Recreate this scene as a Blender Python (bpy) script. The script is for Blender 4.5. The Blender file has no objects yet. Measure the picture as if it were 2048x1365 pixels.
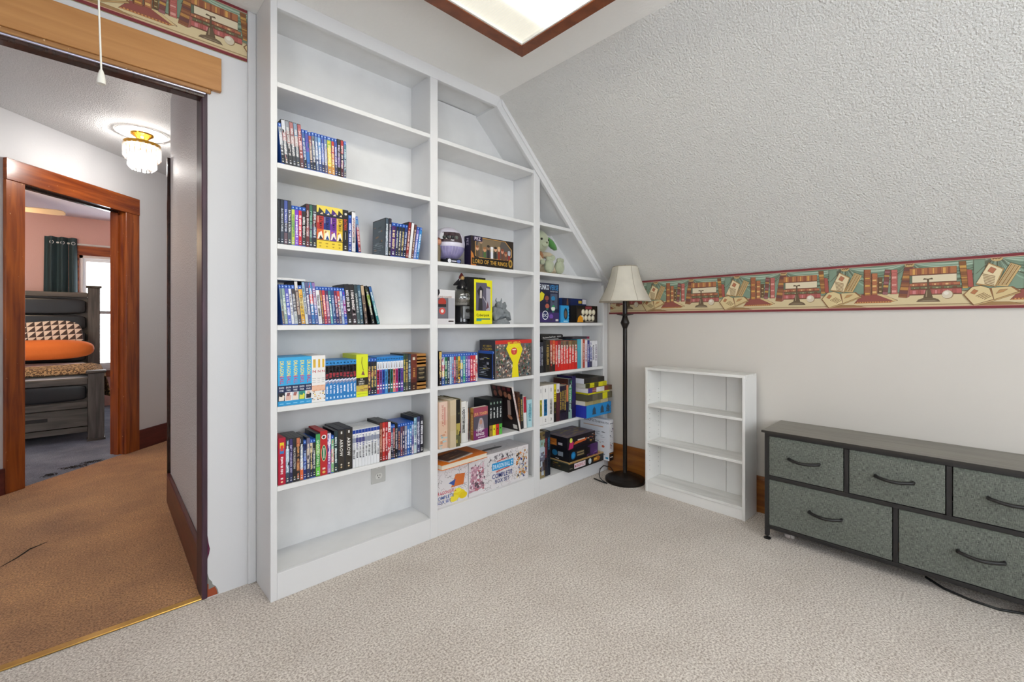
import bpy, bmesh, math, random
from mathutils import Vector, Matrix

SC = bpy.context.scene
COL = SC.collection

# ------------------------------------------------------------------ camera
cam = bpy.data.cameras.new('camera')
cam.sensor_width = 36.0
cam.lens = 889.0 / 2048.0 * 36.0
cam.shift_y = -37.5 / 2048.0
cam.clip_start = 0.02
cam_ob = bpy.data.objects.new('camera', cam)
cam_ob.location = (0, 0, 1.15)
cam_ob.rotation_euler = (math.radians(90), 0, math.atan2(931, 889) - math.pi / 2)
COL.objects.link(cam_ob)
SC.camera = cam_ob

# ------------------------------------------------------------------ sky, portals, exposure
SC.view_settings.view_transform = 'Standard'
SC.view_settings.look = 'None'
SC.view_settings.gamma = 1.0
SC.view_settings.use_curve_mapping = False
SC.view_settings.exposure = 0.33
SC.cycles.max_bounces = 8
SC.cycles.diffuse_bounces = 4
SC.cycles.glossy_bounces = 3
SC.cycles.use_adaptive_sampling = True
SC.cycles.adaptive_threshold = 0.04
SC.cycles.use_light_tree = False
SC.cycles.transparent_max_bounces = 12
SC.cycles.caustics_reflective = False
SC.cycles.caustics_refractive = False

world = bpy.data.worlds.new('sky')
world.use_nodes = True
SC.world = world
bg = world.node_tree.nodes['Background']
bg.inputs['Color'].default_value = (0.895, 0.95, 1.0, 1)
bg.inputs['Strength'].default_value = 6.6


def portal(name, loc, rot, sx, sy):
    """sampling portal in a window opening: it adds no light, it only guides the sky's rays"""
    li = bpy.data.lights.new(name, 'AREA')
    li.shape = 'RECTANGLE'
    li.size, li.size_y = sx, sy
    li.cycles.is_portal = True
    o = bpy.data.objects.new(name, li)
    o.location, o.rotation_euler = loc, rot
    COL.objects.link(o)


# window openings: (x or y range, z range)
WIN_FRONT_ADDED = (0.0, 2.0, 0.75, 2.2)       # unseen, added to light the room from behind the camera (y = -2.2)
WIN_LEFT_ADDED = (-1.75, -0.25, 0.75, 2.2)    # unseen opening added for even light, wall at x = -1.3
WIN_HALL_ADDED = (2.5, 3.4, 0.9, 2.1)           # unseen window added to brighten the landing, x = -1.35
WIN_BED = (-0.08, 0.72, 0.52, 2.05)     # bedroom, y = 8.3
portal('added_portal_front', (1.0, -2.26, 1.475), (math.radians(90), 0, 0), 2.0, 1.45)
portal('added_portal_left', (-1.36, -1.0, 1.475), (math.radians(90), 0, math.radians(-90)), 1.5, 1.45)
portal('added_portal_hall', (-1.42, 2.95, 1.5), (math.radians(90), 0, math.radians(-90)), 0.9, 1.2)
portal('daylight_portal_bedroom', (0.32, 8.42, 1.285), (math.radians(-90), 0, 0), 0.8, 1.53)

# ------------------------------------------------------------------ key dimensions (metres)
YF, YW = 1.997, 2.215            # bookcase face, wall behind it
XR, CZ = 2.96, 2.515             # knee wall, flat ceiling
XS = 1.80                        # where the ceiling starts to slope
KZ = 1.452                       # top of the knee wall
SLOPE = (KZ - CZ) / (XR - XS)


def slope_z(x):
    return CZ + SLOPE * (x - XS)


# ------------------------------------------------------------------ colour + material helpers
def lin(h):
    h = h.lstrip('#')
    if len(h) == 3:
        h = ''.join(c * 2 for c in h)
    out = []
    for i in (0, 2, 4):
        c = int(h[i:i + 2], 16) / 255.0
        out.append(c / 12.92 if c <= 0.04045 else ((c + 0.055) / 1.055) ** 2.4)
    return tuple(out)


MATS = {}


def mat(name, col='888888', rough=0.5, metal=0.0, spec=0.5, bump=None, vary=None, emit=None, coat=0.0, sheen=0.0, trans=0.0):
    """bump=(scale, strength, detail, distance), vary=(scale, amount, detail); both from noise in object space"""
    if name in MATS:
        return MATS[name]
    m = bpy.data.materials.new(name)
    m.use_nodes = True
    nt = m.node_tree
    b = nt.nodes['Principled BSDF']
    c = lin(col)
    b.inputs['Base Color'].default_value = (*c, 1)
    b.inputs['Roughness'].default_value = rough
    b.inputs['Metallic'].default_value = metal
    b.inputs['Specular IOR Level'].default_value = spec
    b.inputs['Coat Weight'].default_value = coat
    b.inputs['Sheen Weight'].default_value = sheen
    b.inputs['Transmission Weight'].default_value = trans
    if emit:
        b.inputs['Emission Color'].default_value = (*lin(emit[0]), 1)
        b.inputs['Emission Strength'].default_value = emit[1]
    tc = nt.nodes.new('ShaderNodeTexCoord') if (bump or vary) else None
    if vary:
        n = nt.nodes.new('ShaderNodeTexNoise')
        n.inputs['Scale'].default_value = vary[0]
        n.inputs['Detail'].default_value = vary[2] if len(vary) > 2 else 4
        nt.links.new(tc.outputs['Object'], n.inputs['Vector'])
        r = nt.nodes.new('ShaderNodeValToRGB')
        a = vary[1]
        r.color_ramp.elements[0].position = 0.3
        r.color_ramp.elements[1].position = 0.7
        r.color_ramp.elements[0].color = (*[max(0, x * (1 - a)) for x in c], 1)
        r.color_ramp.elements[1].color = (*[min(1, x * (1 + a)) for x in c], 1)
        nt.links.new(n.outputs['Fac'], r.inputs['Fac'])
        nt.links.new(r.outputs['Color'], b.inputs['Base Color'])
    if bump:
        n = nt.nodes.new('ShaderNodeTexNoise')
        n.inputs['Scale'].default_value = bump[0]
        n.inputs['Detail'].default_value = bump[2] if len(bump) > 2 else 3
        nt.links.new(tc.outputs['Object'], n.inputs['Vector'])
        bp = nt.nodes.new('ShaderNodeBump')
        bp.inputs['Strength'].default_value = bump[1]
        bp.inputs['Distance'].default_value = bump[3] if len(bump) > 3 else 0.01
        nt.links.new(n.outputs['Fac'], bp.inputs['Height'])
        nt.links.new(bp.outputs['Normal'], b.inputs['Normal'])
    MATS[name] = m
    return m


def wood(name, c0, c1, scale=(2, 40, 40), rough=0.35, wear=None, coat=0.0, contrast=(0.3, 0.7)):
    """grain: noise stretched along one axis; wear = (colour, threshold) chipped specks"""
    if name in MATS:
        return MATS[name]
    m = bpy.data.materials.new(name)
    m.use_nodes = True
    nt = m.node_tree
    b = nt.nodes['Principled BSDF']
    b.inputs['Roughness'].default_value = rough
    b.inputs['Coat Weight'].default_value = coat
    tc = nt.nodes.new('ShaderNodeTexCoord')
    mp = nt.nodes.new('ShaderNodeMapping')
    mp.inputs['Scale'].default_value = scale
    nt.links.new(tc.outputs['Object'], mp.inputs['Vector'])
    n = nt.nodes.new('ShaderNodeTexNoise')
    n.inputs['Scale'].default_value = 1.0
    n.inputs['Detail'].default_value = 6
    n.inputs['Distortion'].default_value = 0.6
    nt.links.new(mp.outputs['Vector'], n.inputs['Vector'])
    r = nt.nodes.new('ShaderNodeValToRGB')
    r.color_ramp.elements[0].position, r.color_ramp.elements[1].position = contrast
    r.color_ramp.elements[0].color = (*lin(c0), 1)
    r.color_ramp.elements[1].color = (*lin(c1), 1)
    nt.links.new(n.outputs['Fac'], r.inputs['Fac'])
    out = r.outputs['Color']
    if wear:
        n2 = nt.nodes.new('ShaderNodeTexNoise')
        n2.inputs['Scale'].default_value = 60
        n2.inputs['Detail'].default_value = 5
        nt.links.new(tc.outputs['Object'], n2.inputs['Vector'])
        g = nt.nodes.new('ShaderNodeMath')
        g.operation = 'GREATER_THAN'
        g.inputs[1].default_value = wear[1]
        nt.links.new(n2.outputs['Fac'], g.inputs[0])
        mx = nt.nodes.new('ShaderNodeMix')
        mx.data_type = 'RGBA'
        nt.links.new(g.outputs[0], mx.inputs['Factor'])
        nt.links.new(out, mx.inputs[6])
        mx.inputs[7].default_value = (*lin(wear[0]), 1)
        out = mx.outputs[2]
    nt.links.new(out, b.inputs['Base Color'])
    bp = nt.nodes.new('ShaderNodeBump')
    bp.inputs['Strength'].default_value = 0.12
    bp.inputs['Distance'].default_value = 0.003
    nt.links.new(n.outputs['Fac'], bp.inputs['Height'])
    nt.links.new(bp.outputs['Normal'], b.inputs['Normal'])
    MATS[name] = m
    return m


def carpet(name, c_lo, c_hi, patch_lo, patch_hi, patch_scale):
    """cut pile: fine two-tone speckle over broad patches of wear, with pile relief"""
    m = bpy.data.materials.new(name)
    m.use_nodes = True
    nt = m.node_tree
    b = nt.nodes['Principled BSDF']
    b.inputs['Roughness'].default_value = 0.95
    b.inputs['Specular IOR Level'].default_value = 0.1
    b.inputs['Sheen Weight'].default_value = 0.15
    tc = nt.nodes.new('ShaderNodeTexCoord')

    def noise(scale, detail, rough=0.6):
        n = nt.nodes.new('ShaderNodeTexNoise')
        n.inputs['Scale'].default_value = scale
        n.inputs['Detail'].default_value = detail
        n.inputs['Roughness'].default_value = rough
        nt.links.new(tc.outputs['Object'], n.inputs['Vector'])
        return n

    def ramp(n, p0, p1, a, z):
        r = nt.nodes.new('ShaderNodeValToRGB')
        r.color_ramp.elements[0].position, r.color_ramp.elements[1].position = p0, p1
        r.color_ramp.elements[0].color = (*lin(a), 1)
        r.color_ramp.elements[1].color = (*lin(z), 1)
        nt.links.new(n.outputs['Fac'], r.inputs['Fac'])
        return r
    fine = noise(135, 4, 0.7)
    r1 = ramp(fine, 0.36, 0.60, c_lo, c_hi)
    big = noise(patch_scale, 5, 0.65)
    r2 = ramp(big, 0.32, 0.68, patch_lo, patch_hi)
    mx = nt.nodes.new('ShaderNodeMix')
    mx.data_type = 'RGBA'
    mx.blend_type = 'MULTIPLY'
    mx.inputs['Factor'].default_value = 1.0
    nt.links.new(r1.outputs['Color'], mx.inputs[6])
    nt.links.new(r2.outputs['Color'], mx.inputs[7])
    nt.links.new(mx.outputs[2], b.inputs['Base Color'])
    bp = nt.nodes.new('ShaderNodeBump')
    bp.inputs['Strength'].default_value = 0.8
    bp.inputs['Distance'].default_value = 0.008
    nt.links.new(fine.outputs['Fac'], bp.inputs['Height'])
    nt.links.new(bp.outputs['Normal'], b.inputs['Normal'])
    MATS[name] = m
    return m


def print_material(name, rough, coat=0.0):
    """printed paper: colour carried by the mesh's own colour attribute"""
    m = bpy.data.materials.new(name)
    m.use_nodes = True
    nt = m.node_tree
    a = nt.nodes.new('ShaderNodeAttribute')
    a.attribute_name = 'ink'
    b = nt.nodes['Principled BSDF']
    b.inputs['Roughness'].default_value = rough
    b.inputs['Specular IOR Level'].default_value = 0.35
    nt.links.new(a.outputs['Color'], b.inputs['Base Color'])
    MATS[name] = m
    return m


PRINT = print_material('printed_sleeve', 0.35)
PAPERPRINT = print_material('printed_paper', 0.75)


# ------------------------------------------------------------------ mesh builder
class MB:
    def __init__(self):
        self.v, self.f = [], []

    def add(self, verts, faces):
        n = len(self.v)
        self.v += [tuple(p) for p in verts]
        self.f += [tuple(i + n for i in f) for f in faces]
        return self

    def box(self, x0, y0, z0, x1, y1, z1):
        return self.add([(x0, y0, z0), (x1, y0, z0), (x1, y1, z0), (x0, y1, z0), (x0, y0, z1), (x1, y0, z1), (x1, y1, z1), (x0, y1, z1)],
                        [(0, 3, 2, 1), (4, 5, 6, 7), (0, 1, 5, 4), (1, 2, 6, 5), (2, 3, 7, 6), (3, 0, 4, 7)])

    def prism(self, pts, axis, a, b):
        """pts: 2-D outline in the two other axes (xyz order), extruded along axis from a to b"""
        def P(p, t):
            q = list(p)
            q.insert('xyz'.index(axis), t)
            return q
        n = len(pts)
        area = sum(pts[i][0] * pts[(i + 1) % n][1] - pts[(i + 1) % n][0] * pts[i][1] for i in range(n))
        if (area > 0) == (axis == 'y'):
            pts = pts[::-1]
        vs = [P(p, a) for p in pts] + [P(p, b) for p in pts]
        fs = [tuple(range(n))[::-1], tuple(range(n, 2 * n))]
        fs += [(i, (i + 1) % n, n + (i + 1) % n, n + i) for i in range(n)]
        return self.add(vs, fs)

    def lathe(self, prof, n=24, cx=0, cy=0, z0=0, close=True, phase=0.0, wob=None):
        """prof: [(r, z)] from bottom to top"""
        vs, fs = [], []
        for k, (r, z) in enumerate(prof):
            for i in range(n):
                a = 2 * math.pi * i / n + phase
                rr = r * (wob(a, k) if wob else 1)
                vs.append((cx + rr * math.cos(a), cy + rr * math.sin(a), z0 + z))
        for k in range(len(prof) - 1):
            for i in range(n):
                j = (i + 1) % n
                fs.append((k * n + i, k * n + j, (k + 1) * n + j, (k + 1) * n + i))
        if close:
            fs.append(tuple(range(n))[::-1])
            fs.append(tuple(range((len(prof) - 1) * n, len(prof) * n)))
        return self.add(vs, fs)

    def tube(self, path, r, n=8, taper=None):
        P = [Vector(p) for p in path]
        vs, fs = [], []
        up = None
        for i, p in enumerate(P):
            t = (P[min(i + 1, len(P) - 1)] - P[max(i - 1, 0)]).normalized()
            if up is None:
                up = Vector((0, 0, 1)) if abs(t.z) < 0.9 else Vector((1, 0, 0))
            s = t.cross(up).normalized()
            u = s.cross(t).normalized()
            up = u
            rr = r if taper is None else r * taper[i]
            for k in range(n):
                a = 2 * math.pi * k / n
                vs.append(p + s * (rr * math.cos(a)) + u * (rr * math.sin(a)))
        for i in range(len(P) - 1):
            for k in range(n):
                j = (k + 1) % n
                fs.append((i * n + k, i * n + j, (i + 1) * n + j, (i + 1) * n + k))
        fs.append(tuple(range(n))[::-1])
        fs.append(tuple(range((len(P) - 1) * n, len(P) * n)))
        return self.add(vs, fs)

    def ball(self, c, r, n=16, m=10, sq=(1, 1, 1)):
        prof = [(math.sin(math.pi * k / m), -math.cos(math.pi * k / m)) for k in range(m + 1)]
        vs, fs = [], []
        for (a, z) in prof[1:-1]:
            for i in range(n):
                t = 2 * math.pi * i / n
                vs.append((c[0] + r * sq[0] * a * math.cos(t), c[1] + r * sq[1] * a * math.sin(t), c[2] + r * sq[2] * z))
        for k in range(m - 2):
            for i in range(n):
                j = (i + 1) % n
                fs.append((k * n + i, k * n + j, (k + 1) * n + j, (k + 1) * n + i))
        b = len(vs)
        vs += [(c[0], c[1], c[2] - r * sq[2]), (c[0], c[1], c[2] + r * sq[2])]
        for i in range(n):
            j = (i + 1) % n
            fs.append((b, j, i))
            fs.append((b + 1, (m - 2) * n + i, (m - 2) * n + j))
        return self.add(vs, fs)

    def cushion(self, x0, y0, z0, x1, y1, z1, puff=0.5, n=10, pw=3.0):
        """a padded block: superellipsoid-like"""
        c = [(x0 + x1) / 2, (y0 + y1) / 2, (z0 + z1) / 2]
        h = [(x1 - x0) / 2, (y1 - y0) / 2, (z1 - z0) / 2]
        e = puff

        def sp(v):
            return math.copysign(abs(v) ** e, v)
        N, M = 4 * n, 2 * n
        vs, fs = [], []
        for k in range(1, M):
            ph = -math.pi / 2 + math.pi * k / M
            for i in range(N):
                t = 2 * math.pi * i / N
                vs.append((c[0] + h[0] * sp(math.cos(ph)) * sp(math.cos(t)), c[1] + h[1] * sp(math.cos(ph)) * sp(math.sin(t)), c[2] + h[2] * sp(math.sin(ph))))
        for k in range(M - 2):
            for i in range(N):
                j = (i + 1) % N
                fs.append((k * N + i, k * N + j, (k + 1) * N + j, (k + 1) * N + i))
        fs.append(tuple(range(N))[::-1])
        fs.append(tuple(range((M - 2) * N, (M - 1) * N)))
        return self.add(vs, fs)

    def build(self, name, material, parent=None, bevel=0.0, smooth=None, seg=1):
        me = bpy.data.meshes.new(name)
        me.from_pydata(self.v, [], self.f)
        bm = bmesh.new()
        bm.from_mesh(me)
        bmesh.ops.recalc_face_normals(bm, faces=bm.faces)
        if bevel:
            bmesh.ops.bevel(bm, geom=[e for e in bm.edges if len(e.link_faces) == 2 and e.calc_face_angle(0) > 0.5], offset=bevel, segments=seg, affect='EDGES', profile=0.7)
        bm.to_mesh(me)
        bm.free()
        if smooth is not None:
            me.polygons.foreach_set('use_smooth', [True] * len(me.polygons))
            me.set_sharp_from_angle(angle=math.radians(smooth))
        if isinstance(material, str):
            material = MATS[material]
        me.materials.append(material)
        me.update()
        o = bpy.data.objects.new(name, me)
        COL.objects.link(o)
        if parent is not None:
            o.parent = parent
        return o


def tag(o, label=None, cat=None, group=None, kind=None):
    if label:
        o['label'] = label
    if cat:
        o['category'] = cat
    if group:
        o['group'] = group
    if kind:
        o['kind'] = kind
    return o


def thing(name, label, cat, loc=(0, 0, 0), rot=(0, 0, 0), group=None):
    o = bpy.data.objects.new(name, None)
    o.empty_display_size = 0.05
    o.location, o.rotation_euler = loc, rot
    COL.objects.link(o)
    return tag(o, label, cat, group)


def struct(name, mb, m, parent=None, **kw):
    o = mb.build(name, m, parent, **kw)
    if parent is None:
        o['kind'] = 'structure'
    return o


def box(name, m, parent, x0, y0, z0, x1, y1, z1, bevel=0.0):
    return MB().box(x0, y0, z0, x1, y1, z1).build(name, m, parent, bevel=bevel)


# ------------------------------------------------------------------ flat print: coloured polygons and lettering
GLYPH = {}


def load_glyphs():
    chars = 'ABCDEFGHIJKLMNOPQRSTUVWXYZ0123456789&!\'.-abcdefghijklmnopqrstuvwxyz'
    made = []
    for ch in chars:
        cu = bpy.data.curves.new('glyph', 'FONT')
        cu.body = ch
        cu.size = 1.0
        cu.resolution_u = 2
        cu.offset = 0.014
        o = bpy.data.objects.new('glyph', cu)
        COL.objects.link(o)
        made.append((ch, o, cu))
    dg = bpy.context.evaluated_depsgraph_get()
    for ch, o, cu in made:
        me = bpy.data.meshes.new_from_object(o.evaluated_get(dg))
        vs = [(v.co.x, v.co.y) for v in me.vertices]
        fs = [tuple(p.vertices) for p in me.polygons]
        x0, x1 = min(v[0] for v in vs), max(v[0] for v in vs)
        GLYPH[ch] = ([(v[0] - x0, v[1]) for v in vs], fs, x1 - x0 + 0.09)
        bpy.data.meshes.remove(me)
    for ch, o, cu in made:
        bpy.data.objects.remove(o)
        bpy.data.curves.remove(cu)


load_glyphs()


class Canvas:
    """2-D print in metres; each call lies a hair above the one before"""
    def __init__(self, w, h, eps=4e-5, start=3e-4):
        self.w, self.h, self.eps, self.z = w, h, eps, start
        self.v, self.f, self.c = [], [], []

    def poly(self, pts, col, up=True):
        if up:
            self.z += self.eps
        n = len(self.v)
        a = sum(pts[i][0] * pts[(i + 1) % len(pts)][1] - pts[(i + 1) % len(pts)][0] * pts[i][1] for i in range(len(pts)))
        if a < 0:
            pts = pts[::-1]
        self.v += [(p[0], p[1], self.z) for p in pts]
        self.f.append(tuple(range(n, n + len(pts))))
        self.c.append(lin(col) if isinstance(col, str) else col)
        return self

    def rect(self, x0, y0, x1, y1, col, up=True):
        return self.poly([(x0, y0), (x1, y0), (x1, y1), (x0, y1)], col, up)

    def disc(self, x, y, rx, col, ry=None, n=14, rot=0.0, up=True):
        ry = ry or rx
        ps = []
        for i in range(n):
            a = 2 * math.pi * i / n
            u, v = rx * math.cos(a), ry * math.sin(a)
            ps.append((x + u * math.cos(rot) - v * math.sin(rot), y + u * math.sin(rot) + v * math.cos(rot)))
        return self.poly(ps, col, up)

    def line(self, pts, wd, col):
        self.z += self.eps
        for (a, b) in zip(pts[:-1], pts[1:]):
            dx, dy = b[0] - a[0], b[1] - a[1]
            L = math.hypot(dx, dy) or 1
            nx, ny = -dy / L * wd / 2, dx / L * wd / 2
            self.poly([(a[0] + nx, a[1] + ny), (a[0] - nx, a[1] - ny), (b[0] - nx, b[1] - ny), (b[0] + nx, b[1] + ny)], col, up=False)
        return self

    def text(self, s, x, y, size, col, rot=0.0, fit=None, squeeze=1.0):
        """centred on (x, y); size = capital height; fit = longest run allowed"""
        k = size / 0.72
        run = sum(GLYPH[c][2] if c in GLYPH else 0.3 for c in s) - 0.09
        sx = k * squeeze
        if fit and run * sx > fit:
            sx = fit / run
        self.z += self.eps
        cr, sr = math.cos(rot), math.sin(rot)
        cx = -run * sx / 2
        col = lin(col)
        for ch in s:
            if ch not in GLYPH:
                cx += 0.3 * sx
                continue
            vs, fs, adv = GLYPH[ch]
            n = len(self.v)
            for (a, b) in vs:
                u, v = cx + a * sx, (b - 0.36) * k
                self.v.append((x + u * cr - v * sr, y + u * sr + v * cr, self.z))
            for f in fs:
                self.f.append(tuple(i + n for i in f))
                self.c.append(col)
            cx += adv * sx
        return self

    def build(self, name, parent, origin, U, V, material=None):
        U, V, O = Vector(U).normalized(), Vector(V).normalized(), Vector(origin)
        N = U.cross(V)
        me = bpy.data.meshes.new(name)
        me.from_pydata([O + U * a + V * b + N * c for a, b, c in self.v], [], self.f)
        at = me.attributes.new('ink', 'FLOAT_COLOR', 'FACE')
        at.data.foreach_set('color', [t for c in self.c for t in (c[0], c[1], c[2], 1.0)])
        me.materials.append(material or PRINT)
        me.update()
        o = bpy.data.objects.new(name, me)
        COL.objects.link(o)
        o.parent = parent
        return o


FRONT = ((1, 0, 0), (0, 0, 1))     # print facing -y
SIDE = ((0, -1, 0), (0, 0, 1))     # print facing -x
TOP = ((1, 0, 0), (0, 1, 0))       # print facing +z
# ================================================================== materials
mat('wall_paint', 'd8d8da', 0.6, vary=(1.3, 0.02), bump=(60, 0.05, 4, 0.004))
mat('wall_warm', 'd2ccc4', 0.65, vary=(1.1, 0.025), bump=(50, 0.06, 4, 0.004))
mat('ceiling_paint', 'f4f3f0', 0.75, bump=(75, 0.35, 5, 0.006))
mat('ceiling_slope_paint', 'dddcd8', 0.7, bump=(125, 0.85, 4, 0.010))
mat('hall_gloss', 'd6d6d6', 0.45, bump=(130, 1.0, 4, 0.012))
mat('hall_paint', 'dcdcde', 0.6, bump=(70, 0.2, 4, 0.005))
mat('bed_wall', 'd2a69c', 0.45, bump=(90, 0.4, 4, 0.006))
mat('bed_ceiling', 'd8d4e2', 0.7, bump=(70, 0.3, 4, 0.006))
mat('white_enamel', 'dfdfe0', 0.42, vary=(2.5, 0.02), bump=(18, 0.03, 4, 0.004))
mat('shelf_enamel', 'e2e2e2', 0.45, vary=(9, 0.035, 6), bump=(25, 0.04, 4, 0.004))
mat('white_laminate', 'e8e7e4', 0.35, vary=(6, 0.02))
wood('white_grain', 'd6d5d1', 'ecebe8', scale=(30, 3, 30), rough=0.45, contrast=(0.25, 0.6))
wood('header_oak', 'a8713c', 'c8935a', scale=(2.2, 30, 34), rough=0.42, contrast=(0.2, 0.8))
wood('header_edge', '8a5a30', 'b58550', scale=(3, 30, 60), rough=0.4, wear=('d9b98a', 0.66))
wood('dark_jamb', '22140f', '45241a', scale=(30, 30, 3), rough=0.22, coat=0.3)
wood('jamb_purple', '2a1b28', '4a2a3a', scale=(30, 30, 3), rough=0.45)
wood('hall_casing', '68280d', 'a8581e', scale=(26, 26, 2.2), rough=0.28, coat=0.25, wear=('c99a6a', 0.725))
wood('hall_casing_flat', '66260c', 'a4521c', scale=(2.2, 2.2, 26), rough=0.25, coat=0.3, wear=('c99a6a', 0.735))
wood('hall_baseboard', '45191a', '6a2f2a', scale=(3, 3, 26), rough=0.35, wear=('a08080', 0.74))
wood('baseboard_oak', '6e3a10', 'a5672a', scale=(26, 2.5, 26), rough=0.35)
wood('light_frame_wood', '6a3418', '8a4a26', scale=(14, 14, 14), rough=0.4)
mat('bare_wood', '9a4a2a', 0.6, vary=(40, 0.2))
mat('brass_strip', 'caa25a', 0.3, metal=1.0, vary=(8, 0.2))
mat('brass', 'd9a03c', 0.2, metal=1.0)
carpet('carpet_room', 'ab9b8e', 'fff7ee', 'efedeb', 'ffffff', 3.0)
carpet('carpet_hall', '8f6c50', 'e6be96', 'd0bcae', 'ffead0', 2.4)
carpet('carpet_bedroom', '5f6878', '98a2b2', 'b8b8c0', 'ffffff', 3.0)


def glass(name, tint='ffffff', clear=0.93, rough=0.02):
    m = bpy.data.materials.new(name)
    m.use_nodes = True
    nt = m.node_tree
    nt.nodes.remove(nt.nodes['Principled BSDF'])
    t = nt.nodes.new('ShaderNodeBsdfTransparent')
    t.inputs['Color'].default_value = (*lin(tint), 1)
    g = nt.nodes.new('ShaderNodeBsdfGlossy')
    g.inputs['Roughness'].default_value = rough
    mx = nt.nodes.new('ShaderNodeMixShader')
    mx.inputs[0].default_value = 1 - clear
    nt.links.new(t.outputs[0], mx.inputs[1])
    nt.links.new(g.outputs[0], mx.inputs[2])
    nt.links.new(mx.outputs[0], nt.nodes['Material Output'].inputs['Surface'])
    MATS[name] = m
    return m


glass('window_glass')
glass('clear_plastic', 'f4f6f8', 0.86, 0.06)

# ================================================================== the room shell
struct('floor', MB().box(-1.3, -2.2, -0.06, XR, YW + 0.025, 0.0), 'carpet_room')
struct('floor_hall', MB().prism([(-1.4, YW + 0.025), (1.6, YW + 0.025), (1.6, 6.52), (-1.4, 3.52)], 'z', -0.06, 0.0), 'carpet_hall')
struct('floor_bedroom', MB().prism([(-2.8, 2.15), (-1.4, 3.52), (1.6, 6.52), (1.8, 6.6), (1.8, 8.4), (-2.8, 8.4)], 'z', -0.06, 0.0), 'carpet_bedroom')

DX0, DX1, DZ = -0.56, 0.353, 2.14      # doorway in the bookcase wall
w = MB()
w.prism([(-1.3, 0), (DX0, 0), (DX0, DZ), (DX1, DZ), (DX1, 0), (XR + 0.1, 0), (XR + 0.1, 2.6), (-1.3, 2.6)], 'y', YW, YW + 0.11)
struct('wall_back', w, 'wall_paint')
struct('wall_right', MB().box(XR, -2.3, 0, XR + 0.1, YW, 1.6), 'wall_warm')
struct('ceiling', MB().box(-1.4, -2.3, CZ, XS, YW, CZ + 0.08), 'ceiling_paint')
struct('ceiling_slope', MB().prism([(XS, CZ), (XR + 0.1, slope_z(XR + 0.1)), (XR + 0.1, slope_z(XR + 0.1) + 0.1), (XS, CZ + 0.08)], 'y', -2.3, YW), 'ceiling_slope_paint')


def holed_wall(name, axis, a0, a1, p0, p1, hole, m, zt=2.6):
    """wall along an axis with one rectangular window opening"""
    h0, h1, z0, z1 = hole
    b = MB()

    def add(u0, u1, za, zb):
        if axis == 'x':
            b.box(u0, p0, za, u1, p1, zb)
        else:
            b.box(p0, u0, za, p1, u1, zb)
    add(a0, h0, 0, zt)
    add(h1, a1, 0, zt)
    add(h0, h1, 0, z0)
    add(h0, h1, z1, zt)
    return struct(name, b, m)


holed_wall('wall_front', 'x', -1.4, XR + 0.1, -2.3, -2.2, WIN_FRONT_ADDED, 'wall_paint')
holed_wall('wall_left', 'y', -2.2, YW, -1.4, -1.3, WIN_LEFT_ADDED, 'wall_paint')


def window(name, axis, hole, p0, p1, m, inward):
    """frame, two sashes, panes and sill in a wall opening"""
    h0, h1, z0, z1 = hole

    def bx(u0, u1, q0, q1, za, zb):
        return MB().box(u0, q0, za, u1, q1, zb) if axis == 'x' else MB().box(q0, u0, za, q1, u1, zb)
    root = bx(h0, h0 + 0.035, p0, p1, z0, z1)
    for a in ((h1 - 0.035, h1, z0, z1), (h0, h1, z0, z0 + 0.03), (h0, h1, z1 - 0.035, z1)):
        root.add(*(lambda b: (b.v, b.f))(bx(a[0], a[1], p0, p1, a[2], a[3])))
    r = struct(name, root, m)
    mid = (z0 + z1) / 2
    pc = (p0 + p1) / 2
    for k, (za, zb) in enumerate(((z0 + 0.03, mid + 0.02), (mid - 0.02, z1 - 0.035))):
        q = pc + (0.012 if k else -0.012)
        s = MB()
        for (u0, u1, a, b) in ((h0 + 0.035, h0 + 0.07, za, zb), (h1 - 0.07, h1 - 0.035, za, zb), (h0 + 0.07, h1 - 0.07, za, za + 0.04), (h0 + 0.07, h1 - 0.07, zb - 0.04, zb)):
            t = bx(u0, u1, q - 0.011, q + 0.011, a, b)
            s.add(t.v, t.f)
        sash = s.build('sash', m, r)
        g = bx(h0 + 0.07, h1 - 0.07, q - 0.002, q + 0.002, za + 0.04, zb - 0.04)
        g.build('pane', 'window_glass', sash)
    e = p1 if inward > 0 else p0
    bx(h0 - 0.04, h1 + 0.04, min(e, e + inward * 0.05), max(e, e + inward * 0.05), z0 - 0.03, z0).build('sill', m, r)
    return r


window('added_window_1', 'x', WIN_FRONT_ADDED, -2.3, -2.2, 'white_enamel', 1)  # added window, out of view, lets in fill daylight
window('added_window_2', 'y', WIN_LEFT_ADDED, -1.4, -1.3, 'white_enamel', 1)  # also added out of view, for light on knee wall and bookcase

# doorway: tan header board, dark jambs and head, purple-stained edge, bare wood where the paint has chipped
h = struct('trim_1', MB().prism([(DX0 - 0.06, 2.118), (0.407, 2.118), (0.407, 2.258), (DX0 - 0.06, 2.258)], 'y', YW - 0.022, YW), 'header_oak', bevel=0.002)
MB().prism([(DX0 - 0.06, 2.100), (0.372, 2.100), (0.372, 2.120), (DX0 - 0.06, 2.120)], 'y', YW - 0.014, YW).build('lower_edge', 'header_edge', h, bevel=0.003)
j = struct('trim_2', MB().box(DX0, YW - 0.006, 2.078, DX1, YW + 0.045, 2.14), 'dark_jamb', bevel=0.004, smooth=40)
MB().tube([(DX0, YW - 0.008, 2.096), (DX1, YW - 0.008, 2.096)], 0.006, 8).build('track', mat('track_metal', 'b8b8cc', 0.25, metal=1.0), j, smooth=60)
struct('trim_3', MB().box(DX1 - 0.012, YW - 0.004, 0, DX1 + 0.008, YW + 0.116, 2.12), 'jamb_purple', bevel=0.003)
ch = Canvas(0.2, 0.3)
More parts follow.
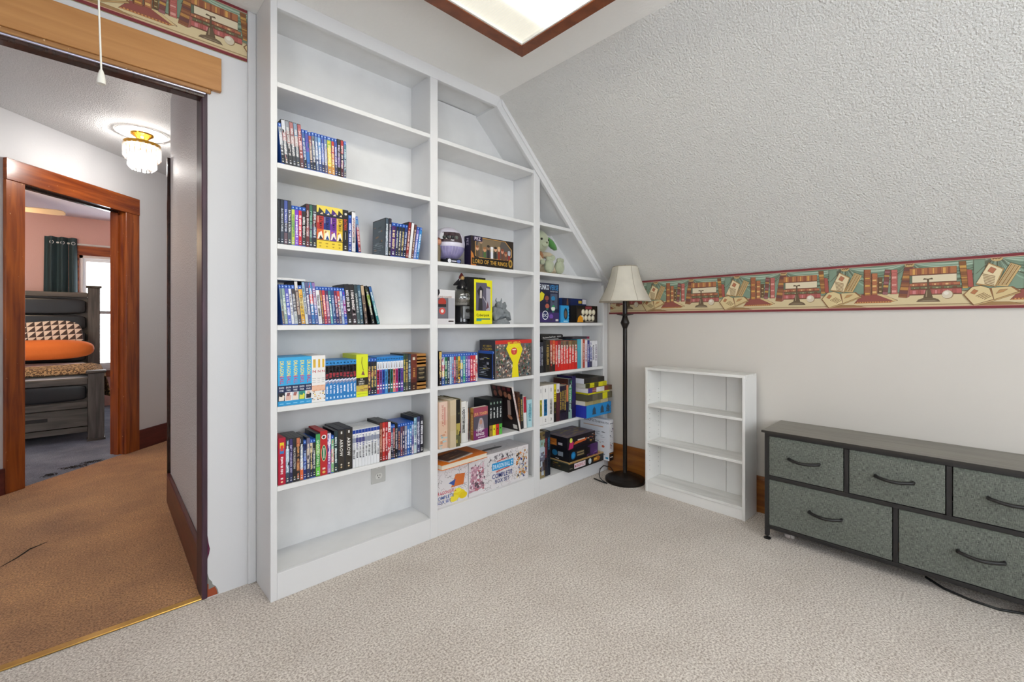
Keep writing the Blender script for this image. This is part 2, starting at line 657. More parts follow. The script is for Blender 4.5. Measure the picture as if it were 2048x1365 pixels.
ch.poly([(0, 0), (0.040, 0.0), (0.036, 0.02), (0.030, 0.035), (0.018, 0.048), (0.016, 0.06), (0.006, 0.075), (0, 0.10)], '8a8a86')
ch.poly([(0, 0), (0.036, 0.0), (0.033, 0.018), (0.026, 0.036), (0.004, 0.032), (0.004, 0.055), (0, 0.056)], '9c4a2c')
ch.poly([(0, 0.16), (0.006, 0.18), (0.009, 0.2), (0.005, 0.22), (0, 0.26)], '5c2440')
ch.build('chipped_paint', bpy.data.objects['trim_3'], (DX1 + 0.008, YW, 0.003), *FRONT, material=PAPERPRINT)
struct('trim_4', MB().box(0.508, YW - 0.012, 0, 0.541, YW, CZ), 'wall_paint', bevel=0.004)
struct('trim_5', MB().prism([(DX0, 0.0), (DX1 - 0.01, 0.0), (DX1 - 0.01, 0.006), (DX0, 0.006)], 'y', YW + 0.0, YW + 0.035), 'brass_strip', bevel=0.002)

# baseboards
struct('baseboard_right', MB().prism([(XR - 0.022, 0), (XR, 0), (XR, 0.215), (XR - 0.012, 0.215), (XR - 0.022, 0.195)], 'y', -2.2, 1.99), 'baseboard_oak')

# ------------------------------------------------------------------ hall and landing
HZ = 2.58
struct('wall_hall_right', MB().prism([(0.362, YW + 0.11), (0.385, 3.573), (0.50, 3.573), (0.50, YW + 0.11)], 'z', 0, HZ), mat('hall_satin', 'd8d8da', 0.55, bump=(110, 1.0, 5, 0.012)))
b = struct('baseboard_hall_right', MB().prism([(0.342, YW + 0.11), (0.365, 3.573), (0.385, 3.573), (0.362, YW + 0.11)], 'z', 0, 0.185), 'hall_baseboard', bevel=0.004)
struct('trim_6', MB().box(0.368, 3.574, 0.0, 0.50, 3.596, 2.205), 'dark_jamb', bevel=0.003)
struct('ceiling_hall', MB().prism([(-1.4, YW + 0.11), (1.7, YW + 0.11), (1.7, 6.7), (-1.4, 3.6)], 'z', HZ, HZ + 0.06), 'hall_gloss')
holed_wall('wall_hall_left', 'y', YW + 0.11, 3.6, -1.4, -1.3, WIN_HALL_ADDED, 'hall_paint', HZ)
window('added_window_4', 'y', WIN_HALL_ADDED, -1.4, -1.3, 'white_enamel', 1)  # added out of view to lighten the hall walls and floor
struct('wall_hall_side', MB().box(1.6, YW, 0, 1.7, 6.6, HZ), 'hall_paint')

# the angled wall with the bedroom doorway; local frame: u along the wall (45 deg), n towards the hall
UX = Vector((1, 1, 0)).normalized()
NX = Vector((1, -1, 0)).normalized()
AO = Vector((0.0, 4.90, 0))


def diag(name, m, parent, u0, u1, n0, n1, z0, z1, bevel=0.0):
    c = [AO + UX * u + NX * n for u, n in ((u0, n0), (u1, n0), (u1, n1), (u0, n1))]
    return MB().prism([(p.x, p.y) for p in c], 'z', z0, z1).build(name, m, parent, bevel=bevel)


OU0, OU1, OZ = -0.462, 0.322, 2.108      # opening along the wall
DW = MB()
for (u0, u1, z0, z1) in ((-2.1, OU0 - 0.02, 0, HZ), (OU1 + 0.02, 2.4, 0, HZ), (OU0 - 0.02, OU1 + 0.02, OZ + 0.02, HZ)):
    c = [AO + UX * u + NX * n for u, n in ((u0, 0), (u1, 0), (u1, -0.12), (u0, -0.12))]
    DW.prism([(p.x, p.y) for p in c], 'z', z0, z1)
struct('wall_hall_angled', DW, 'hall_paint')
dr = diag('trim_7', 'hall_casing', None, OU0 - 0.118, OU0, 0.001, 0.022, 0, OZ, 0.003)
dr['kind'] = 'structure'
d2 = diag('trim_8', 'hall_casing_flat', None, OU0 - 0.118, OU1 + 0.136, 0.001, 0.026, OZ, OZ + 0.145, 0.003)
d2['kind'] = 'structure'
d3 = diag('trim_9', 'hall_casing', None, OU1, OU1 + 0.136, 0.001, 0.022, 0, OZ, 0.003)
d3['kind'] = 'structure'
d4 = diag('door_1', 'hall_casing', None, OU0 - 0.019, OU0, -0.12, 0.0, 0, OZ + 0.019)
d4['kind'] = 'structure'
diag('jamb', 'hall_casing', d4, OU1, OU1 + 0.019, -0.12, 0.0, 0, OZ + 0.019)
diag('head_jamb', 'dark_jamb', d4, OU0, OU1, -0.12, 0.0, OZ, OZ + 0.019)
diag('stop', 'hall_casing', d4, OU1 - 0.012, OU1, -0.075, -0.04, 0, OZ)
diag('head_stop', 'dark_jamb', d4, OU0, OU1 - 0.012, -0.075, -0.04, OZ - 0.012, OZ)
bb = diag('baseboard_hall_angled', 'hall_baseboard', None, OU1 + 0.137, 2.3, 0.001, 0.02, 0, 0.175, 0.003)
bb['kind'] = 'structure'
bb = diag('baseboard_hall_far', 'hall_baseboard', None, -1.8, OU0 - 0.119, 0.001, 0.02, 0, 0.175, 0.003)
bb['kind'] = 'structure'

# ------------------------------------------------------------------ bedroom shell
holed_wall('wall_bedroom_window', 'x', -2.8, 1.8, 8.3, 8.42, WIN_BED, 'bed_wall')
struct('wall_bedroom_left', MB().box(-2.9, 2.1, 0, -2.8, 8.42, 2.6), 'bed_wall')
struct('wall_bedroom_right', MB().box(1.8, 6.4, 0, 1.9, 8.42, 2.6), 'bed_wall')
struct('ceiling_bedroom', MB().prism([(-2.9, 2.1), (-1.4, 3.62), (1.72, 6.74), (1.9, 6.74), (1.9, 8.42), (-2.9, 8.42)], 'z', 2.553, 2.62), 'bed_ceiling')
wb = window('window_3', 'x', WIN_BED, 8.31, 8.40, 'white_enamel', -1)
for nm, (x0, x1, z0, z1) in dict(a=(-0.20, 0.84, 2.05, 2.17), b=(-0.20, -0.08, 0.40, 2.05), c=(0.72, 0.84, 0.40, 2.05), d=(-0.20, 0.84, 0.40, 0.52)).items():
    MB().box(x0, 8.278, z0, x1, 8.30, z1).build('casing', 'hall_casing_flat', wb, bevel=0.003)
# ================================================================== built-in bookcase
BC = thing('built_in_bookcase', 'tall white built-in bookcase of three bays under the sloped ceiling', 'bookcase', (0.541, YF, 0))


def bc(name, m, mb, **kw):
    o = mb.build(name, m, BC, **kw)
    o.matrix_parent_inverse = Matrix.Translation((-0.541, -YF, 0))
    return o


RAKE = 0.085                                   # height of the raking face board


def rake_in(x):
    return slope_z(x) - RAKE


BAYS = [(0.567, 1.311), (1.358, 2.106), (2.163, 2.885)]
BASEZ = [0.110, 0.140, 0.108]
bc('side_panel', 'white_enamel', MB().box(0.541, YF, 0, 0.567, YW, CZ), bevel=0.002)
bc('stile', 'white_enamel', MB().prism([(1.311, 0), (1.358, 0), (1.358, CZ - 0.064), (1.311, CZ - 0.064)], 'y', YF, YF + 0.022), bevel=0.002)
bc('divider', 'white_enamel', MB().box(1.322, YF + 0.022, 0, 1.347, YW, CZ - 0.03), bevel=0.0015)
z2a, z2b = rake_in(2.106), rake_in(2.163)
bc('stile', 'white_enamel', MB().prism([(2.106, 0), (2.163, 0), (2.163, z2b), (2.106, z2a)], 'y', YF, YF + 0.022), bevel=0.002)
bc('divider', 'white_enamel', MB().prism([(2.122, 0), (2.147, 0), (2.147, z2b), (2.122, z2a)], 'y', YF + 0.022, YW), bevel=0.0015)
bc('stile', 'white_enamel', MB().prism([(2.885, 0), (2.94, 0), (2.94, rake_in(2.94) + 0.02), (2.885, rake_in(2.885))], 'y', YF, YF + 0.022), bevel=0.002)
bc('side_panel', 'white_enamel', MB().prism([(2.89, 0), (2.958, 0), (2.958, slope_z(2.958)), (2.89, slope_z(2.89) - 0.04)], 'y', YF + 0.022, YW))
bc('frieze', 'white_enamel', MB().prism([(0.567, CZ - 0.064), (XS - 0.02, CZ - 0.064), (XS + 0.012, CZ), (0.567, CZ)], 'y', YF, YF + 0.022), bevel=0.0015)
bc('top_board', 'shelf_enamel', MB().box(0.567, YF + 0.022, CZ - 0.045, XS - 0.01, YW, CZ - 0.03))
bc('rake_board', 'white_enamel', MB().prism([(XS - 0.02, CZ - 0.064), (2.94, rake_in(2.94) + 0.02), (2.955, slope_z(2.955)), (XS + 0.012, CZ)], 'y', YF, YF + 0.022), bevel=0.0015)
bc('rake_moulding', 'white_enamel', MB().prism([(XS + 0.02, slope_z(XS + 0.02) - 0.03), (2.95, slope_z(2.95) - 0.03), (2.955, slope_z(2.955)), (XS + 0.012, CZ)], 'y', YF - 0.010, YF), bevel=0.003)
bc('rake_lining', 'shelf_enamel', MB().prism([(XS - 0.01, CZ - 0.06), (2.93, slope_z(2.93) - 0.052), (2.93, slope_z(2.93) - 0.036), (XS - 0.01, CZ - 0.042)], 'y', YF + 0.022, YW))
# back panels
bc('back_panel', 'shelf_enamel', MB().box(0.567, YW - 0.008, 0.09, 1.322, YW - 0.001, CZ - 0.04))
bc('back_panel', 'shelf_enamel', MB().prism([(1.347, 0.12), (2.122, 0.12), (2.122, slope_z(2.122) - 0.05), (XS, CZ - 0.05), (1.347, CZ - 0.05)], 'y', YW - 0.008, YW - 0.001))
bc('back_panel', 'shelf_enamel', MB().prism([(2.147, 0.09), (2.89, 0.09), (2.89, slope_z(2.89) - 0.05), (2.147, slope_z(2.147) - 0.05)], 'y', YW - 0.008, YW - 0.001))
# plinth and bay floors
for (x0, x1), bz in zip(BAYS, BASEZ):
    bc('plinth_board', 'white_enamel', MB().box(x0, YF + 0.001, 0, x1, YF + 0.021, bz), bevel=0.0015)
    bc('bay_floor', 'shelf_enamel', MB().box(x0 - 0.01, YF + 0.021, bz - 0.02, x1 + 0.01, YW - 0.008, bz))
# shelf tops in each bay
SHELF_L = [2.147, 1.812, 1.476, 1.138, 0.798, 0.469]
SHELF_M = [2.143, 1.801, 1.478, 1.139, 0.805, 0.468]
SHELF_R = [1.816, 1.484, 1.146, 0.812, 0.462]
for lst, (x0, x1) in zip((SHELF_L, SHELF_M, SHELF_R), BAYS):
    for z in lst:
        xe = x1
        if x0 > 2:
            xe = min(x1, XS + (z - 0.021 + RAKE - 0.01 - CZ) / SLOPE)
        # the board runs to the dividers behind the face, its front edge sits just inside the stiles
        bc('shelf', 'shelf_enamel', MB().prism([(x0, YF + 0.003), (xe, YF + 0.003), (xe, YF + 0.022), (xe + (0.011 if xe == x1 and x0 < 2 else 0), YF + 0.0225), (xe + (0.011 if xe == x1 and x0 < 2 else 0), YW - 0.008), (x0 - (0.011 if x0 > 1 else 0), YW - 0.008), (x0 - (0.011 if x0 > 1 else 0), YF + 0.0225), (x0, YF + 0.022)], 'z', z - 0.021, z), bevel=0.0012)

# wall outlet in the lowest space of the first bay
out = thing('wall_outlet', 'grey duplex wall outlet on the back panel under the lowest shelf', 'outlet', (1.12, YW - 0.008, 0.36))
mat('outlet_plate', 'c2c1bd', 0.4)
mat('outlet_face', 'd6d5d0', 0.35)
mat('slot_black', '15130f', 0.6)
MB().box(-0.041, -0.006, -0.066, 0.041, 0, 0.066).build('cover_plate', 'outlet_plate', out, bevel=0.003)
for dz in (-0.028, 0.028):
    r = MB().prism([(0.02 * math.cos(a) * 1.0, dz + max(-0.0145, min(0.0145, 0.02 * math.sin(a)))) for a in [math.pi * 2 * k / 20 for k in range(20)]], 'y', -0.009, -0.006).build('receptacle', 'outlet_face', out)
    for (sx, w_, hh, zz) in ((-0.0065, 0.003, 0.009, 0.004), (0.0065, 0.003, 0.007, 0.004), (0.0, 0.005, 0.005, -0.008)):
        MB().box(sx - w_ / 2, -0.0094, dz + zz - hh / 2, sx + w_ / 2, -0.009, dz + zz + hh / 2).build('slot', 'slot_black', r)
MB().lathe([(0.003, 0), (0.003, 0.0015)], 10).build('screw', 'outlet_plate', out).rotation_euler = (math.radians(90), 0, 0)
bpy.data.objects[out.children[-1].name].location = (0, -0.006, 0)

# ================================================================== small white bookcase on the carpet
SX0, SX1, SY0, SY1, SH = 2.752, 2.936, 0.925, 1.566, 0.842
SB = thing('low_bookcase', 'low empty white three-shelf bookcase standing against the knee wall', 'bookcase', (SX0, SY1, 0), (0, 0, math.radians(-1.0)))
D_, W_ = SX1 - SX0, SY1 - SY0          # local: x = depth towards the wall, y = -0..-W_


def sb(name, m, x0, y0, z0, x1, y1, z1, bevel=0.001):
    return MB().box(x0, y0, z0, x1, y1, z1).build(name, m, SB, bevel=bevel)


sb('side_panel', 'white_laminate', 0, -0.016, 0, D_, 0, SH - 0.016)
sb('side_panel', 'white_laminate', 0, -W_, 0, D_, -W_ + 0.016, SH - 0.016)
sb('top', 'white_grain', -0.002, -W_, SH - 0.016, D_, 0, SH)
for k, z in enumerate((0.592, 0.342, 0.078)):
    sb('shelf', 'white_grain', 0.004 if k < 2 else 0.0, -W_ + 0.016, z - 0.016, D_ - 0.006, -0.016, z)
sb('plinth_board', 'white_laminate', 0.006, -W_ + 0.016, 0, 0.018, -0.016, 0.060)
cuts = [-0.016, -0.255, -0.465, -W_ + 0.016]
for a, c in zip(cuts[:-1], cuts[1:]):
    sb('back_panel', 'white_laminate', D_ - 0.006, c + 0.0012, 0.06, D_ - 0.002, a - 0.0012, SH - 0.016, 0)
ph = MB()
for sx_ in (0.03, D_ - 0.035):
    for k in range(18):
        z = 0.14 + k * 0.032
        if min(abs(z - s) for s in (0.584, 0.334)) > 0.02:
            ph.prism([(sx_ + 0.0022 * math.cos(t), z + 0.0022 * math.sin(t)) for t in [math.pi * q / 3 for q in range(6)]], 'y', -0.0166, -0.0158)
tag(ph.build('peg_holes', 'slot_black', SB), kind='stuff')
for (sx_, z) in ((0.025, SH - 0.03), (D_ - 0.02, SH - 0.03), (0.025, 0.12), (D_ - 0.02, 0.12), (D_ - 0.03, 0.10)):
    MB().ball((sx_, -W_ - 0.0005, z), 0.0045, 8, 6, (1, 0.5, 1)).build('screw_cap', 'white_laminate', SB, smooth=60)

# ================================================================== dresser with fabric drawers
mat('dresser_metal', '1f1d1d', 0.42, vary=(20, 0.1))
wood('dresser_top_wood', '57534a', '7d786c', scale=(40, 2.2, 40), rough=0.3, contrast=(0.25, 0.75))
mat('dresser_edge', '27231f', 0.5)


def linen(name, a, c):
    m = bpy.data.materials.new(name)
    m.use_nodes = True
    nt = m.node_tree
    b = nt.nodes['Principled BSDF']
    b.inputs['Roughness'].default_value = 0.9
    b.inputs['Specular IOR Level'].default_value = 0.15
    tc = nt.nodes.new('ShaderNodeTexCoord')
    hs = []
    for sc in ((1, 60, 850), (1, 850, 60)):
        mp = nt.nodes.new('ShaderNodeMapping')
        mp.inputs['Scale'].default_value = sc
        nt.links.new(tc.outputs['Object'], mp.inputs['Vector'])
        n = nt.nodes.new('ShaderNodeTexNoise')
        n.inputs['Scale'].default_value = 1.0
        n.inputs['Detail'].default_value = 2
        nt.links.new(mp.outputs['Vector'], n.inputs['Vector'])
        hs.append(n)
    ad = nt.nodes.new('ShaderNodeMath')
    ad.operation = 'ADD'
    nt.links.new(hs[0].outputs['Fac'], ad.inputs[0])
    nt.links.new(hs[1].outputs['Fac'], ad.inputs[1])
    r = nt.nodes.new('ShaderNodeValToRGB')
    ml = nt.nodes.new('ShaderNodeMath')
    ml.operation = 'MULTIPLY'
    ml.inputs[1].default_value = 0.5
    nt.links.new(ad.outputs[0], ml.inputs[0])
    r.color_ramp.elements[0].position, r.color_ramp.elements[1].position = 0.36, 0.64
    r.color_ramp.elements[0].color = (*lin(a), 1)
    r.color_ramp.elements[1].color = (*lin(c), 1)
    nt.links.new(ml.outputs[0], r.inputs['Fac'])
    nt.links.new(r.outputs['Color'], b.inputs['Base Color'])
    bp = nt.nodes.new('ShaderNodeBump')
    bp.inputs['Strength'].default_value = 0.3
    bp.inputs['Distance'].default_value = 0.002
    nt.links.new(ml.outputs[0], bp.inputs['Height'])
    nt.links.new(bp.outputs['Normal'], b.inputs['Normal'])
    MATS[name] = m


linen('grey_linen', '383b37', '868a81')
linen('grey_linen_fold', '464a45', '7b8078')
DR = thing('fabric_dresser', 'low wide dresser with grey fabric drawers, black metal frame and grey wood top', 'dresser', (2.60, 0.789, 0))
# local: x = depth to the wall, y from 0 (left end) to -1.07
DL, DDP, DH = 1.075, 0.335, 0.577


def dr_(name, m, x0, y0, z0, x1, y1, z1, bevel=0.0015, parent=None):
    return MB().box(x0, y0, z0, x1, y1, z1).build(name, m, parent or DR, bevel=bevel)


tp = dr_('top', 'dresser_top_wood', -0.004, -DL - 0.006, DH - 0.012, DDP, 0.006, DH)
dr_('edge_band', 'dresser_edge', -0.0055, -DL - 0.006, DH - 0.012, -0.004, 0.006, DH - 0.0005, 0, tp)
for (x, y) in ((0.008, -0.006), (0.008, -DL + 0.024), (DDP - 0.03, -0.006), (DDP - 0.03, -DL + 0.024)):
    lg = dr_('leg', 'dresser_metal', x, y - 0.02, 0.018, x + 0.02, y, DH - 0.012)
    MB().lathe([(0.004, 0.006), (0.004, 0.02)], 8, x + 0.01, y - 0.01).build('threaded_stem', 'dresser_metal', lg)
    MB().lathe([(0.017, 0.0), (0.018, 0.004), (0.010, 0.009)], 12, x + 0.01, y - 0.01).build('foot', 'dresser_metal', lg, smooth=40)
for z in (0.558, 0.330, 0.068):
    dr_('rail', 'dresser_metal', 0.008, -DL + 0.02, z - 0.011, 0.028, -0.02, z + 0.0085)
    dr_('rail', 'dresser_metal', DDP - 0.03, -DL + 0.02, z - 0.011, DDP - 0.01, -0.02, z + 0.0085)
for y in (-0.026, -DL + 0.004):
    for z in (0.330, 0.068):
        dr_('side_rail', 'dresser_metal', 0.028, y, z - 0.011, DDP - 0.03, y + 0.018, z + 0.0085)
for y, z0, z1 in ((-0.358, 0.338, 0.547), (-0.707, 0.338, 0.547), (-0.536, 0.076, 0.319)):
    dr_('upright', 'dresser_metal', 0.008, y - 0.009, z0, 0.028, y + 0.009, z1)


def drawer(y0, y1, z0, z1, lab):
    """fabric box with a padded, slightly bowed front and an arched pull"""
    d = MB().box(0.012, y0, z0, DDP - 0.04, y1, z1).build('drawer', 'grey_linen', DR, bevel=0.003)
    d['label'] = lab
    n, m_ = 14, 8
    vs, fs = [], []
    for i in range(n + 1):
        for k in range(m_ + 1):
            u, v = i / n, k / m_
            e = min(u, 1 - u, 0.12) / 0.12 * min(v, 1 - v, 0.2) / 0.2
            vs.append((0.010 - 0.006 * e - 0.0015 * math.sin(u * 7 + z0 * 9) * e, y0 + (y1 - y0) * u, z0 + (z1 - z0) * v))
    for i in range(n):
        for k in range(m_):
            a = i * (m_ + 1) + k
            fs.append((a, a + 1, a + m_ + 2, a + m_ + 1))
    MB().add(vs, fs).build('front_panel', 'grey_linen', d, smooth=60)
    MB().box(0.0075, y0 + 0.003, z1 - 0.014, 0.0095, y1 - 0.003, z1 - 0.002).build('top_hem', 'grey_linen_fold', d)
    yc, zc = (y0 + y1) / 2, z0 + (z1 - z0) * 0.53
    L = 0.064
    path = [(0.004, yc - L, zc), (-0.012, yc - L, zc)] + [(-0.012 - 0.020 * math.sin(math.pi * t / 8), yc - L + 2 * L * t / 8, zc - 0.006 * math.sin(math.pi * t / 8)) for t in range(1, 8)] + [(-0.012, yc + L, zc), (0.004, yc + L, zc)]
    MB().tube(path, 0.0075, 8, [0.9, 1] + [1] * 7 + [1, 0.9]).build('handle', 'dresser_metal', d, smooth=60)


drawer(-0.346, -0.028, 0.342, 0.546, 'small top drawer at the end by the bookcase')
drawer(-0.695, -0.370, 0.342, 0.546, 'small top drawer in the middle')
drawer(-DL + 0.028, -0.719, 0.342, 0.546, 'small top drawer at the far end')
drawer(-0.524, -0.028, 0.080, 0.318, 'wide lower drawer at the end by the bookcase')
drawer(-DL + 0.028, -0.548, 0.080, 0.318, 'wide lower drawer at the far end')
# little things under the dresser
mat('lint', 'cdc4c0', 0.95, bump=(90, 0.6, 4))
lt = MB().ball((0, 0, 0.012), 0.013, 12, 8, (1, 1.3, 0.9)).ball((0.004, -0.021, 0.011), 0.012, 12, 8).build('cotton_ball', 'lint', smooth=60)
lt.location = (2.70, 0.70, 0)
tag(lt, 'pale fluffy cotton ball on the carpet under the dresser', 'cotton ball')
cb = MB().tube([(2.72, 0.16, 0.006), (2.66, 0.10, 0.006), (2.63, 0.02, 0.006), (2.625, -0.06, 0.006), (2.66, -0.13, 0.006), (2.75, -0.17, 0.006)], 0.005, 8).build('power_cable', mat('cable_black', '141414', 0.5), smooth=60)
tag(cb, 'black cable curling on the carpet below the dresser', 'cable')

# ================================================================== floor lamp
FL = thing('floor_lamp', 'bronze floor lamp with a cream bell shade in the corner', 'lamp', (2.818, 1.765, 0))
mat('lamp_bronze', '1d1714', 0.35, metal=0.3, vary=(25, 0.15))
MB().lathe([(0.140, 0), (0.142, 0.006), (0.140, 0.022), (0.128, 0.028), (0.120, 0.028), (0.108, 0.036), (0.100, 0.036), (0.072, 0.050), (0.066, 0.050), (0.030, 0.058), (0.016, 0.062)], 40).build('base', 'lamp_bronze', FL, smooth=35)
MB().lathe([(0.0155, 0.058), (0.0155, 1.105)], 16).build('pole', 'lamp_bronze', FL, smooth=50)
MB().lathe([(0.0155, 1.105), (0.019, 1.115), (0.030, 1.14), (0.032, 1.147), (0.022, 1.175), (0.018, 1.187), (0.016, 1.2)], 18).build('finial_knop', 'lamp_bronze', FL, smooth=40)
MB().lathe([(0.016, 1.196), (0.058, 1.204), (0.060, 1.209), (0.018, 1.206)], 24).build('drip_pan', 'lamp_bronze', FL, smooth=40)
MB().lathe([(0.0165, 1.204), (0.0165, 1.315)], 16).build('candle_tube', 'lamp_bronze', FL, smooth=50)
MB().lathe([(0.017, 1.312), (0.023, 1.32), (0.023, 1.345), (0.018, 1.352), (0.012, 1.37)], 18).build('socket', 'brass', FL, smooth=40)
MB().lathe([(0.012, 1.37), (0.03, 1.41), (0.032, 1.44), (0.015, 1.47), (0.002, 1.475)], 16).build('bulb', mat('bulb_glass', 'efece4', 0.2), FL, smooth=60)
MB().tube([(0.013, 0, 1.36), (0.055, 0, 1.40), (0.06, 0, 1.48), (0.02, 0, 1.545), (0, 0, 1.548), (-0.02, 0, 1.545), (-0.06, 0, 1.48), (-0.055, 0, 1.40), (-0.013, 0, 1.36)], 0.0016, 6).build('harp', 'brass', FL)
MB().lathe([(0.004, 1.545), (0.007, 1.556), (0.003, 1.566)], 10).build('finial', 'lamp_bronze', FL, smooth=40)
m = mat('shade_fabric', 'ece7da', 0.8, vary=(14, 0.07, 6))
nt = m.node_tree
tl = nt.nodes.new('ShaderNodeBsdfTranslucent')
tl.inputs['Color'].default_value = (*lin('e6dcc4'), 1)
mx = nt.nodes.new('ShaderNodeMixShader')
mx.inputs[0].default_value = 0.28
nt.links.new(nt.nodes['Principled BSDF'].outputs[0], mx.inputs[1])
nt.links.new(tl.outputs[0], mx.inputs[2])
nt.links.new(mx.outputs[0], nt.nodes['Material Output'].inputs['Surface'])
prof = [(0.184, 1.298), (0.176, 1.315), (0.160, 1.345), (0.142, 1.380), (0.127, 1.415), (0.115, 1.450), (0.105, 1.485), (0.096, 1.52), (0.091, 1.545), (0.088, 1.552)]
NP = 6


def wob(a, k):
    t = (a / (2 * math.pi) * NP) % 1.0
    return (1.0 - 0.055 * math.sin(math.pi * t)) if k > 0 else (1.0 - 0.04 * math.sin(math.pi * t))


sh = MB().lathe(prof, 72, close=False, wob=wob, phase=0.35).build('lamp_shade', 'shade_fabric', FL, smooth=60)
sm = sh.modifiers.new('thickness', 'SOLIDIFY')
sm.thickness = 0.0016
mat('shade_trim', 'a89c86', 0.8)
for k in range(NP):
    a = 2 * math.pi * k / NP
    MB().tube([(r * 1.004 * math.cos(a), r * 1.004 * math.sin(a), z) for r, z in prof], 0.0014, 5).build('shade_seam', 'shade_trim', sh)
for k in (0, -1):
    pts = [(prof[k][0] * 1.003 * wob(2 * math.pi * i / 72 + 0.0, 0 if k == 0 else 1) * math.cos(2 * math.pi * i / 72), prof[k][0] * 1.003 * wob(2 * math.pi * i / 72, 0 if k == 0 else 1) * math.sin(2 * math.pi * i / 72), prof[k][1]) for i in range(73)]
    MB().tube(pts, 0.0022, 5).build('shade_rim', 'shade_trim', sh, smooth=60)
MB().tube([(0.06, 0.13, 0.01), (0.10, 0.19, 0.03), (0.06, 0.225, 0.045), (0.0, 0.215, 0.035), (-0.05, 0.19, 0.012), (-0.095, 0.15, 0.006), (-0.13, 0.10, 0.006), (-0.15, 0.05, 0.006)], 0.0032, 8).build('cord', 'cable_black', FL, smooth=60)
MB().tube([(-0.15, 0.05, 0.006), (-0.155, 0.08, 0.007), (-0.14, 0.17, 0.008)], 0.0045, 8).build('cord_end', 'cable_black', FL, smooth=60)

# ================================================================== ceiling light box
LZ = 2.425
LX0, LX1, LY0, LY1 = 0.22, 1.512, 0.86, 1.514
CL = thing('ceiling_light', 'wood framed fluorescent ceiling light with a ribbed white diffuser', 'light', (LX1, LY1, LZ))
mat('light_lip', 'f2f1ec', 0.4)


def cl(name, m, mb, **kw):
    o = mb.build(name, m, CL, **kw)
    o.matrix_parent_inverse = Matrix.Translation((-LX1, -LY1, -LZ))
    return o


fw = 0.062
for pts in ([(LX0, LY1), (LX1, LY1), (LX1 - fw, LY1 - fw), (LX0 + fw, LY1 - fw)], [(LX1, LY1), (LX1, LY0), (LX1 - fw, LY0 + fw), (LX1 - fw, LY1 - fw)],
            [(LX1, LY0), (LX0, LY0), (LX0 + fw, LY0 + fw), (LX1 - fw, LY0 + fw)], [(LX0, LY0), (LX0, LY1), (LX0 + fw, LY1 - fw), (LX0 + fw, LY0 + fw)]):
    cl('frame_board', 'light_frame_wood', MB().prism(pts, 'z', LZ, CZ - 0.001), bevel=0.0015)
ix0, ix1, iy0, iy1 = LX0 + fw, LX1 - fw, LY0 + fw, LY1 - fw
for pts in ([(ix0, iy1), (ix1, iy1), (ix1 - 0.008, iy1 - 0.008), (ix0 + 0.008, iy1 - 0.008)], [(ix1, iy1), (ix1, iy0), (ix1 - 0.008, iy0 + 0.008), (ix1 - 0.008, iy1 - 0.008)],
            [(ix1, iy0), (ix0, iy0), (ix0 + 0.008, iy0 + 0.008), (ix1 - 0.008, iy0 + 0.008)], [(ix0, iy0), (ix0, iy1), (ix0 + 0.008, iy1 - 0.008), (ix0 + 0.008, iy0 + 0.008)]):
    cl('inner_lip', 'light_lip', MB().prism(pts, 'z', LZ + 0.004, LZ + 0.03))
# ribbed acrylic sheet, lit from the tubes behind it
vs, fs = [], []
NR = 200
for i in range(NR + 1):
    x = ix0 + 0.006 + (ix1 - ix0 - 0.012) * i / NR
    z = LZ + 0.016 + (0.0012 if i % 2 else 0.0)
    vs += [(x, iy0 + 0.006, z), (x, iy1 - 0.006, z)]
for i in range(NR):
    fs.append((2 * i, 2 * i + 2, 2 * i + 3, 2 * i + 1))
m = bpy.data.materials.new('lit_diffuser')
m.use_nodes = True
nt = m.node_tree
b_ = nt.nodes['Principled BSDF']
b_.inputs['Base Color'].default_value = (*lin('b8b4a4'), 1)
b_.inputs['Roughness'].default_value = 0.3
tc = nt.nodes.new('ShaderNodeTexCoord')
sp = nt.nodes.new('ShaderNodeSeparateXYZ')
nt.links.new(tc.outputs['Object'], sp.inputs[0])


def nmath(op, a, c=None):
    n = nt.nodes.new('ShaderNodeMath')
    n.operation = op
    for i, v in enumerate((a, c)):
        if v is None:
            continue
        if isinstance(v, (int, float)):
            n.inputs[i].default_value = v
        else:
            nt.links.new(v, n.inputs[i])
    return n.outputs[0]


# two tubes run the length of the box: the sheet is brighter below them
yy = sp.outputs['Y']
g1 = nmath('POWER', 2.718, nmath('MULTIPLY', nmath('POWER', nmath('ABSOLUTE', nmath('SUBTRACT', yy, 1.00)), 2.0), -420.0))
g2 = nmath('POWER', 2.718, nmath('MULTIPLY', nmath('POWER', nmath('ABSOLUTE', nmath('SUBTRACT', yy, 1.215)), 2.0), -420.0))
st = nmath('ADD', nmath('MULTIPLY', nmath('ADD', g1, g2), 13.0), 0.52)
b_.inputs['Emission Color'].default_value = (1.0, 0.96, 0.84, 1)
nt.links.new(st, b_.inputs['Emission Strength'])
MATS['lit_diffuser'] = m
cl('diffuser', 'lit_diffuser', MB().add(vs, fs))

# pull cord hanging from the ceiling near the door
PC = thing('pull_cord', 'thin white pull cord with a small plastic bell in front of the door header', 'cord', (0.027, 1.70, CZ))
mat('cord_white', 'e4e2da', 0.6)
MB().tube([(0, 0, 0), (-0.004, 0.003, -0.2), (-0.006, 0.004, -0.4), (-0.002, 0.001, -0.55), (0.001, 0, -0.662)], 0.0023, 7).build('string', 'cord_white', PC, smooth=60)
MB().lathe([(0.0095, -0.695), (0.0098, -0.685), (0.0075, -0.67), (0.005, -0.660), (0.003, -0.655)], 14, 0.001, 0).build('bell', 'cord_white', PC, smooth=40)

# ================================================================== wallpaper border of old books
GR = ['5d8576', '86ab9a', '4a7063', 'a9c4b2', '35584e']


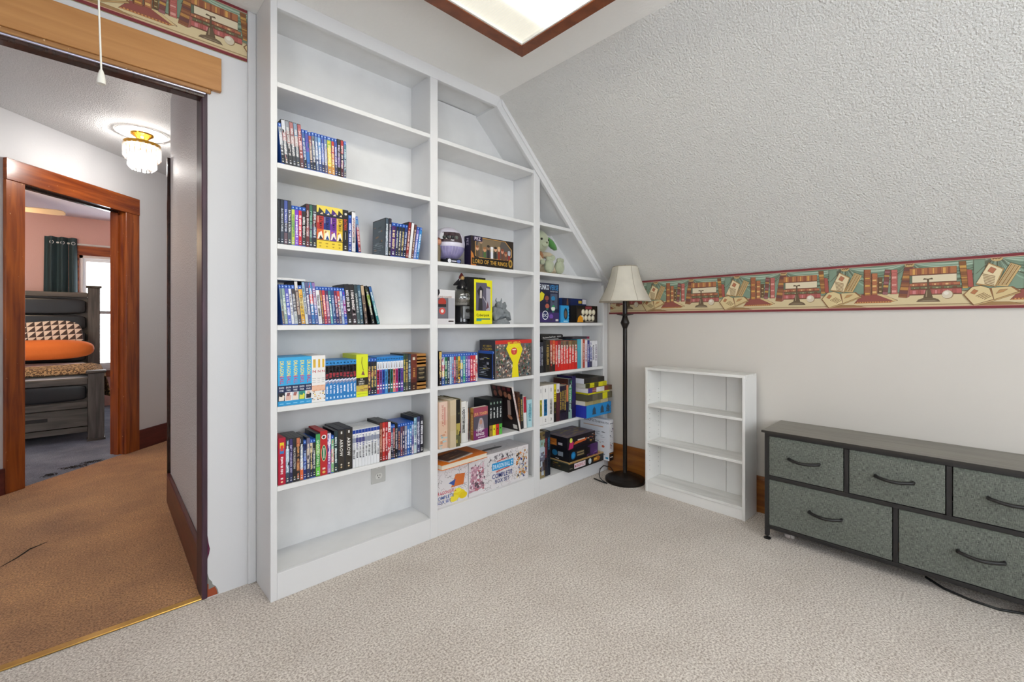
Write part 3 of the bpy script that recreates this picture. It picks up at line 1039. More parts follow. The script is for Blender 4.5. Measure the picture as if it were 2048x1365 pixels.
def border(w, h, off, per=0.553, seed=4):
    K = Canvas(w, h, eps=6e-6, start=2e-4)
    K.rect(0, 0, w, h, 'd7c8a4')
    t0 = -1
    while off + t0 * per < w:
        x0 = off + t0 * per
        t0 += 1
        unit(K, x0, per, w, h, random.Random(seed))
    K.rect(0, 0, w, 0.012, '7b3237').rect(0, 0.012, w, 0.015, 'c79a86', up=False)
    K.rect(0, h - 0.012, w, h, '7b3237').rect(0, h - 0.0145, w, h - 0.012, 'c79a86', up=False)
    return K


def clip(pts, w):
    """Sutherland-Hodgman against 0 <= x <= w"""
    for side, lim in ((1, 0.0), (-1, w)):
        out = []
        for i in range(len(pts)):
            a, b = pts[i], pts[(i + 1) % len(pts)]
            ia, ib = side * (a[0] - lim) >= 0, side * (b[0] - lim) >= 0
            if ia:
                out.append(a)
            if ia != ib:
                t = (lim - a[0]) / (b[0] - a[0])
                out.append((lim, a[1] + t * (b[1] - a[1])))
        pts = out
        if len(pts) < 3:
            return None
    return pts


def unit(K, x0, per, w, h, R):
    def P(pts, col, ink=True):
        q = clip([(x0 + t * per, v * h) for t, v in pts], w)
        if q:
            c = lin(col)
            g = lin('b08a5e')
            K.poly(q, tuple(a * 0.82 + b * 0.18 for a, b in zip(c, g)))
            if ink and len(q) < 9:
                K.line(q + [q[0]], 0.0008, '5a4034')

    def RC(t0, v0, t1, v1, col):
        P([(t0, v0), (t1, v0), (t1, v1), (t0, v1)], col)

    def D(t, v, rt, rv, col, n=12):
        P([(t + rt * math.cos(2 * math.pi * i / n), v + rv * math.sin(2 * math.pi * i / n)) for i in range(n)], col)

    def quadbands(q, n, cols):
        """bands across a spine quad (bottom-left, bottom-right, top-right, top-left)"""
        for k in range(n):
            a, b = k / n, (k + R.uniform(0.35, 0.8)) / n
            L = lambda s, e, t: (s[0] + (e[0] - s[0]) * t, s[1] + (e[1] - s[1]) * t)
            P([L(q[0], q[3], a), L(q[1], q[2], a), L(q[1], q[2], b), L(q[0], q[3], b)], cols[k % len(cols)])
    # curtain: swags between gathers, folded in light and dark
    RC(0, 0.36, 1, 0.97, '6f9484')
    for (ga, gb) in ((-0.40, 0.13), (0.13, 0.60), (0.60, 1.13)):
        for k in range(9):
            d = 0.06 + 0.055 * k
            top, bot = [], []
            for i in range(9):
                s = i / 8
                sag = 4 * s * (1 - s)
                t = ga + (gb - ga) * s
                if t < -0.001 or t > 1.001:
                    continue
                top.append((t, 0.97 - sag * d))
                bot.append((t, 0.97 - sag * (d + 0.028) - 0.004))
            if len(top) > 1:
                P(top + bot[::-1], GR[(k * 2 + 1) % 5 if k % 2 else (k + 3) % 5])
    for g in (0.13, 0.60):
        for k in range(-4, 5):
            P([(g + k * 0.006, 0.93), (g + k * 0.006 + 0.004, 0.93), (g + k * 0.03 + 0.012, 0.60 + 0.02 * abs(k)), (g + k * 0.03, 0.58 + 0.02 * abs(k))], GR[(k + 4) % 5])
        D(g, 0.93, 0.034, 0.055, 'c9b07c')
        for k in range(6):
            D(g - 0.02 + 0.008 * k, 0.925 + 0.012 * (k % 2), 0.004, 0.012, '8f5a44', 6)
    # table top
    RC(0, 0.06, 1, 0.34, 'd9caa2')
    RC(0, 0.09, 1, 0.105, 'b49c74')
    P([(0.0, 0.06), (0.3, 0.06), (0.2, 0.12), (0.02, 0.13)], '9a7a52')
    # books lying flat, spines out
    P([(0.20, 0.15), (0.47, 0.16), (0.52, 0.20), (0.40, 0.34), (0.26, 0.34)], '8a3f45')
    P([(0.20, 0.15), (0.47, 0.155), (0.50, 0.19), (0.22, 0.185)], 'cc8a54')
    for k in range(14):
        D(0.22 + 0.019 * k, 0.172, 0.005, 0.01, '9c4a3c', 5)
    P([(0.36, 0.34), (0.41, 0.34), (0.52, 0.19), (0.49, 0.185)], 'd8bf8e')
    # standing books
    for (a, c, v0, v1, col, band) in ((0.275, 0.327, 0.31, 0.88, '9c5a40', 'd3a050'), (0.331, 0.376, 0.33, 0.79, 'b06848', 'e0b878'), (0.380, 0.412, 0.36, 0.70, '5a4a34', 'cdbb8a'),
                                      (0.470, 0.518, 0.33, 0.84, 'bf6466', 'e0a098')):
        RC(a, v0, c, v1, col)
        RC(a, v0, a + 0.006, v1, '6a3428')
        quadbands([(a + 0.008, v0 + 0.03), (c - 0.006, v0 + 0.03), (c - 0.006, v1 - 0.04), (a + 0.008, v1 - 0.04)], 6, [band, col])
    q = [(0.412, 0.33), (0.448, 0.32), (0.468, 0.85), (0.430, 0.86)]
    P(q, '6f3a44')
    quadbands(q, 7, ['8f5a6a', '6f3a44', 'c2954e'])
    q = [(0.524, 0.26), (0.580, 0.24), (0.622, 0.88), (0.566, 0.88)]
    P(q, '7c4636')
    quadbands(q, 8, ['8f5a40', '5c3040', 'b8844a'])
    P([(0.58, 0.24), (0.60, 0.27), (0.64, 0.84), (0.622, 0.88)], '9a5a58')
    # stack of books on their sides
    for (v0, v1, a, c, col, cs) in ((0.29, 0.40, 0.60, 0.93, 'b4585e', ['cf8088', 'a04a50']), (0.40, 0.46, 0.61, 0.93, '5b6a52', ['97a07a', '6a4038']), (0.46, 0.53, 0.60, 0.92, 'b06a50', ['e0b080', 'a04a44']),
                                    (0.53, 0.69, 0.61, 0.90, 'e2d8bc', []), (0.69, 0.84, 0.60, 0.90, 'ab6a48', ['d8a25a', '8a4a3c'])):
        RC(a, v0, c, v1, col)
        RC(a, v0, c, v0 + 0.018, '6a3a34')
        for k in range(8 if cs else 0):
            s = a + 0.02 + k * (c - a - 0.04) / 8
            RC(s, v0 + 0.02, s + R.uniform(0.008, 0.026), v1 - 0.012, cs[k % 2])
    RC(0.60, 0.53, 0.618, 0.69, '46685c')
    # bronze scales stand
    P([(0.645, 0.155), (0.80, 0.15), (0.785, 0.20), (0.745, 0.235), (0.70, 0.235), (0.66, 0.20)], '5d5446')
    P([(0.655, 0.165), (0.79, 0.165), (0.76, 0.185), (0.69, 0.185)], '8d8470')
    P([(0.692, 0.235), (0.752, 0.235), (0.735, 0.40), (0.709, 0.40)], '4d463c')
    P([(0.705, 0.25), (0.716, 0.25), (0.718, 0.39), (0.711, 0.39)], '94896f')
    RC(0.716, 0.40, 0.728, 0.60, '4a4238')
    P([(0.690, 0.60), (0.754, 0.60), (0.748, 0.63), (0.725, 0.615), (0.719, 0.615), (0.696, 0.63)], '4a4238')
    # pale globe
    D(0.845, 0.285, 0.036, 0.085, '8f7a5c', 16)
    D(0.842, 0.29, 0.033, 0.08, 'd8d0bc', 16)
    D(0.836, 0.315, 0.016, 0.035, 'ece8dc', 10)
    # books leaning at the end of the stack
    q = [(0.935, 0.40), (0.968, 0.40), (0.955, 0.92), (0.912, 0.92)]
    P(q, '8f5c38')
    quadbands(q, 8, ['c79a50', '7a4a30', 'a9743e'])
    P([(0.968, 0.42), (1.0, 0.40), (0.99, 0.74), (0.96, 0.76)], 'a2484a')
    # open book propped upright
    for s in (0.0, 1.0):
        O = -1.0 if s else 0.0
        E = lambda pts: [(t - O, v) for t, v in pts]
        P(E([(0.010, 0.46), (0.085, 0.86), (0.170, 0.73), (0.125, 0.40)]), 'b9935e')
        P(E([(0.014, 0.48), (0.086, 0.84), (0.163, 0.72), (0.120, 0.42)]), 'e4d5ae')
        P(E([(0.078, 0.70), (0.098, 0.78), (0.128, 0.73), (0.108, 0.65)]), 'b06a52')
        for k in range(7):
            P(E([(0.050 + 0.002 * k, 0.66 - 0.03 * k), (0.120 - 0.001 * k, 0.60 - 0.03 * k), (0.120 - 0.001 * k, 0.588 - 0.03 * k), (0.050 + 0.002 * k, 0.648 - 0.03 * k)]), 'a08660')
        P(E([(0.125, 0.42), (0.205, 0.83), (0.262, 0.76), (0.190, 0.40)]), 'c9ad78')
        for k in range(5):
            P(E([(0.133 + 0.011 * k, 0.43), (0.137 + 0.011 * k, 0.43), (0.212 + 0.009 * k, 0.81 - 0.012 * k), (0.209 + 0.009 * k, 0.81 - 0.012 * k)]), ['8e6c44', 'e8d8b0'][k % 2])
        # open book lying on the table
        P(E([(-0.062, 0.27), (0.0, 0.05), (0.118, 0.14), (0.26, 0.30), (0.215, 0.40), (0.09, 0.38), (0.04, 0.44), (-0.01, 0.42)]), '8a5a3a')
        P(E([(-0.055, 0.27), (0.0, 0.075), (0.112, 0.17), (0.088, 0.38), (0.04, 0.43), (-0.01, 0.41)]), 'dcc999')
        P(E([(0.115, 0.165), (0.245, 0.30), (0.205, 0.395), (0.10, 0.385)]), 'd6c190')
        P(E([(-0.02, 0.30), (0.002, 0.37), (0.026, 0.34), (0.004, 0.27)]), 'b5724e')
        for k in range(5):
            P(E([(0.012 + 0.012 * k, 0.24 - 0.016 * k), (0.06 + 0.01 * k, 0.30 - 0.016 * k), (0.06 + 0.01 * k, 0.29 - 0.016 * k), (0.012 + 0.012 * k, 0.23 - 0.016 * k)]), '9a7c50')
        P(E([(0.125, 0.27), (0.165, 0.30), (0.19, 0.35), (0.145, 0.345)]), 'b98a5c')
        P(E([(0.0, 0.05), (0.118, 0.14), (0.118, 0.165), (0.0, 0.075)]), 'c4a878')
        P(E([(0.118, 0.14), (0.26, 0.28), (0.25, 0.30), (0.118, 0.165)]), 'b99a6a')


BH = 0.241
wbr = thing('wallpaper_border', 'wallpaper border of old books and green drapes along the knee wall', 'wallpaper border', (XR, 1.985, 1.213))
MB().box(-0.0004, -4.1, 0, -0.0001, 0.0, BH).build('paper', mat('border_paper', 'd7c8a4', 0.8), wbr)
border(3.2, BH, 1.42 - 0.553 * 2).build('book_print', wbr, (-0.0004, 0, 0), *SIDE, material=PAPERPRINT)
wbl = thing('wallpaper_border', 'wallpaper border strip of old books above the wooden door header', 'wallpaper border', (-0.9, YW, 2.29))
MB().box(0, -0.0004, 0, 1.405, -0.0001, 0.224).build('paper', 'border_paper', wbl)
border(1.405, 0.224, 0.872 - 0.553 * 1).build('book_print', wbl, (0, -0.0004, 0), *FRONT, material=PAPERPRINT)
# ================================================================== crystal ceiling fixture on the landing
CX, CY = 0.300, 4.375
CF = thing('crystal_ceiling_light', 'small brass ceiling light with two tiers of glass prisms on the landing', 'light', (CX, CY, HZ))
MB().lathe([(0.157, -0.004), (0.157, 0.0)], 40).build('ceiling_medallion', mat('medallion', 'd4d2d0', 0.6), CF)
MB().lathe([(0.010, -0.052), (0.03, -0.045), (0.048, -0.028), (0.068, -0.014), (0.072, -0.004)], 28).build('canopy', 'brass', CF, smooth=30)
MB().lathe([(0.008, -0.09), (0.008, -0.045)], 12).build('stem', 'brass', CF)
rg = MB().lathe([(0.108, -0.098), (0.112, -0.098), (0.112, -0.076), (0.108, -0.076), (0.108, -0.098)], 40, close=False).build('ring', 'brass', CF, smooth=40)
for k in range(3):
    a = 2.1 * k + 0.4
    MB().tube([(0.006 * math.cos(a), 0.006 * math.sin(a), -0.08), (0.11 * math.cos(a), 0.11 * math.sin(a), -0.088)], 0.003, 6).build('ring_arm', 'brass', CF)


def crystal(name):
    m = bpy.data.materials.new(name)
    m.use_nodes = True
    nt = m.node_tree
    nt.nodes.remove(nt.nodes['Principled BSDF'])
    t = nt.nodes.new('ShaderNodeBsdfTransparent')
    t.inputs['Color'].default_value = (0.97, 0.98, 1.0, 1)
    g = nt.nodes.new('ShaderNodeBsdfGlossy')
    g.inputs['Roughness'].default_value = 0.08
    l = nt.nodes.new('ShaderNodeBsdfTranslucent')
    m1 = nt.nodes.new('ShaderNodeMixShader')
    m1.inputs[0].default_value = 0.07
    m2 = nt.nodes.new('ShaderNodeMixShader')
    m2.inputs[0].default_value = 0.34
    nt.links.new(t.outputs[0], m1.inputs[1])
    nt.links.new(l.outputs[0], m1.inputs[2])
    nt.links.new(m1.outputs[0], m2.inputs[1])
    nt.links.new(g.outputs[0], m2.inputs[2])
    nt.links.new(m2.outputs[0], nt.nodes['Material Output'].inputs['Surface'])
    MATS[name] = m


crystal('crystal_glass')


def prism_mesh(w, ztop, zbot, r):
    """a three-sided glass bar with a pointed, inward-cut foot"""
    b = MB()
    vs = [(r, -w, ztop), (r, w, ztop), (r + 0.011, 0, ztop), (r, -w, zbot + 0.03), (r, w, zbot + 0.03), (r + 0.011, 0, zbot + 0.02), (r - 0.012, -w * 0.7, zbot), (r - 0.012, w * 0.7, zbot), (r - 0.006, 0, zbot)]
    fs = [(0, 1, 2), (0, 3, 4, 1), (1, 4, 5, 2), (2, 5, 3, 0), (3, 6, 7, 4), (4, 7, 8, 5), (5, 8, 6, 3), (6, 8, 7)]
    return b.add(vs, fs)


for (n, r, w_, zt, zb) in ((20, 0.106, 0.0150, -0.092, -0.205), (14, 0.076, 0.0150, -0.17, -0.275)):
    p0 = prism_mesh(w_, zt, zb, r).build('glass_prism', 'crystal_glass', CF)
    for k in range(1, n):
        c = p0.copy()
        COL.objects.link(c)
        c.parent = CF
        c.rotation_euler = (0, 0, 2 * math.pi * k / n)
MB().ball((0, 0, -0.16), 0.028, 14, 10, (1, 1, 1.25)).build('bulb', mat('bulb_lit', 'ffffff', 0.4, emit=('fff0d8', 5.0)), CF, smooth=60)
li = bpy.data.lights.new('crystal_lamp', 'POINT')
li.energy = 28
li.color = (1.0, 0.94, 0.86)
li.shadow_soft_size = 0.035
lo = bpy.data.objects.new('crystal_lamp', li)
lo.location = (CX, CY, HZ - 0.225)
COL.objects.link(lo)

# ================================================================== bed
wood('bed_wood', '3a3833', '5f5a52', scale=(3, 30, 30), rough=0.5)
wood('bed_wood_post', '3c3a36', '625d56', scale=(30, 30, 3), rough=0.45)
mat('bed_leather', '16191c', 0.3, bump=(140, 0.15, 4, 0.003))
BED = thing('upholstered_bed', 'grey wooden bed with black padded headboard and footboard drawer', 'bed', (-0.82, 5.93, 0))


def bd(name, m, mb, **kw):
    o = mb.build(name, m, kw.pop('parent', BED), **kw)
    o.matrix_parent_inverse = Matrix.Translation((0.82, -5.93, 0)) if o.parent == BED else o.parent.matrix_world.inverted()
    return o


BX0, BX1 = -1.76, 0.12
for x0 in (BX1 - 0.118, BX0):
    bd('foot_post', 'bed_wood_post', MB().box(x0, 5.925, 0.02, x0 + 0.118, 6.03, 0.655), bevel=0.004)
    bd('post_cap', 'bed_wood', MB().box(x0 - 0.014, 5.91, 0.655, x0 + 0.132, 6.045, 0.68), bevel=0.006)
    bd('post_base', 'bed_wood', MB().box(x0 - 0.008, 5.915, 0.0, x0 + 0.126, 6.04, 0.022), bevel=0.003)
    bd('head_post', 'bed_wood_post', MB().box(x0, 8.0, 0.0, x0 + 0.118, 8.11, 1.60), bevel=0.004)
    bd('post_cap', 'bed_wood', MB().box(x0 - 0.016, 7.985, 1.60, x0 + 0.134, 8.125, 1.63), bevel=0.006)
fx0, fx1 = BX0 + 0.118, BX1 - 0.118
bd('top_rail', 'bed_wood', MB().box(fx0, 5.945, 0.552, fx1, 6.02, 0.608), bevel=0.004)
bd('footboard_panel', 'bed_wood', MB().box(fx0, 5.985, 0.10, fx1, 6.02, 0.552))
bd('padded_panel', 'bed_leather', MB().cushion(fx0 + 0.01, 5.945, 0.395, fx1 - 0.01, 6.01, 0.548, 0.25), smooth=60)
bd('rail', 'bed_wood', MB().box(fx0, 5.95, 0.325, fx1, 5.985, 0.385), bevel=0.003)
dw = bd('drawer', 'bed_wood', MB().box(fx0 + 0.02, 5.942, 0.150, fx1, 5.985, 0.315), bevel=0.003)
bd('pull_slot', 'slot_black', MB().box(fx1 - 0.60, 5.9405, 0.225, fx1 - 0.27, 5.943, 0.258), bevel=0.001)
bd('rail', 'bed_wood', MB().box(fx0, 5.95, 0.09, fx1, 5.985, 0.143), bevel=0.003)
bd('side_rail', 'bed_wood', MB().box(BX1 - 0.06, 6.03, 0.12, BX1 - 0.025, 8.0, 0.36), bevel=0.003)
bd('side_rail', 'bed_wood', MB().box(BX0 + 0.025, 6.03, 0.12, BX0 + 0.06, 8.0, 0.36), bevel=0.003)
bd('top_rail', 'bed_wood', MB().box(fx0, 8.005, 1.475, fx1, 8.09, 1.535), bevel=0.004)
bd('headboard_panel', 'bed_wood', MB().box(fx0, 8.06, 0.35, fx1, 8.09, 1.475))
for z0, z1 in ((1.25, 1.455), (1.045, 1.245), (0.84, 1.04), (0.635, 0.835)):
    bd('padded_panel', 'bed_leather', MB().cushion(fx0 + 0.01, 8.0, z0, fx1 - 0.015, 8.08, z1, 0.28), smooth=60)

mat('white_bedding', 'e6e4e2', 0.85, bump=(14, 0.3, 3, 0.02))
mt = MB().cushion(-1.70, 6.04, 0.30, 0.035, 7.99, 0.630, 0.16, n=8).build('mattress', 'white_bedding', smooth=60)
tag(mt, 'white sheeted mattress lying in the grey bed frame', 'mattress')


def drape(name, x0, x1, y0, y1, zt, drop, m, seed, front=0.0):
    """cover lying on the mattress and hanging over its right side"""
    R = random.Random(seed)
    nx, ny = 30, 22
    vs, fs = [], []
    L = (x1 - x0) + drop
    for i in range(nx + 1):
        s = L * i / nx
        for k in range(ny + 1):
            y = y0 + (y1 - y0) * k / ny
            wv = 0.010 * math.sin(y * 9 + seed) * math.sin(s * 5 + seed) + 0.004 * math.sin(y * 31)
            if s < x1 - x0:
                e = max(0, s - (x1 - x0 - 0.08)) / 0.08
                vs.append((x0 + s, y, zt + wv - 0.03 * e * e - front * math.exp(-(y - y0) / 0.06)))
            else:
                d = s - (x1 - x0)
                vs.append((x1 + 0.03 * (1 - math.exp(-d * 12)) + 0.02 * math.sin(y * 14 + seed) * d / drop + 0.02 * d, y + 0.01 * math.sin(d * 20), zt - 0.03 - d))
    for i in range(nx):
        for k in range(ny):
            a = i * (ny + 1) + k
            fs.append((a, a + ny + 1, a + ny + 2, a + 1))
    o = MB().add(vs, fs).build(name, m, smooth=70)
    so = o.modifiers.new('thickness', 'SOLIDIFY')
    so.thickness = 0.012
    so.offset = 1
    return o


tag(drape('duvet', -1.66, 0.05, 6.08, 7.62, 0.645, 0.16, "white_bedding", 2), 'white duvet spread over the bed beneath the spotted throw', 'duvet')
m = mat('spotted_throw', 'a5835a', 0.95, bump=(160, 0.5, 4))
nt = m.node_tree
tc = nt.nodes.new('ShaderNodeTexCoord')
vo = nt.nodes.new('ShaderNodeTexVoronoi')
vo.inputs['Scale'].default_value = 55
nt.links.new(tc.outputs['Object'], vo.inputs['Vector'])
rp = nt.nodes.new('ShaderNodeValToRGB')
rp.color_ramp.interpolation = 'CONSTANT'
rp.color_ramp.elements[0].color = (*lin('8a6a48'), 1)
rp.color_ramp.elements[1].position = 0.30
rp.color_ramp.elements[1].color = (*lin('2a2018'), 1)
e_ = rp.color_ramp.elements.new(0.52)
e_.color = (*lin('b59468'), 1)
nt.links.new(vo.outputs['Distance'], rp.inputs['Fac'])
nt.links.new(rp.outputs['Color'], nt.nodes['Principled BSDF'].inputs['Base Color'])
tag(drape('spotted_throw', -1.64, 0.105, 6.05, 6.55, 0.695, 0.26, 'spotted_throw', 5, 0.05), 'brown leopard-spotted throw folded across the foot of the bed', 'throw')
mat('orange_cotton', 'd8732f', 0.85, bump=(12, 0.35, 3, 0.02))
p = MB().cushion(-0.80, 7.25, 0.715, 0.06, 7.66, 0.945, 0.7).build('orange_pillow', 'orange_cotton', smooth=70)
tag(p, 'plump orange pillow lying in front of the patterned one', 'pillow')
m = mat('triangle_cotton', 'e8dccb', 0.85)
nt = m.node_tree
tc = nt.nodes.new('ShaderNodeTexCoord')
sp = nt.nodes.new('ShaderNodeSeparateXYZ')
nt.links.new(tc.outputs['Object'], sp.inputs[0])
fu = nmath('FRACT', nmath('MULTIPLY', sp.outputs['X'], 15.0))
fv = nmath('FRACT', nmath('MULTIPLY', sp.outputs['Z'], 15.0))
gt = nmath('GREATER_THAN', fu, fv)
mx = nt.nodes.new('ShaderNodeMix')
mx.data_type = 'RGBA'
nt.links.new(gt, mx.inputs['Factor'])
mx.inputs[6].default_value = (*lin('e6d8c6'), 1)
mx.inputs[7].default_value = (*lin('4a3c36'), 1)
nt.links.new(mx.outputs[2], nt.nodes['Principled BSDF'].inputs['Base Color'])
p = MB().cushion(-0.40, -0.07, -0.20, 0.40, 0.07, 0.20, 0.55).build('triangle_pillow', 'triangle_cotton', smooth=70)
p.location = (-0.44, 7.80, 0.955)
p.rotation_euler = (math.radians(-14), math.radians(-6), 0)
tag(p, 'cream and brown triangle-patterned pillow propped on the headboard', 'pillow')

# curtain, rod
mat('curtain_cloth', '33474b', 0.8, bump=(200, 0.1, 2))
CU = thing('curtain', 'dark teal curtain panel gathered beside the bright window', 'curtain', (-0.25, 8.24, 1.2))
vs, fs = [], []
NX_, NZ_ = 48, 10
for k in range(NZ_ + 1):
    z = 1.06 - (1.06 - -1.0) * k / NZ_
    for i in range(NX_ + 1):
        s = i / NX_
        spread = 1.0 + 0.12 * k / NZ_
        x = (s - 0.5) * 0.30 * spread
        y = 0.035 * math.sin(s * math.pi * 2 * 3.0 + 0.6) - 0.006 * math.sin(s * 40)
        vs.append((x - 0.006 * k / NZ_, y, z))
for k in range(NZ_):
    for i in range(NX_):
        a = k * (NX_ + 1) + i
        fs.append((a, a + 1, a + NX_ + 2, a + NX_ + 1))
pn = MB().add(vs, fs).build('panel', 'curtain_cloth', CU, smooth=80)
for s in (0.22, 0.55, 0.88):
    MB().tube([((s - 0.5) * 0.3 + 0.018 * math.cos(t), -0.03, 0.985 + 0.018 * math.sin(t)) for t in [2 * math.pi * q / 12 for q in range(13)]], 0.004, 5).build('eyelet', mat('eyelet_steel', 'b9bcc0', 0.3, metal=1.0), CU)
rd = MB().tube([(-0.32, 8.275, 2.19), (0.95, 8.275, 2.19)], 0.012, 12).build('curtain_rod', mat('rod_white', 'd8d6d2', 0.35), smooth=60)
tag(rd, 'pale metal curtain rod above the bedroom window', 'curtain rod')
# roller-blind slats seen through the lower sash
VB = thing('window_blind', 'white slatted blind lowered behind the bottom sash of the bedroom window', 'blind', (0.32, 8.335, 0.56))
mat('blind_white', 'f2f2f2', 0.6)
s0 = MB().box(-0.36, -0.010, 0, 0.36, 0.010, 0.0012).build('slat', 'blind_white', VB)
s0.rotation_euler = (math.radians(14), 0, 0)
for k in range(1, 16):
    c = s0.copy()
    COL.objects.link(c)
    c.parent = VB
    c.location = (0, 0, 0.042 * k)

# ceiling fan
FAN = thing('ceiling_fan', 'ceiling fan with pale wooden blades above the bed', 'ceiling fan', (-0.82, 6.55, 2.553))
mat('fan_white', 'd9d4cc', 0.4)
mat('fan_blade', 'e2c7a4', 0.5)
MB().lathe([(0.012, -0.17), (0.012, -0.02)], 12).build('down_rod', 'fan_white', FAN)
MB().lathe([(0.03, -0.05), (0.07, -0.02), (0.075, 0.0)], 20).build('canopy', 'fan_white', FAN, smooth=40)
MB().lathe([(0.05, -0.30), (0.11, -0.28), (0.12, -0.22), (0.09, -0.18), (0.02, -0.165)], 24).build('motor', 'fan_white', FAN, smooth=40)
MB().ball((0, 0, -0.34), 0.075, 18, 10, (1, 1, 0.7)).build('globe', mat('fan_globe', 'fff2e0', 0.4, emit=('ffd9a8', 5.0)), FAN, smooth=60)
for k in range(5):
    a = math.radians(-8 + 72 * k)
    pts = [(0.15, -0.05), (0.60, -0.068), (0.655, -0.05), (0.665, 0.0), (0.655, 0.05), (0.60, 0.068), (0.15, 0.05)]
    bl = MB().prism(pts, 'z', -0.004, 0.004).build('blade', 'fan_blade', FAN, bevel=0.002)
    bl.rotation_euler = (math.radians(-13), 0, a)
    bl.location = (0, 0, -0.285)
    ir = MB().box(0.08, -0.014, -0.006, 0.22, 0.014, 0.0).build('blade_arm', 'fan_white', FAN, bevel=0.002)
    ir.rotation_euler = (0, 0, a)
    ir.location = (0, 0, -0.268)
li = bpy.data.lights.new('fan_lamp', 'POINT')
li.energy = 30
li.color = (1.0, 0.78, 0.52)
li.shadow_soft_size = 0.07
lo = bpy.data.objects.new('fan_lamp', li)
lo.location = (-0.82, 6.55, 2.553 - 0.43)
COL.objects.link(lo)

# frayed dark carpet threads in the bedroom doorway
R = random.Random(7)
fr = MB()
for (cx, cy, n, sp_) in ((-0.20, 4.80, 26, 0.02), (-0.075, 4.93, 46, 0.035), (0.02, 5.01, 40, 0.03)):
    for k in range(n):
        x, y = cx + R.gauss(0, sp_), cy + R.gauss(0, sp_) * 0.5
        a = R.uniform(0, 6.28)
        L = R.uniform(0.015, 0.04)
        fr.tube([(x, y, 0.0), (x + 0.4 * L * math.cos(a), y + 0.4 * L * math.sin(a), 0.012), (x + L * math.cos(a), y + L * math.sin(a), 0.004)], 0.0012, 4)
o = fr.build('frayed_threads', mat('thread_dark', '2a2622', 0.9))
tag(o, 'dark frayed carpet threads lying in the bedroom doorway', 'threads', kind='stuff')
# pulled carpet seam on the landing
sm_ = MB().tube([(-0.30, 3.16, 0.001), (-0.25, 3.23, 0.002), (-0.21, 3.31, 0.003), (-0.15, 3.36, 0.001)], 0.0028, 5, [0.3, 1, 1, 0.3]).build('carpet_run', 'thread_dark')
tag(sm_, 'dark pulled run in the brown landing carpet', 'carpet flaw')
# ================================================================== film cases, books and boxes on the shelves
ORD = 'first second third fourth fifth sixth seventh eighth ninth tenth eleventh twelfth thirteenth fourteenth fifteenth sixteenth seventeenth eighteenth nineteenth twentieth'.split()
ORD += ['twenty-' + w for w in ORD[:9]] + ['thirtieth'] + ['thirty-' + w for w in ORD[:9]] + ['fortieth'] + ['forty-' + w for w in ORD[:9]]
mat('case_black', '17181c', 0.35)
mat('case_blue', '1e56b4', 0.3)
mat('case_navy', '17357e', 0.3)
mat('case_white', 'dfe0e2', 0.35)
mat('page_paper', 'ded6c4', 0.85, vary=(300, 0.08))
FR = YF + 0.012                      # plane in which the spines stand


def cover_mat(c):
    return mat('cover_' + c, c, 0.45)


def speckle(K, x0, y0, x1, y1, cols, n, R, s=1.0):
    """small printed patches, the picture on a spine or box seen from afar"""
    for _ in range(n):
        w, h = R.uniform(0.12, 0.45) * (x1 - x0) * s, R.uniform(0.04, 0.12) * (y1 - y0) * s
        x, y = R.uniform(x0, x1 - w), R.uniform(y0, y1 - h)
        k = R.uniform(-0.3, 0.3) * w
        K.poly([(x, y), (x + w, y + R.uniform(-0.2, 0.2) * h), (min(x1, max(x0, x + w + k)), y + h), (min(x1, max(x0, x + k)), y + h * R.uniform(0.7, 1.1))], R.choice(cols))


def greek(K, x, y0, y1, wd, col, R):
    """a run of letter-sized marks down a spine where the title cannot be read"""
    y = y1
    while y > y0 + 0.003:
        L = R.uniform(0.0035, 0.006)
        if R.random() < 0.14:
            y -= 0.004
            continue
        a, c = R.uniform(0.3, 0.5) * wd, R.uniform(0.3, 0.5) * wd
        K.rect(x - a, max(y0, y - L), x + c, y - 0.0006, col, up=False)
        if R.random() < 0.6:
            K.rect(x - a * 0.35, max(y0, y - L * 0.75), x + c * 0.3, y - L * 0.35, R.choice(K.under), up=True)
            K.z -= K.eps
        y -= L + 0.0008


def spine(w, h, cols, text, tcol, R, y0=0.003, y1=None, busy=6, logo=True, tspan=None):
    """print for an upright spine; cols run from top to bottom"""
    y1 = y1 if y1 is not None else h - 0.003
    m_ = 0.0007
    K = Canvas(w, h)
    n = len(cols)
    K.rect(m_, y0, w - m_, y1, cols[-1])
    top = y1
    for i, c in enumerate(cols):
        bot = y0 if i == n - 1 else y1 - (y1 - y0) * (i + 1 + R.uniform(-0.2, 0.2)) / n
        K.rect(m_, bot, w - m_, top, c)
        top = bot
    if busy:
        speckle(K, m_, y0, w - m_, y1, cols + cols, busy, R)
    K.under = cols
    H = y1 - y0
    a, b = tspan or (0.22, 0.86)
    if text == '~':
        greek(K, w / 2, y0 + H * a, y0 + H * b, w * 0.62, tcol, R)
    elif text:
        K.text(text, w / 2, y0 + H * (a + b) / 2, w * 0.52, tcol, -math.pi / 2, fit=H * (b - a))
    if logo:
        K.rect(w * 0.28, y0 + 0.006, w * 0.72, y0 + 0.006 + w * 0.3, 'd0d2d6').rect(w * 0.34, y0 + 0.016, w * 0.66, y0 + 0.016 + w * 0.25, R.choice(['c8c8c8', 'e0d8b0', 'b0b8c8']), up=False)
    return K


def rounded(w, d, r):
    return [(0, d), (0, r), (r * 0.3, r * 0.3), (r, 0), (w - r, 0), (w - r * 0.3, r * 0.3), (w, r), (w, d)]


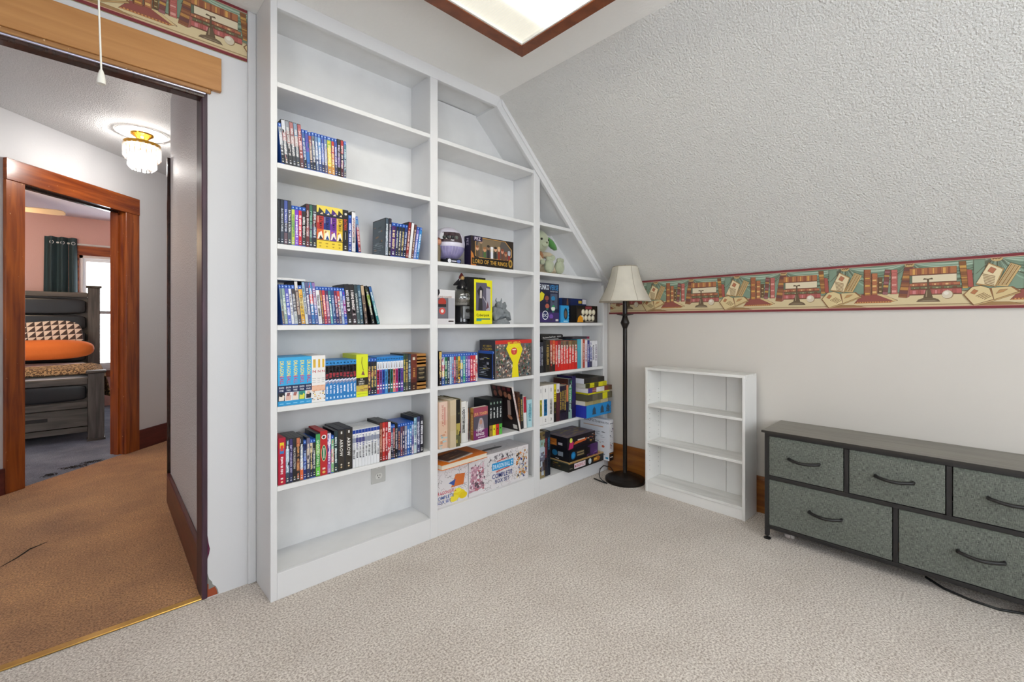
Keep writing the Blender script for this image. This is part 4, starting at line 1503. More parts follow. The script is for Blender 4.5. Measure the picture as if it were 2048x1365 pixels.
def place(name, label, cat, x, y, z, w, lean, group, rz=0.0):
    """lean > 0: the top tips towards +x about the bottom right edge; lean < 0: towards -x about the bottom left edge"""
    if lean > 0:
        o = thing(name, label, cat, (x + w - w * math.cos(lean), y, z + w * math.sin(lean)), (0, lean, rz), group)
    else:
        o = thing(name, label, cat, (x, y, z), (0, lean, rz), group)
    return o


def case(kind, x, z, w, cols, text, tcol, lean, label, group, seed, y=FR, side=None, h=None, busy=6):
    R = random.Random(seed)
    dvd = kind == 'd'
    h = h or (0.188 if dvd else 0.1695)
    d = 0.135
    o = place('film_case', label, 'film case', x, y, z, w, lean, group)
    body = 'case_black' if dvd else ('case_blue' if kind == 'b' else 'case_white' if kind == 'w' else 'case_black')
    MB().prism(rounded(w - 0.0008, d, 0.0022), 'z', 0, h).build('shell', body, o)
    if kind == 'w':
        K = spine(w, h, cols, text, tcol, R, 0.004, h - 0.003, busy=0, logo=False)
        K.rect(0.0007, h - 0.020, w - 0.0007, h - 0.003, '1f3f9a').rect(0.0007, h - 0.062, w - 0.0007, h - 0.040, tcol)
    elif dvd:
        K = spine(w, h, cols, text, tcol, R, busy=busy)
    else:
        K = spine(w, h, cols, text, tcol, R, 0.004, h - 0.016, busy=busy)
        K.disc(w / 2, h - 0.008, w * 0.2, 'a9c4e8', 0.003)
    K.build('sleeve', o, (0, 0, 0), *FRONT)
    if side:
        S = Canvas(d, h)
        S.rect(0.004, 0.004, d - 0.004, h - (0.004 if dvd else 0.016), side[0])
        if len(side) > 1:
            speckle(S, 0.01, 0.02, d - 0.01, h - 0.03, side[1:], 14, R, 0.7)
            for k in range(5):
                S.rect(0.012, 0.02 + 0.011 * k, 0.012 + R.uniform(0.06, 0.1), 0.023 + 0.011 * k, side[-1])
        S.build('cover_sheet', o, (0, d, 0), *SIDE)
    return o


def book(x, z, w, h, d, cols, text, tcol, lean, label, group, seed, y=FR, hard=False, side=None, busy=3, cat='book', tspan=None, pages='page_paper'):
    """cover that wraps a block of pages"""
    R = random.Random(seed)
    o = place('book', label, cat, x, y, z, w, lean, group)
    t = 0.0022 if hard else 0.0009
    in_ = 0.003 if hard else 0.0006
    c = MB()
    c.prism([(0, d), (0, 0.002), (0.002, 0), (w - 0.0026, 0), (w - 0.0006, 0.002), (w - 0.0006, d), (w - 0.0006 - t, d), (w - 0.0006 - t, 0.004), (t, 0.004), (t, d)], 'z', 0, h)
    c.build('cover', cover_mat(cols[-1]), o)
    MB().box(t, 0.004, in_, w - 0.0006 - t, d - in_, h - in_).build('page_block', pages, o)
    spine(w, h, cols, text, tcol, R, 0.0005, h - 0.0005, busy=busy, logo=False, tspan=tspan).build('spine_print', o, (0, 0, 0), *FRONT)
    if side:
        S = Canvas(d, h)
        S.rect(0, 0, d, h, side[0])
        if len(side) > 1:
            speckle(S, 0.004, 0.004, d - 0.004, h - 0.004, side[1:], 12, R, 0.8)
        S.build('cover_print', o, (0, d, 0), *SIDE)
    return o


def carton(name, cat, label, x, y, z, w, d, h, col, front=None, side=None, top=None, group=None, rz=0.0, lean=0.0, bevel=0.0008):
    """printed cardboard box; front / side / top are functions that draw on a canvas"""
    o = place(name, label, cat, x, y, z, w, lean, group, rz)
    MB().box(0, 0, 0, w, d, h).build('carton', cover_mat(col), o, bevel=bevel)
    for fn, nm, (cw, chh), org, ax in ((front, 'front_print', (w, h), (0, 0, 0), FRONT), (side, 'side_print', (d, h), (0, d, 0), SIDE), (top, 'top_print', (w, d), (0, 0, h), TOP)):
        if fn:
            K = Canvas(cw, chh)
            fn(K, cw, chh)
            K.build(nm, o, org, *ax)
    return o


def run(spec, x, z, where, group, lean=lambda i, n: 0.0, end='left', seed=0, count=None, start=0):
    """a row of cases: spec = list of (kind, width mm, colours, text, text colour, colour words[, extra])"""
    n = len(spec)
    z = z if abs(z % 0.001 - 0.0006) < 1e-6 else z + 0.0006
    for i, s in enumerate(spec):
        kind, wm, cols, text, tcol, words_ = s[:6]
        ex = s[6] if len(s) > 6 else {}
        w = wm / 1000.0
        lab = f'{words_.rstrip(",")}, {ORD[i + start]} from the {end} {where}'
        a = ex.get('lean', lean(i, n))
        cl_ = cols.split()
        if kind == 's':
            slip(x, z, w, ex.get('h', 0.195), cl_, text, tcol, lab, group, seed * 100 + i, ex)
        elif kind == 'k':
            book(x, z, w - 0.0004, ex.get('h', 0.2), ex.get('d', 0.14), cl_, text, tcol, a, lab, group, seed * 100 + i, hard=ex.get('hard', False), busy=ex.get('busy', 3), side=ex.get('side'), y=ex.get('y', FR), tspan=ex.get('tspan'))
        else:
            case(kind, x, z, w, cl_, text, tcol, a, lab, group, seed * 100 + i, side=ex.get('side'), busy=ex.get('busy', 6), h=ex.get('h'))
        x += w / math.cos(a) + ex.get('gap', 0)
    return x


def slip(x, z, w, h, cols, text, tcol, label, group, seed, ex):
    """boxed set: open-fronted card sleeve whose spine is printed in blocks"""
    R = random.Random(seed)
    d = ex.get('d', 0.145)
    o = place('boxed_set', label, 'boxed set', x, ex.get('y', FR), z, w, 0.0, group)
    MB().box(0, 0, 0, w - 0.0008, d, h).build('slipcase', cover_mat(cols[0]), o, bevel=0.0008)
    K = Canvas(w, h)
    ex['draw'](K, w, h, cols, text, tcol, R)
    K.build('spine_print', o, (0, 0, 0), *FRONT)
    if ex.get('side'):
        S = Canvas(d, h)
        S.rect(0, 0, d, h, ex['side'])
        S.build('side_print', o, (0, d, 0), *SIDE)
    return o


def blocks(*bands):
    """bands: (top fraction, colour)"""
    def draw(K, w, h, cols, text, tcol, R):
        top = h
        for f, c in bands:
            K.rect(0, h * (1 - f), w, top, c)
            top = h * (1 - f)
        if text:
            K.text(text, w / 2, h * 0.5, w * 0.5, tcol, -math.pi / 2, fit=h * 0.6)
    return draw


# ---------------------------------------------------------------- first bay, second shelf from the top
GA = 'film cases on the second shelf of the wide bay'
rowA = [('b', 13, '9aa2ae c4c8d0 3c4048 2c2f36', '~', 'd8d8d8', 'short grey film case'),
        ('d', 15.4, 'c9ccd4 b4868a 6a6f78 45484e', '~', 'e0e0e0', 'tall pale grey and rose film case'),
        ('d', 15.4, '8c9098 a88c8c 4c5056 3a3d42', '~', 'd0d0d0', 'tall grey film case'),
        ('d', 15.4, 'a86a6c c09a9a 5a5c64 3f4248', '~', 'dddddd', 'tall rosy grey film case'),
        ('d', 15.4, '7d94ac b8a0a0 54606c 404650', '~', 'd8d8d8', 'tall blue-grey film case'),
        ('d', 15.4, 'a85a60 c07a7c 9c5a58 6a4448', '~', 'e4d0d0', 'tall dusty red film case'),
        ('b', 13, '3a5f9a 6a7c9a 31343e', '~', 'c8d0dc', 'slim steel-blue film case'),
        ('b', 13, '4a4fa8 6a58b0 3a70b8 2f5f98', '', 'ffffff', 'slim violet and blue film case'),
        ('b', 12.5, 'a04848 8a7a70 3a3c44', '~', 'd8c8b8', 'slim dull red film case', {'h': 0.166}),
        ('b', 12.5, '6a7480 8c9298 2c2f34', '~', 'dddddd', 'slim slate film case'),
        ('b', 12.5, '6888b0 98a8c0 54607a', '~', 'e8e8f0', 'slim pale blue film case'),
        ('b', 12.5, '78a8d8 a8b8d0 4a5a88', '~', 'f0f0f8', 'slim sky-blue film case'),
        ('b', 12.5, '3858b0 5a70b8 3a3f60', '~', 'd0d8f0', 'slim royal-blue film case'),
        ('b', 12.5, '7a8cb0 a8a4b0 6a5a68', '~', 'e0e0e8', 'slim lilac-grey film case'),
        ('b', 19, '9ab838 d8c038 e8c840 c89038', '~', 'fff0b0', 'thick yellow film case'),
        ('b', 12.5, 'c83a2c e07a30 d8a048', '~', 'fff0d0', 'slim orange film case'),
        ('b', 12.5, '3a50a0 6a5c98 4c4a60', '~', 'd8d8e8', 'slim indigo film case'),
        ('d', 14.5, '24242a 3a3540 5a3a8a 1f1f24', '~', 'c8c0d8', 'black film case', {'h': 0.172}),
        ('d', 13, 'b02a2c 30282c 5a3038', '~', 'e8d8d8', 'red-topped black film case', {'h': 0.172}),
        ('b', 13, '4a7a90 3a5a70 6a6a70', '~', 'd0e0e8', 'slim teal film case')]
run(rowA, 0.5870, SHELF_L[1], 'on second shelf, wide bay', GA, lambda i, n: math.radians(-(5.2 - 5.2 * (i / (n - 1)) ** 1.5)), seed=1)

# ---------------------------------------------------------------- third shelf
GB = 'film cases on the third shelf of the wide bay'


def bat(c1, c2, tc, inner):
    def draw(K, w, h, cols, text, tcol, R):
        K.rect(0, 0, w, h, 'e6c93c')
        K.rect(0, h * 0.79, w, h, 'ead25a')
        K.poly([(w * 0.1, h * 0.76), (w, h * 0.76), (w, h * 0.86), (w * 0.35, h * 0.95)], c2)
        K.poly([(0, h * 0.75), (w, h * 0.75), (w, h * 0.79), (0, h * 0.84)], '22242c')
        K.poly([(w * 0.45, h * 0.80), (w * 0.9, h * 0.80), (w * 0.8, h * 0.85)], 'e4d0b8')
        K.rect(0, h * 0.45, w, h * 0.755, c1)
        K.text(text, w * 0.58, h * 0.60, w * 0.5, tc, -math.pi / 2, fit=h * 0.27)
        K.rect(w * 0.14, h * 0.60, w * 0.22, h * 0.74, 'd8c8b0')
        K.rect(0, h * 0.21, w, h * 0.45, inner)
        K.poly([(w * 0.1, h * 0.22), (w * 0.9, h * 0.26), (w * 0.7, h * 0.41), (w * 0.25, h * 0.36)], 'ece4d4')
        K.poly([(w * 0.3, h * 0.22), (w * 0.9, h * 0.22), (w * 0.55, h * 0.32)], c2)
        K.poly([(w * 0.1, h * 0.36), (w * 0.5, h * 0.40), (w * 0.3, h * 0.43)], 'b8603c')
        K.rect(0, h * 0.195, w, h * 0.21, '5a4a20')
        K.rect(w * 0.3, h * 0.12, w * 0.7, h * 0.145, 'a88a1e').disc(w * 0.5, h * 0.06, w * 0.15, 'a88a1e', h * 0.014)
    return draw


def blackbox(K, w, h, cols, text, tcol, R):
    K.rect(0, 0, w, h, '24211f')
    K.disc(w * 0.55, h * 0.90, w * 0.22, 'd8d4cc', h * 0.03)
    K.text(text, w * 0.5, h * 0.64, w * 0.56, 'c8482c', -math.pi / 2, fit=h * 0.26)
    K.rect(w * 0.46, h * 0.28, w * 0.54, h * 0.46, 'b8b4ac')
    K.rect(w * 0.36, h * 0.10, w * 0.64, h * 0.13, 'cfcac0').rect(w * 0.36, h * 0.05, w * 0.64, h * 0.08, 'cfcac0', up=False)


rowB = [('d', 10, '2c3038 23262c', '', 'ffffff', 'thin black film case'),
        ('d', 14.5, '2a3242 262c38 3a4250', 'BATMAN RETURNS', 'd4d8e0', 'charcoal film case with pale title,', {'busy': 1}),
        ('d', 14.5, '4a5aa0 46509a 2f3450 6a5560', 'BATMAN FOREVER', 'e0e4f0', 'blue-violet film case with pale title,', {'busy': 1}),
        ('d', 14.8, '3a4048 31363c 464c54', 'BATMAN & ROBIN', 'e4e4e8', 'dark slate film case with white title,', {'busy': 1}),
        ('b', 13.3, 'c8d858 9ab868 b8c850', '~', '5a9a58', 'lime green film case'),
        ('b', 15, '7a3ac0 6a2fb0 8a58c8', '~', 'f0e8ff', 'bright purple film case', {'busy': 2}),
        ('b', 13.6, 'd03438 d84848 c02c30', '~', 'ffe8e8', 'bright red film case', {'busy': 2}),
        ('b', 17, '2c2828 1e1c1e 3a3434', '~', 'd8d8d8', 'black film case with blue top', {'busy': 2}),
        ('d', 13.9, '5a2c2c 4a2426 8a4444 6a3436', '~', 'e0d0d0', 'maroon film case'),
        ('d', 14, '3a6a58 2f5a4c 5a4a6a 3a3c48', '~', '88c0a8', 'dark green film case'),
        ('d', 17.7, '3a3c44 6a3034 34486a 2c2c32', '~', 'c8ccd4', 'dark mixed-colour film case'),
        ('s', 29.9, 'e6c93c', 'BATMAN', '', 'yellow boxed set with red panel,', {'draw': bat('b8322a', '2a2c34', '241c1c', 'd8682c'), 'h': 0.192}),
        ('s', 28.3, 'e6c93c', 'BATMAN', '', 'yellow boxed set with navy panel,', {'draw': bat('24327c', '2a4a88', '12183c', 'e6d88a'), 'h': 0.192}),
        ('s', 29.2, 'e6c93c', 'BATMAN', '', 'yellow boxed set with purple panel,', {'draw': bat('6a2a94', '4a2a7c', '2c1848', '7a3aa4'), 'h': 0.192}),
        ('s', 27.5, 'e6c93c', 'BATMAN', '', 'yellow boxed set with black lettering,', {'draw': bat('d8b42c', '2c2a30', '1c1a18', 'e8c440'), 'h': 0.192}),
        ('s', 27.3, '24211f', 'BATMAN', '', 'thick black boxed set with red lettering,', {'draw': blackbox, 'h': 0.190}),
        ('b', 15.8, '2c48a8 2a409c 2c4494', '~', 'e8ecf8', 'deep blue film case', {'busy': 1}),
        ('d', 19, 'e4e4e6 dcdce0 d4d4d8', '~', '8a4a44', 'white film case', {'busy': 0, 'gap': 0.014, 'h': 0.19}),
        ('b', 14, '5a8ab8 b04a48 a84c4a 8a4044', '~', 'e0c8c8', 'leaning red film case', {'lean': math.radians(-5.5)})]
run(rowB, 0.5715, SHELF_L[2], 'on third shelf, wide bay', GB, seed=2)
rowB2 = [('d', 15.5, '4a5a68 6a7a88 98a4b0', '~', 'e0e6ea', 'grey-blue film case', {'gap': 0.001, 'side': ['5c6870', '788490', '48545c', 'aab4b8', '98765c', '8a969c']}),
         ('d', 14, '3a3440 54465c 2c2a30', '~', 'd8d0d8', 'dark plum film case'),
         ('b', 23, '4a2460 5a2c70 42205a', '~', 'e8d8a8', 'thick purple film case'),
         ('b', 14, '26262a 1f1f22 34343a', '~', 'd8d8d8', 'black film case'),
         ('b', 15, '2a2826 242220 4a4438', '~', 'e0d8c0', 'black and tan film case'),
         ('b', 16, '2e2c2c 6a5c3c 24242a', '~', 'd8c890', 'black and gold film case'),
         ('b', 14, '2a3c78 22284c 1e2030', '~', 'c8d0e8', 'midnight-blue film case'),
         ('d', 15, '8a2c2c 7a3230 9a3c38', '~', 'e8d0c8', 'brick red film case'),
         ('d', 16, 'e6e6e8 dededf', '', 'c0c0c0', 'white film case', {'busy': 0}),
         ('d', 14, '6a4440 5a3a38 78544c', '~', 'd8c8b8', 'brown film case', {'h': 0.18}),
         ('b', 14.6, '7a70b8 6a78c8 8a9ad0', '~', 'e8e8f8', 'lavender-blue film case'),
         ('b', 15.5, '3a88c8 4a90d0 3078b8', '~', 'e0f0ff', 'azure film case', {'busy': 2})]
run(rowB2, 1.0566, SHELF_L[2], 'in the leaning third-shelf group', GB, lambda i, n: math.radians(1.0 + 7.6 * i / (n - 1)), seed=3)

# ---------------------------------------------------------------- fourth shelf
GC = 'film cases on the fourth shelf of the wide bay'
rowC = [('b', 9, '6a7c80 98a49c 7a6a58', '', 'ffffff', 'thin sage film case'),
        ('b', 12.6, '8aa49c a8b8a8 90a498', '~', 'e0e8e0', 'pale green film case'),
        ('b', 14.2, '5a5cb8 5060c0 6a7ac8', '~', 'e8e8f8', 'violet-blue film case'),
        ('b', 11.5, 'e0e2e6 d8dade', '~', '6a6a74', 'white film case', {'busy': 1}),
        ('b', 14.6, '3a3438 585860 a8b0b4', '~', 'd0d0d4', 'charcoal and silver film case'),
        ('d', 13.4, 'd8d4d0 6a5a58 7a5c50 4a4448', '~', 'c8b8a8', 'tall brown and white film case'),
        ('b', 16.5, 'e0a838 d8c890 e0b83c d09a30', '~', '8a6a20', 'amber film case'),
        ('d', 12.6, '8ab0d0 d8dce0 c8ccd0', '~', '54545c', 'tall white film case with blue top'),
        ('d', 14.5, '5a5a84 4a4c78 54588c', '~', 'e4e4ec', 'tall indigo film case', {'busy': 3}),
        ('d', 14.2, '4a90c8 d84848 4a88c0 3a70b0', '~', 'f4f4f8', 'tall blue film case with red block'),
        ('d', 14, '8a6aa8 a87a98 5a78b8 4a60a0', '~', 'e0e0f0', 'tall purple and blue film case'),
        ('b', 15.8, 'e4e4e6 dcdce2', '~', '3a3a44', 'thick white film case', {'busy': 0}),
        ('b', 11, '9a5a3c 4a3c38 6a4c40', '~', 'd8a860', 'brown film case'),
        ('b', 12.7, 'c8343c d03c44 b8303a', '~', 'f8e0d0', 'scarlet film case', {'busy': 2}),
        ('b', 14.4, '4a3458 a05a70 8a4a68', '~', 'e0c0d0', 'plum and pink film case'),
        ('b', 11, '3a7c90 2f7488 58a0ac', '~', 'e8f4f4', 'teal film case'),
        ('b', 14.6, '28487c 243c6c 2c4c84', '~', 'a8c0e0', 'navy film case', {'busy': 2}),
        ('b', 13, '8a2438 4a2040 2c2858', '~', 'e8c8d8', 'wine and navy film case'),
        ('b', 13, 'c84c44 8a8c94 6a5a64', '~', 'e8e0e0', 'red and grey film case'),
        ('b', 11.4, 'b0c8e0 d0d8e4 a8bcd4', '~', '5a6a9a', 'ice-blue film case'),
        ('b', 13.2, '3054c0 9a3a90 2c50b8', '~', 'd8d8f0', 'blue film case with magenta band'),
        ('d', 23, '262428 201e22 2c2a2c', '~', 'e0dce0', 'thick black film case', {'busy': 0}),
        ('d', 23, '2a2626 221f22 3a2c34', '~', 'e0d8d8', 'second thick black film case,', {'busy': 1}),
        ('d', 15.6, '38484e 2c3c42 4a5c60', 'DONNIE DARKO', 'e4e8e8', 'dark teal film case', {'busy': 2}),
        ('d', 15.6, '3a5a70 486a80 34505f', '~', 'a8c0cc', 'steel teal film case', {'gap': 0.006}),
        ('d', 15.6, 'c0a888 8a7464 6a5850 4a3e3c', '9', 'e8d8a0', 'brown film case with cream top', {'lean': math.radians(-7.0), 'gap': 0.021}),
        ('d', 14.5, '2c2c2c 8aa83c 26261f 1e1e20', '~', 'e0e0d0', 'black and green tilted film case', {'lean': math.radians(-12.0), 'gap': 0.012}),
        ('d', 14.5, '3a64a0 3078a0 2c9090 2a7c80', '~', 'd8e8e8', 'teal tilted film case', {'lean': math.radians(-14.5)})]
run(rowC, 0.5910, SHELF_L[3], 'on fourth shelf, wide bay', GC, lambda i, n: math.radians(-5.6), seed=4)
o = thing('film_case', 'pale film case lying flat on top of the fourth shelf row', 'film case', (0.571, FR + 0.02, SHELF_L[3] + 0.191), (0, math.radians(0.6), 0), GC)
MB().box(0, 0, 0, 0.118, 0.135, 0.010).build('shell', 'case_white', o, bevel=0.001)
K = Canvas(0.118, 0.010)
K.rect(0.002, 0.002, 0.116, 0.008, 'e8e6e2').rect(0.02, 0.004, 0.06, 0.006, 'b8b0b0')
K.build('sleeve', o, (0, 0, 0), *FRONT)

# ---------------------------------------------------------------- fifth shelf
GD = 'boxed sets and film cases on the fifth shelf of the wide bay'


def season(word, blob):
    def draw(K, w, h, cols, text, tcol, R):
        K.rect(0, 0, w, h, '37a6dc')
        K.text('DRAGON', w * 0.56, h * 0.77, w * 0.56, 'f0e040', -math.pi / 2, fit=h * 0.31)
        K.text('BALL', w * 0.56, h * 0.53, w * 0.56, 'c8285c', -math.pi / 2, fit=h * 0.16)
        K.rect(0, h * 0.275, w, h * 0.42, '1c2a52')
        K.text('SEASON', w * 0.5, h * 0.375, h * 0.036, 'e8ecf4', fit=w * 0.72)
        K.text(word, w * 0.5, h * 0.315, h * 0.036, 'e8ecf4', fit=w * 0.6)
        K.rect(0, h * 0.10, w, h * 0.275, blob[0])
        K.poly([(w * 0.12, h * 0.11), (w * 0.85, h * 0.11), (w * 0.92, h * 0.2), (w * 0.5, h * 0.26), (w * 0.15, h * 0.2)], blob[1])
        K.poly([(w * 0.2, h * 0.2), (w * 0.6, h * 0.19), (w * 0.8, h * 0.265), (w * 0.3, h * 0.265)], blob[2])
        K.rect(0, 0, w, h * 0.10, '2f94cc').rect(w * 0.2, h * 0.035, w * 0.8, h * 0.05, '8acbe8')
    return draw


def zbox(K, w, h, cols, text, tcol, R):
    K.rect(0, 0, w, h, 'e8e6e4')
    K.rect(w * 0.25, h * 0.74, w * 0.75, h * 0.92, 'd8b040')
    K.text('Z', w * 0.5, h * 0.66, w * 0.62, 'b82c34', -math.pi / 2)
    K.rect(w * 0.1, h * 0.50, w * 0.8, h * 0.515, 'c0bcbc').rect(w * 0.1, h * 0.46, w * 0.7, h * 0.472, 'c0bcbc', up=False).rect(w * 0.1, h * 0.42, w * 0.75, h * 0.432, 'c0bcbc', up=False)
    K.rect(0, h * 0.24, w, h * 0.36, 'e0a888')
    K.poly([(0, h * 0.24), (w, h * 0.28), (w, h * 0.36), (0, h * 0.33)], 'e8bca0')
    speckle(K, 0, h * 0.04, w, h * 0.26, ['3a3434', 'd8a860', 'e8c850', '8a5a48', 'd8d4d0'], 9, R)


def yellowbox(K, w, h, cols, text, tcol, R):
    K.rect(0, 0, w, h, 'd8e02c')
    K.poly([(w * 0.42, h * 0.52), (w * 0.74, h * 0.50), (w * 0.58, h * 0.62)], '7a4a50').line([(w * 0.6, h * 0.62), (w * 0.46, h * 0.80), (w * 0.5, h * 0.94)], 0.003, '6a6a20')
    K.rect(0, h * 0.27, w, h * 0.45, '26241e')
    for k, t in enumerate(('THE', 'COMPLETE', 'SERIES')):
        K.text(t, w * 0.44, h * (0.415 - 0.055 * k), h * 0.034, 'ece8dc', fit=w * (0.25 if k == 0 else 0.5))
    K.rect(0, h * 0.12, w, h * 0.27, 'c8b04a')
    speckle(K, 0, h * 0.12, w, h * 0.27, ['d8a8a0', '9a6a5c', 'e8d8c8', '6a4a44', 'c8c04a'], 10, R, 0.8)
    K.rect(w * 0.1, h * 0.06, w * 0.9, h * 0.07, '9aa020')


def brownbox(K, w, h, cols, text, tcol, R):
    K.rect(0, 0, w, h, '54241c')
    K.poly([(0, h * 0.3), (w, h * 0.35), (w, h), (0, h)], '6a3022')
    K.rect(w * 0.3, h * 0.84, w * 0.7, h * 0.92, 'd0c8b8')
    K.under = ['54241c']
    greek(K, w * 0.55, h * 0.36, h * 0.62, w * 0.4, 'b8864a', R)
    K.rect(0, 0, w, h * 0.22, '3a1c18').disc(w * 0.5, h * 0.12, w * 0.16, 'b89868', h * 0.014).disc(w * 0.5, h * 0.055, w * 0.16, 'b89868', h * 0.014, up=False)


def woodbox(K, w, h, cols, text, tcol, R):
    K.rect(0, 0, w, h, 'a8763c')
    for k in range(10):
        K.rect(0, h * k / 10, w, h * (k + R.uniform(0.2, 0.6)) / 10, R.choice(['9a6a34', 'b58444', '8f602e']), up=False) if k not in (3, 4, 5) else None
    K.rect(0, h * 0.24, w, h * 0.64, '221c18')
    for k, q in enumerate((0.56, 0.45, 0.32)):
        K.rect(w * 0.2, h * q, w * 0.82, h * (q + 0.035), '8a7a5a').rect(w * 0.3, h * (q - 0.03), w * 0.7, h * (q - 0.015), '6a5c44', up=False)


rowD = []
for k, (wd, bl) in enumerate(zip('ONE TWO THREE FOUR FIVE'.split(), (('2a2c3c', 'e8dcd0', '1c1c24'), ('e8e6e8', 'd8b0a4', '8a5a5c'), ('cfd4dc', 'e8d8c8', 'a86a64'), ('3a9a88', 'd8d850', '2c7c70'), ('e0e0e4', '2a2830', 'd8b8a4')))):
    rowD.append(('s', 27.2, '37a6dc', '', '', f'light blue boxed set reading SEASON {wd},', {'draw': season(wd, bl), 'h': 0.203, 'd': 0.15, 'side': '2f94cc'}))
for wm in (22.5, 18, 18):
    rowD.append(('s', wm, 'e8e6e4', '', '', 'white boxed set with a red letter,', {'draw': zbox, 'h': 0.205, 'd': 0.16}))


def zcase(i):
    def draw(K, w, h, cols, text, tcol, R):
        K.rect(0, 0, w, h, '2c7cc0')
        K.rect(0, h * 0.89, w, h, '2f86c8')
        K.rect(w * 0.3, h * 0.925, w * 0.7, h * 0.95, 'a8d0ec', up=False)
        K.rect(0, h * 0.52, w, h * 0.88, '1e1a22')
        K.under = ['1e1a22']
        greek(K, w * 0.5, h * 0.70, h * 0.86, w * 0.8, 'e0c83c', R)
        K.z += K.eps
        greek(K, w * 0.5, h * 0.56, h * 0.69, w * 0.8, 'b83440', R)
        K.poly([(0, h * 0.40), (w, h * 0.46), (w, h * 0.52), (0, h * 0.50)], '8a8ca8').poly([(0, h * 0.46), (w, h * 0.50), (w, h * 0.535), (0, h * 0.50)], 'd8dce8')
        K.under = ['2c7cc0']
        greek(K, w * 0.5, h * 0.16, h * 0.38, w * 0.5, 'e8f0f8', R)
        K.rect(w * 0.3, h * 0.04, w * 0.7, h * 0.09, 'c0dcf0')
    return draw


for k in range(9):
    rowD.append(('s', 15.9, '2c7cc0', '', '', 'blue season case with yellow and red lettering,', {'draw': zcase(k), 'h': 0.178, 'd': 0.135}))
rowD.append(('s', 57.5, 'd8e02c', '', '', 'wide bright yellow boxed set,', {'draw': yellowbox, 'h': 0.199, 'd': 0.155}))
for k, c in enumerate(('1f1c1e 8a3438 2a2628 1c1a1c', '241f20 a87838 2c2426 1e1c1e', '2a2c28 7a3c34 3a5a4c 22241f')):
    rowD.append(('b', 15, c, '~', 'e0c070', 'black film case with a bright emblem,' if k < 2 else 'black and green film case,', {'h': 0.178}))


def logoblu(col):
    def draw(K, w, h, cols, text, tcol, R):
        K.rect(0, 0, w, h, '2a7cc4')
        K.rect(w * 0.3, h * 0.925, w * 0.7, h * 0.95, 'a8d0ec', up=False)
        K.rect(0.0006, h * 0.66, w - 0.0006, h * 0.87, 'e4e6ea')
        K.poly([(w * 0.35, h * 0.69), (w * 0.65, h * 0.69), (w * 0.55, h * 0.84), (w * 0.45, h * 0.84)], '6a5a64')
        K.rect(0.0006, h * 0.02, w - 0.0006, h * 0.66, col)
        K.under = [col]
        greek(K, w * 0.5, h * 0.30, h * 0.62, w * 0.6, 'e8e4ec', R)
        K.disc(w * 0.5, h * 0.235, w * 0.28, 'e8e8ec', h * 0.022).disc(w * 0.5, h * 0.155, w * 0.28, 'e8e8ec', h * 0.022, up=False)
    return draw


for nm, c in (('crimson', 'b8304c'), ('mauve', '7a4a98'), ('cobalt', '2a44a0'), ('sky-blue', '4a90c8'), ('graphite', '3a3a44'), ('forest green', '2c6a4a'), ('salmon', 'd88068'), ('magenta', 'b82c6c'), ('ink-blue', '2a2c58'), ('violet', '6a48a0')):
    rowD.append(('s', 14.4, '2a7cc4', '', '', f'blue-topped case with {nm} spine,', {'draw': logoblu(c), 'h': 0.182, 'd': 0.135}))
rowD += [('d', 13.3, '34503c 2f4836 2a4434', '~', 'c8b050', 'dark green film case,', {'h': 0.19, 'busy': 2}),
         ('d', 14.3, '3c4434 6a4a34 54503c', '~', 'd0b868', 'olive film case,', {'h': 0.19, 'busy': 2}),
         ('d', 16.9, '34404c 3a5478 2f3c48', '~', 'b8c8d0', 'slate-blue film case,', {'h': 0.19, 'busy': 2}),
         ('s', 34, '54241c', '', '', 'dark red-brown boxed set,', {'draw': brownbox, 'h': 0.186, 'd': 0.15}),
         ('s', 55, 'a8763c', '', '', 'wide wood-patterned boxed set,', {'draw': woodbox, 'h': 0.187, 'd': 0.15})]
run(rowD, 0.5725, SHELF_L[4], 'on fifth shelf', GD, seed=5)

# ---------------------------------------------------------------- sixth shelf
GE = 'film cases on the sixth shelf of the wide bay'


def redbox(K, w, h, cols, text, tcol, R):
    K.rect(0, 0, w, h, 'b01c38')
    K.rect(w * 0.22, h * 0.66, w * 0.78, h * 0.90, '3a78b8')
    K.rect(w * 0.22, h * 0.78, w * 0.78, h * 0.90, 'e8c830')
    K.rect(w * 0.30, h * 0.72, w * 0.70, h * 0.84, 'd84030')
    K.under = ['b01c38']
    greek(K, w * 0.5, h * 0.22, h * 0.60, w * 0.36, 'ecdce0', R)
    K.rect(w * 0.34, h * 0.115, w * 0.66, h * 0.15, 'ecdce0').disc(w * 0.5, h * 0.06, w * 0.15, 'e8c8a0', h * 0.02)


def ovalbox(K, w, h, cols, text, tcol, R):
    K.rect(0, 0, w, h, 'b8282c')
    K.disc(w * 0.5, h * 0.865, w * 0.34, 'e8e4e0', h * 0.05, rot=0.5).disc(w * 0.48, h * 0.865, w * 0.2, '3a3034', h * 0.03)
    K.disc(w * 0.5, h * 0.50, w * 0.34, 'e4d8b0', h * 0.185, n=22).disc(w * 0.5, h * 0.50, w * 0.29, '1f6a4c', h * 0.17, n=22)
    K.rect(w * 0.42, h * 0.38, w * 0.58, h * 0.62, 'c8d4b8')
    K.rect(w * 0.3, h * 0.13, w * 0.7, h * 0.17, 'e4d0c8').disc(w * 0.5, h * 0.07, w * 0.22, 'd8b05a', h * 0.03)


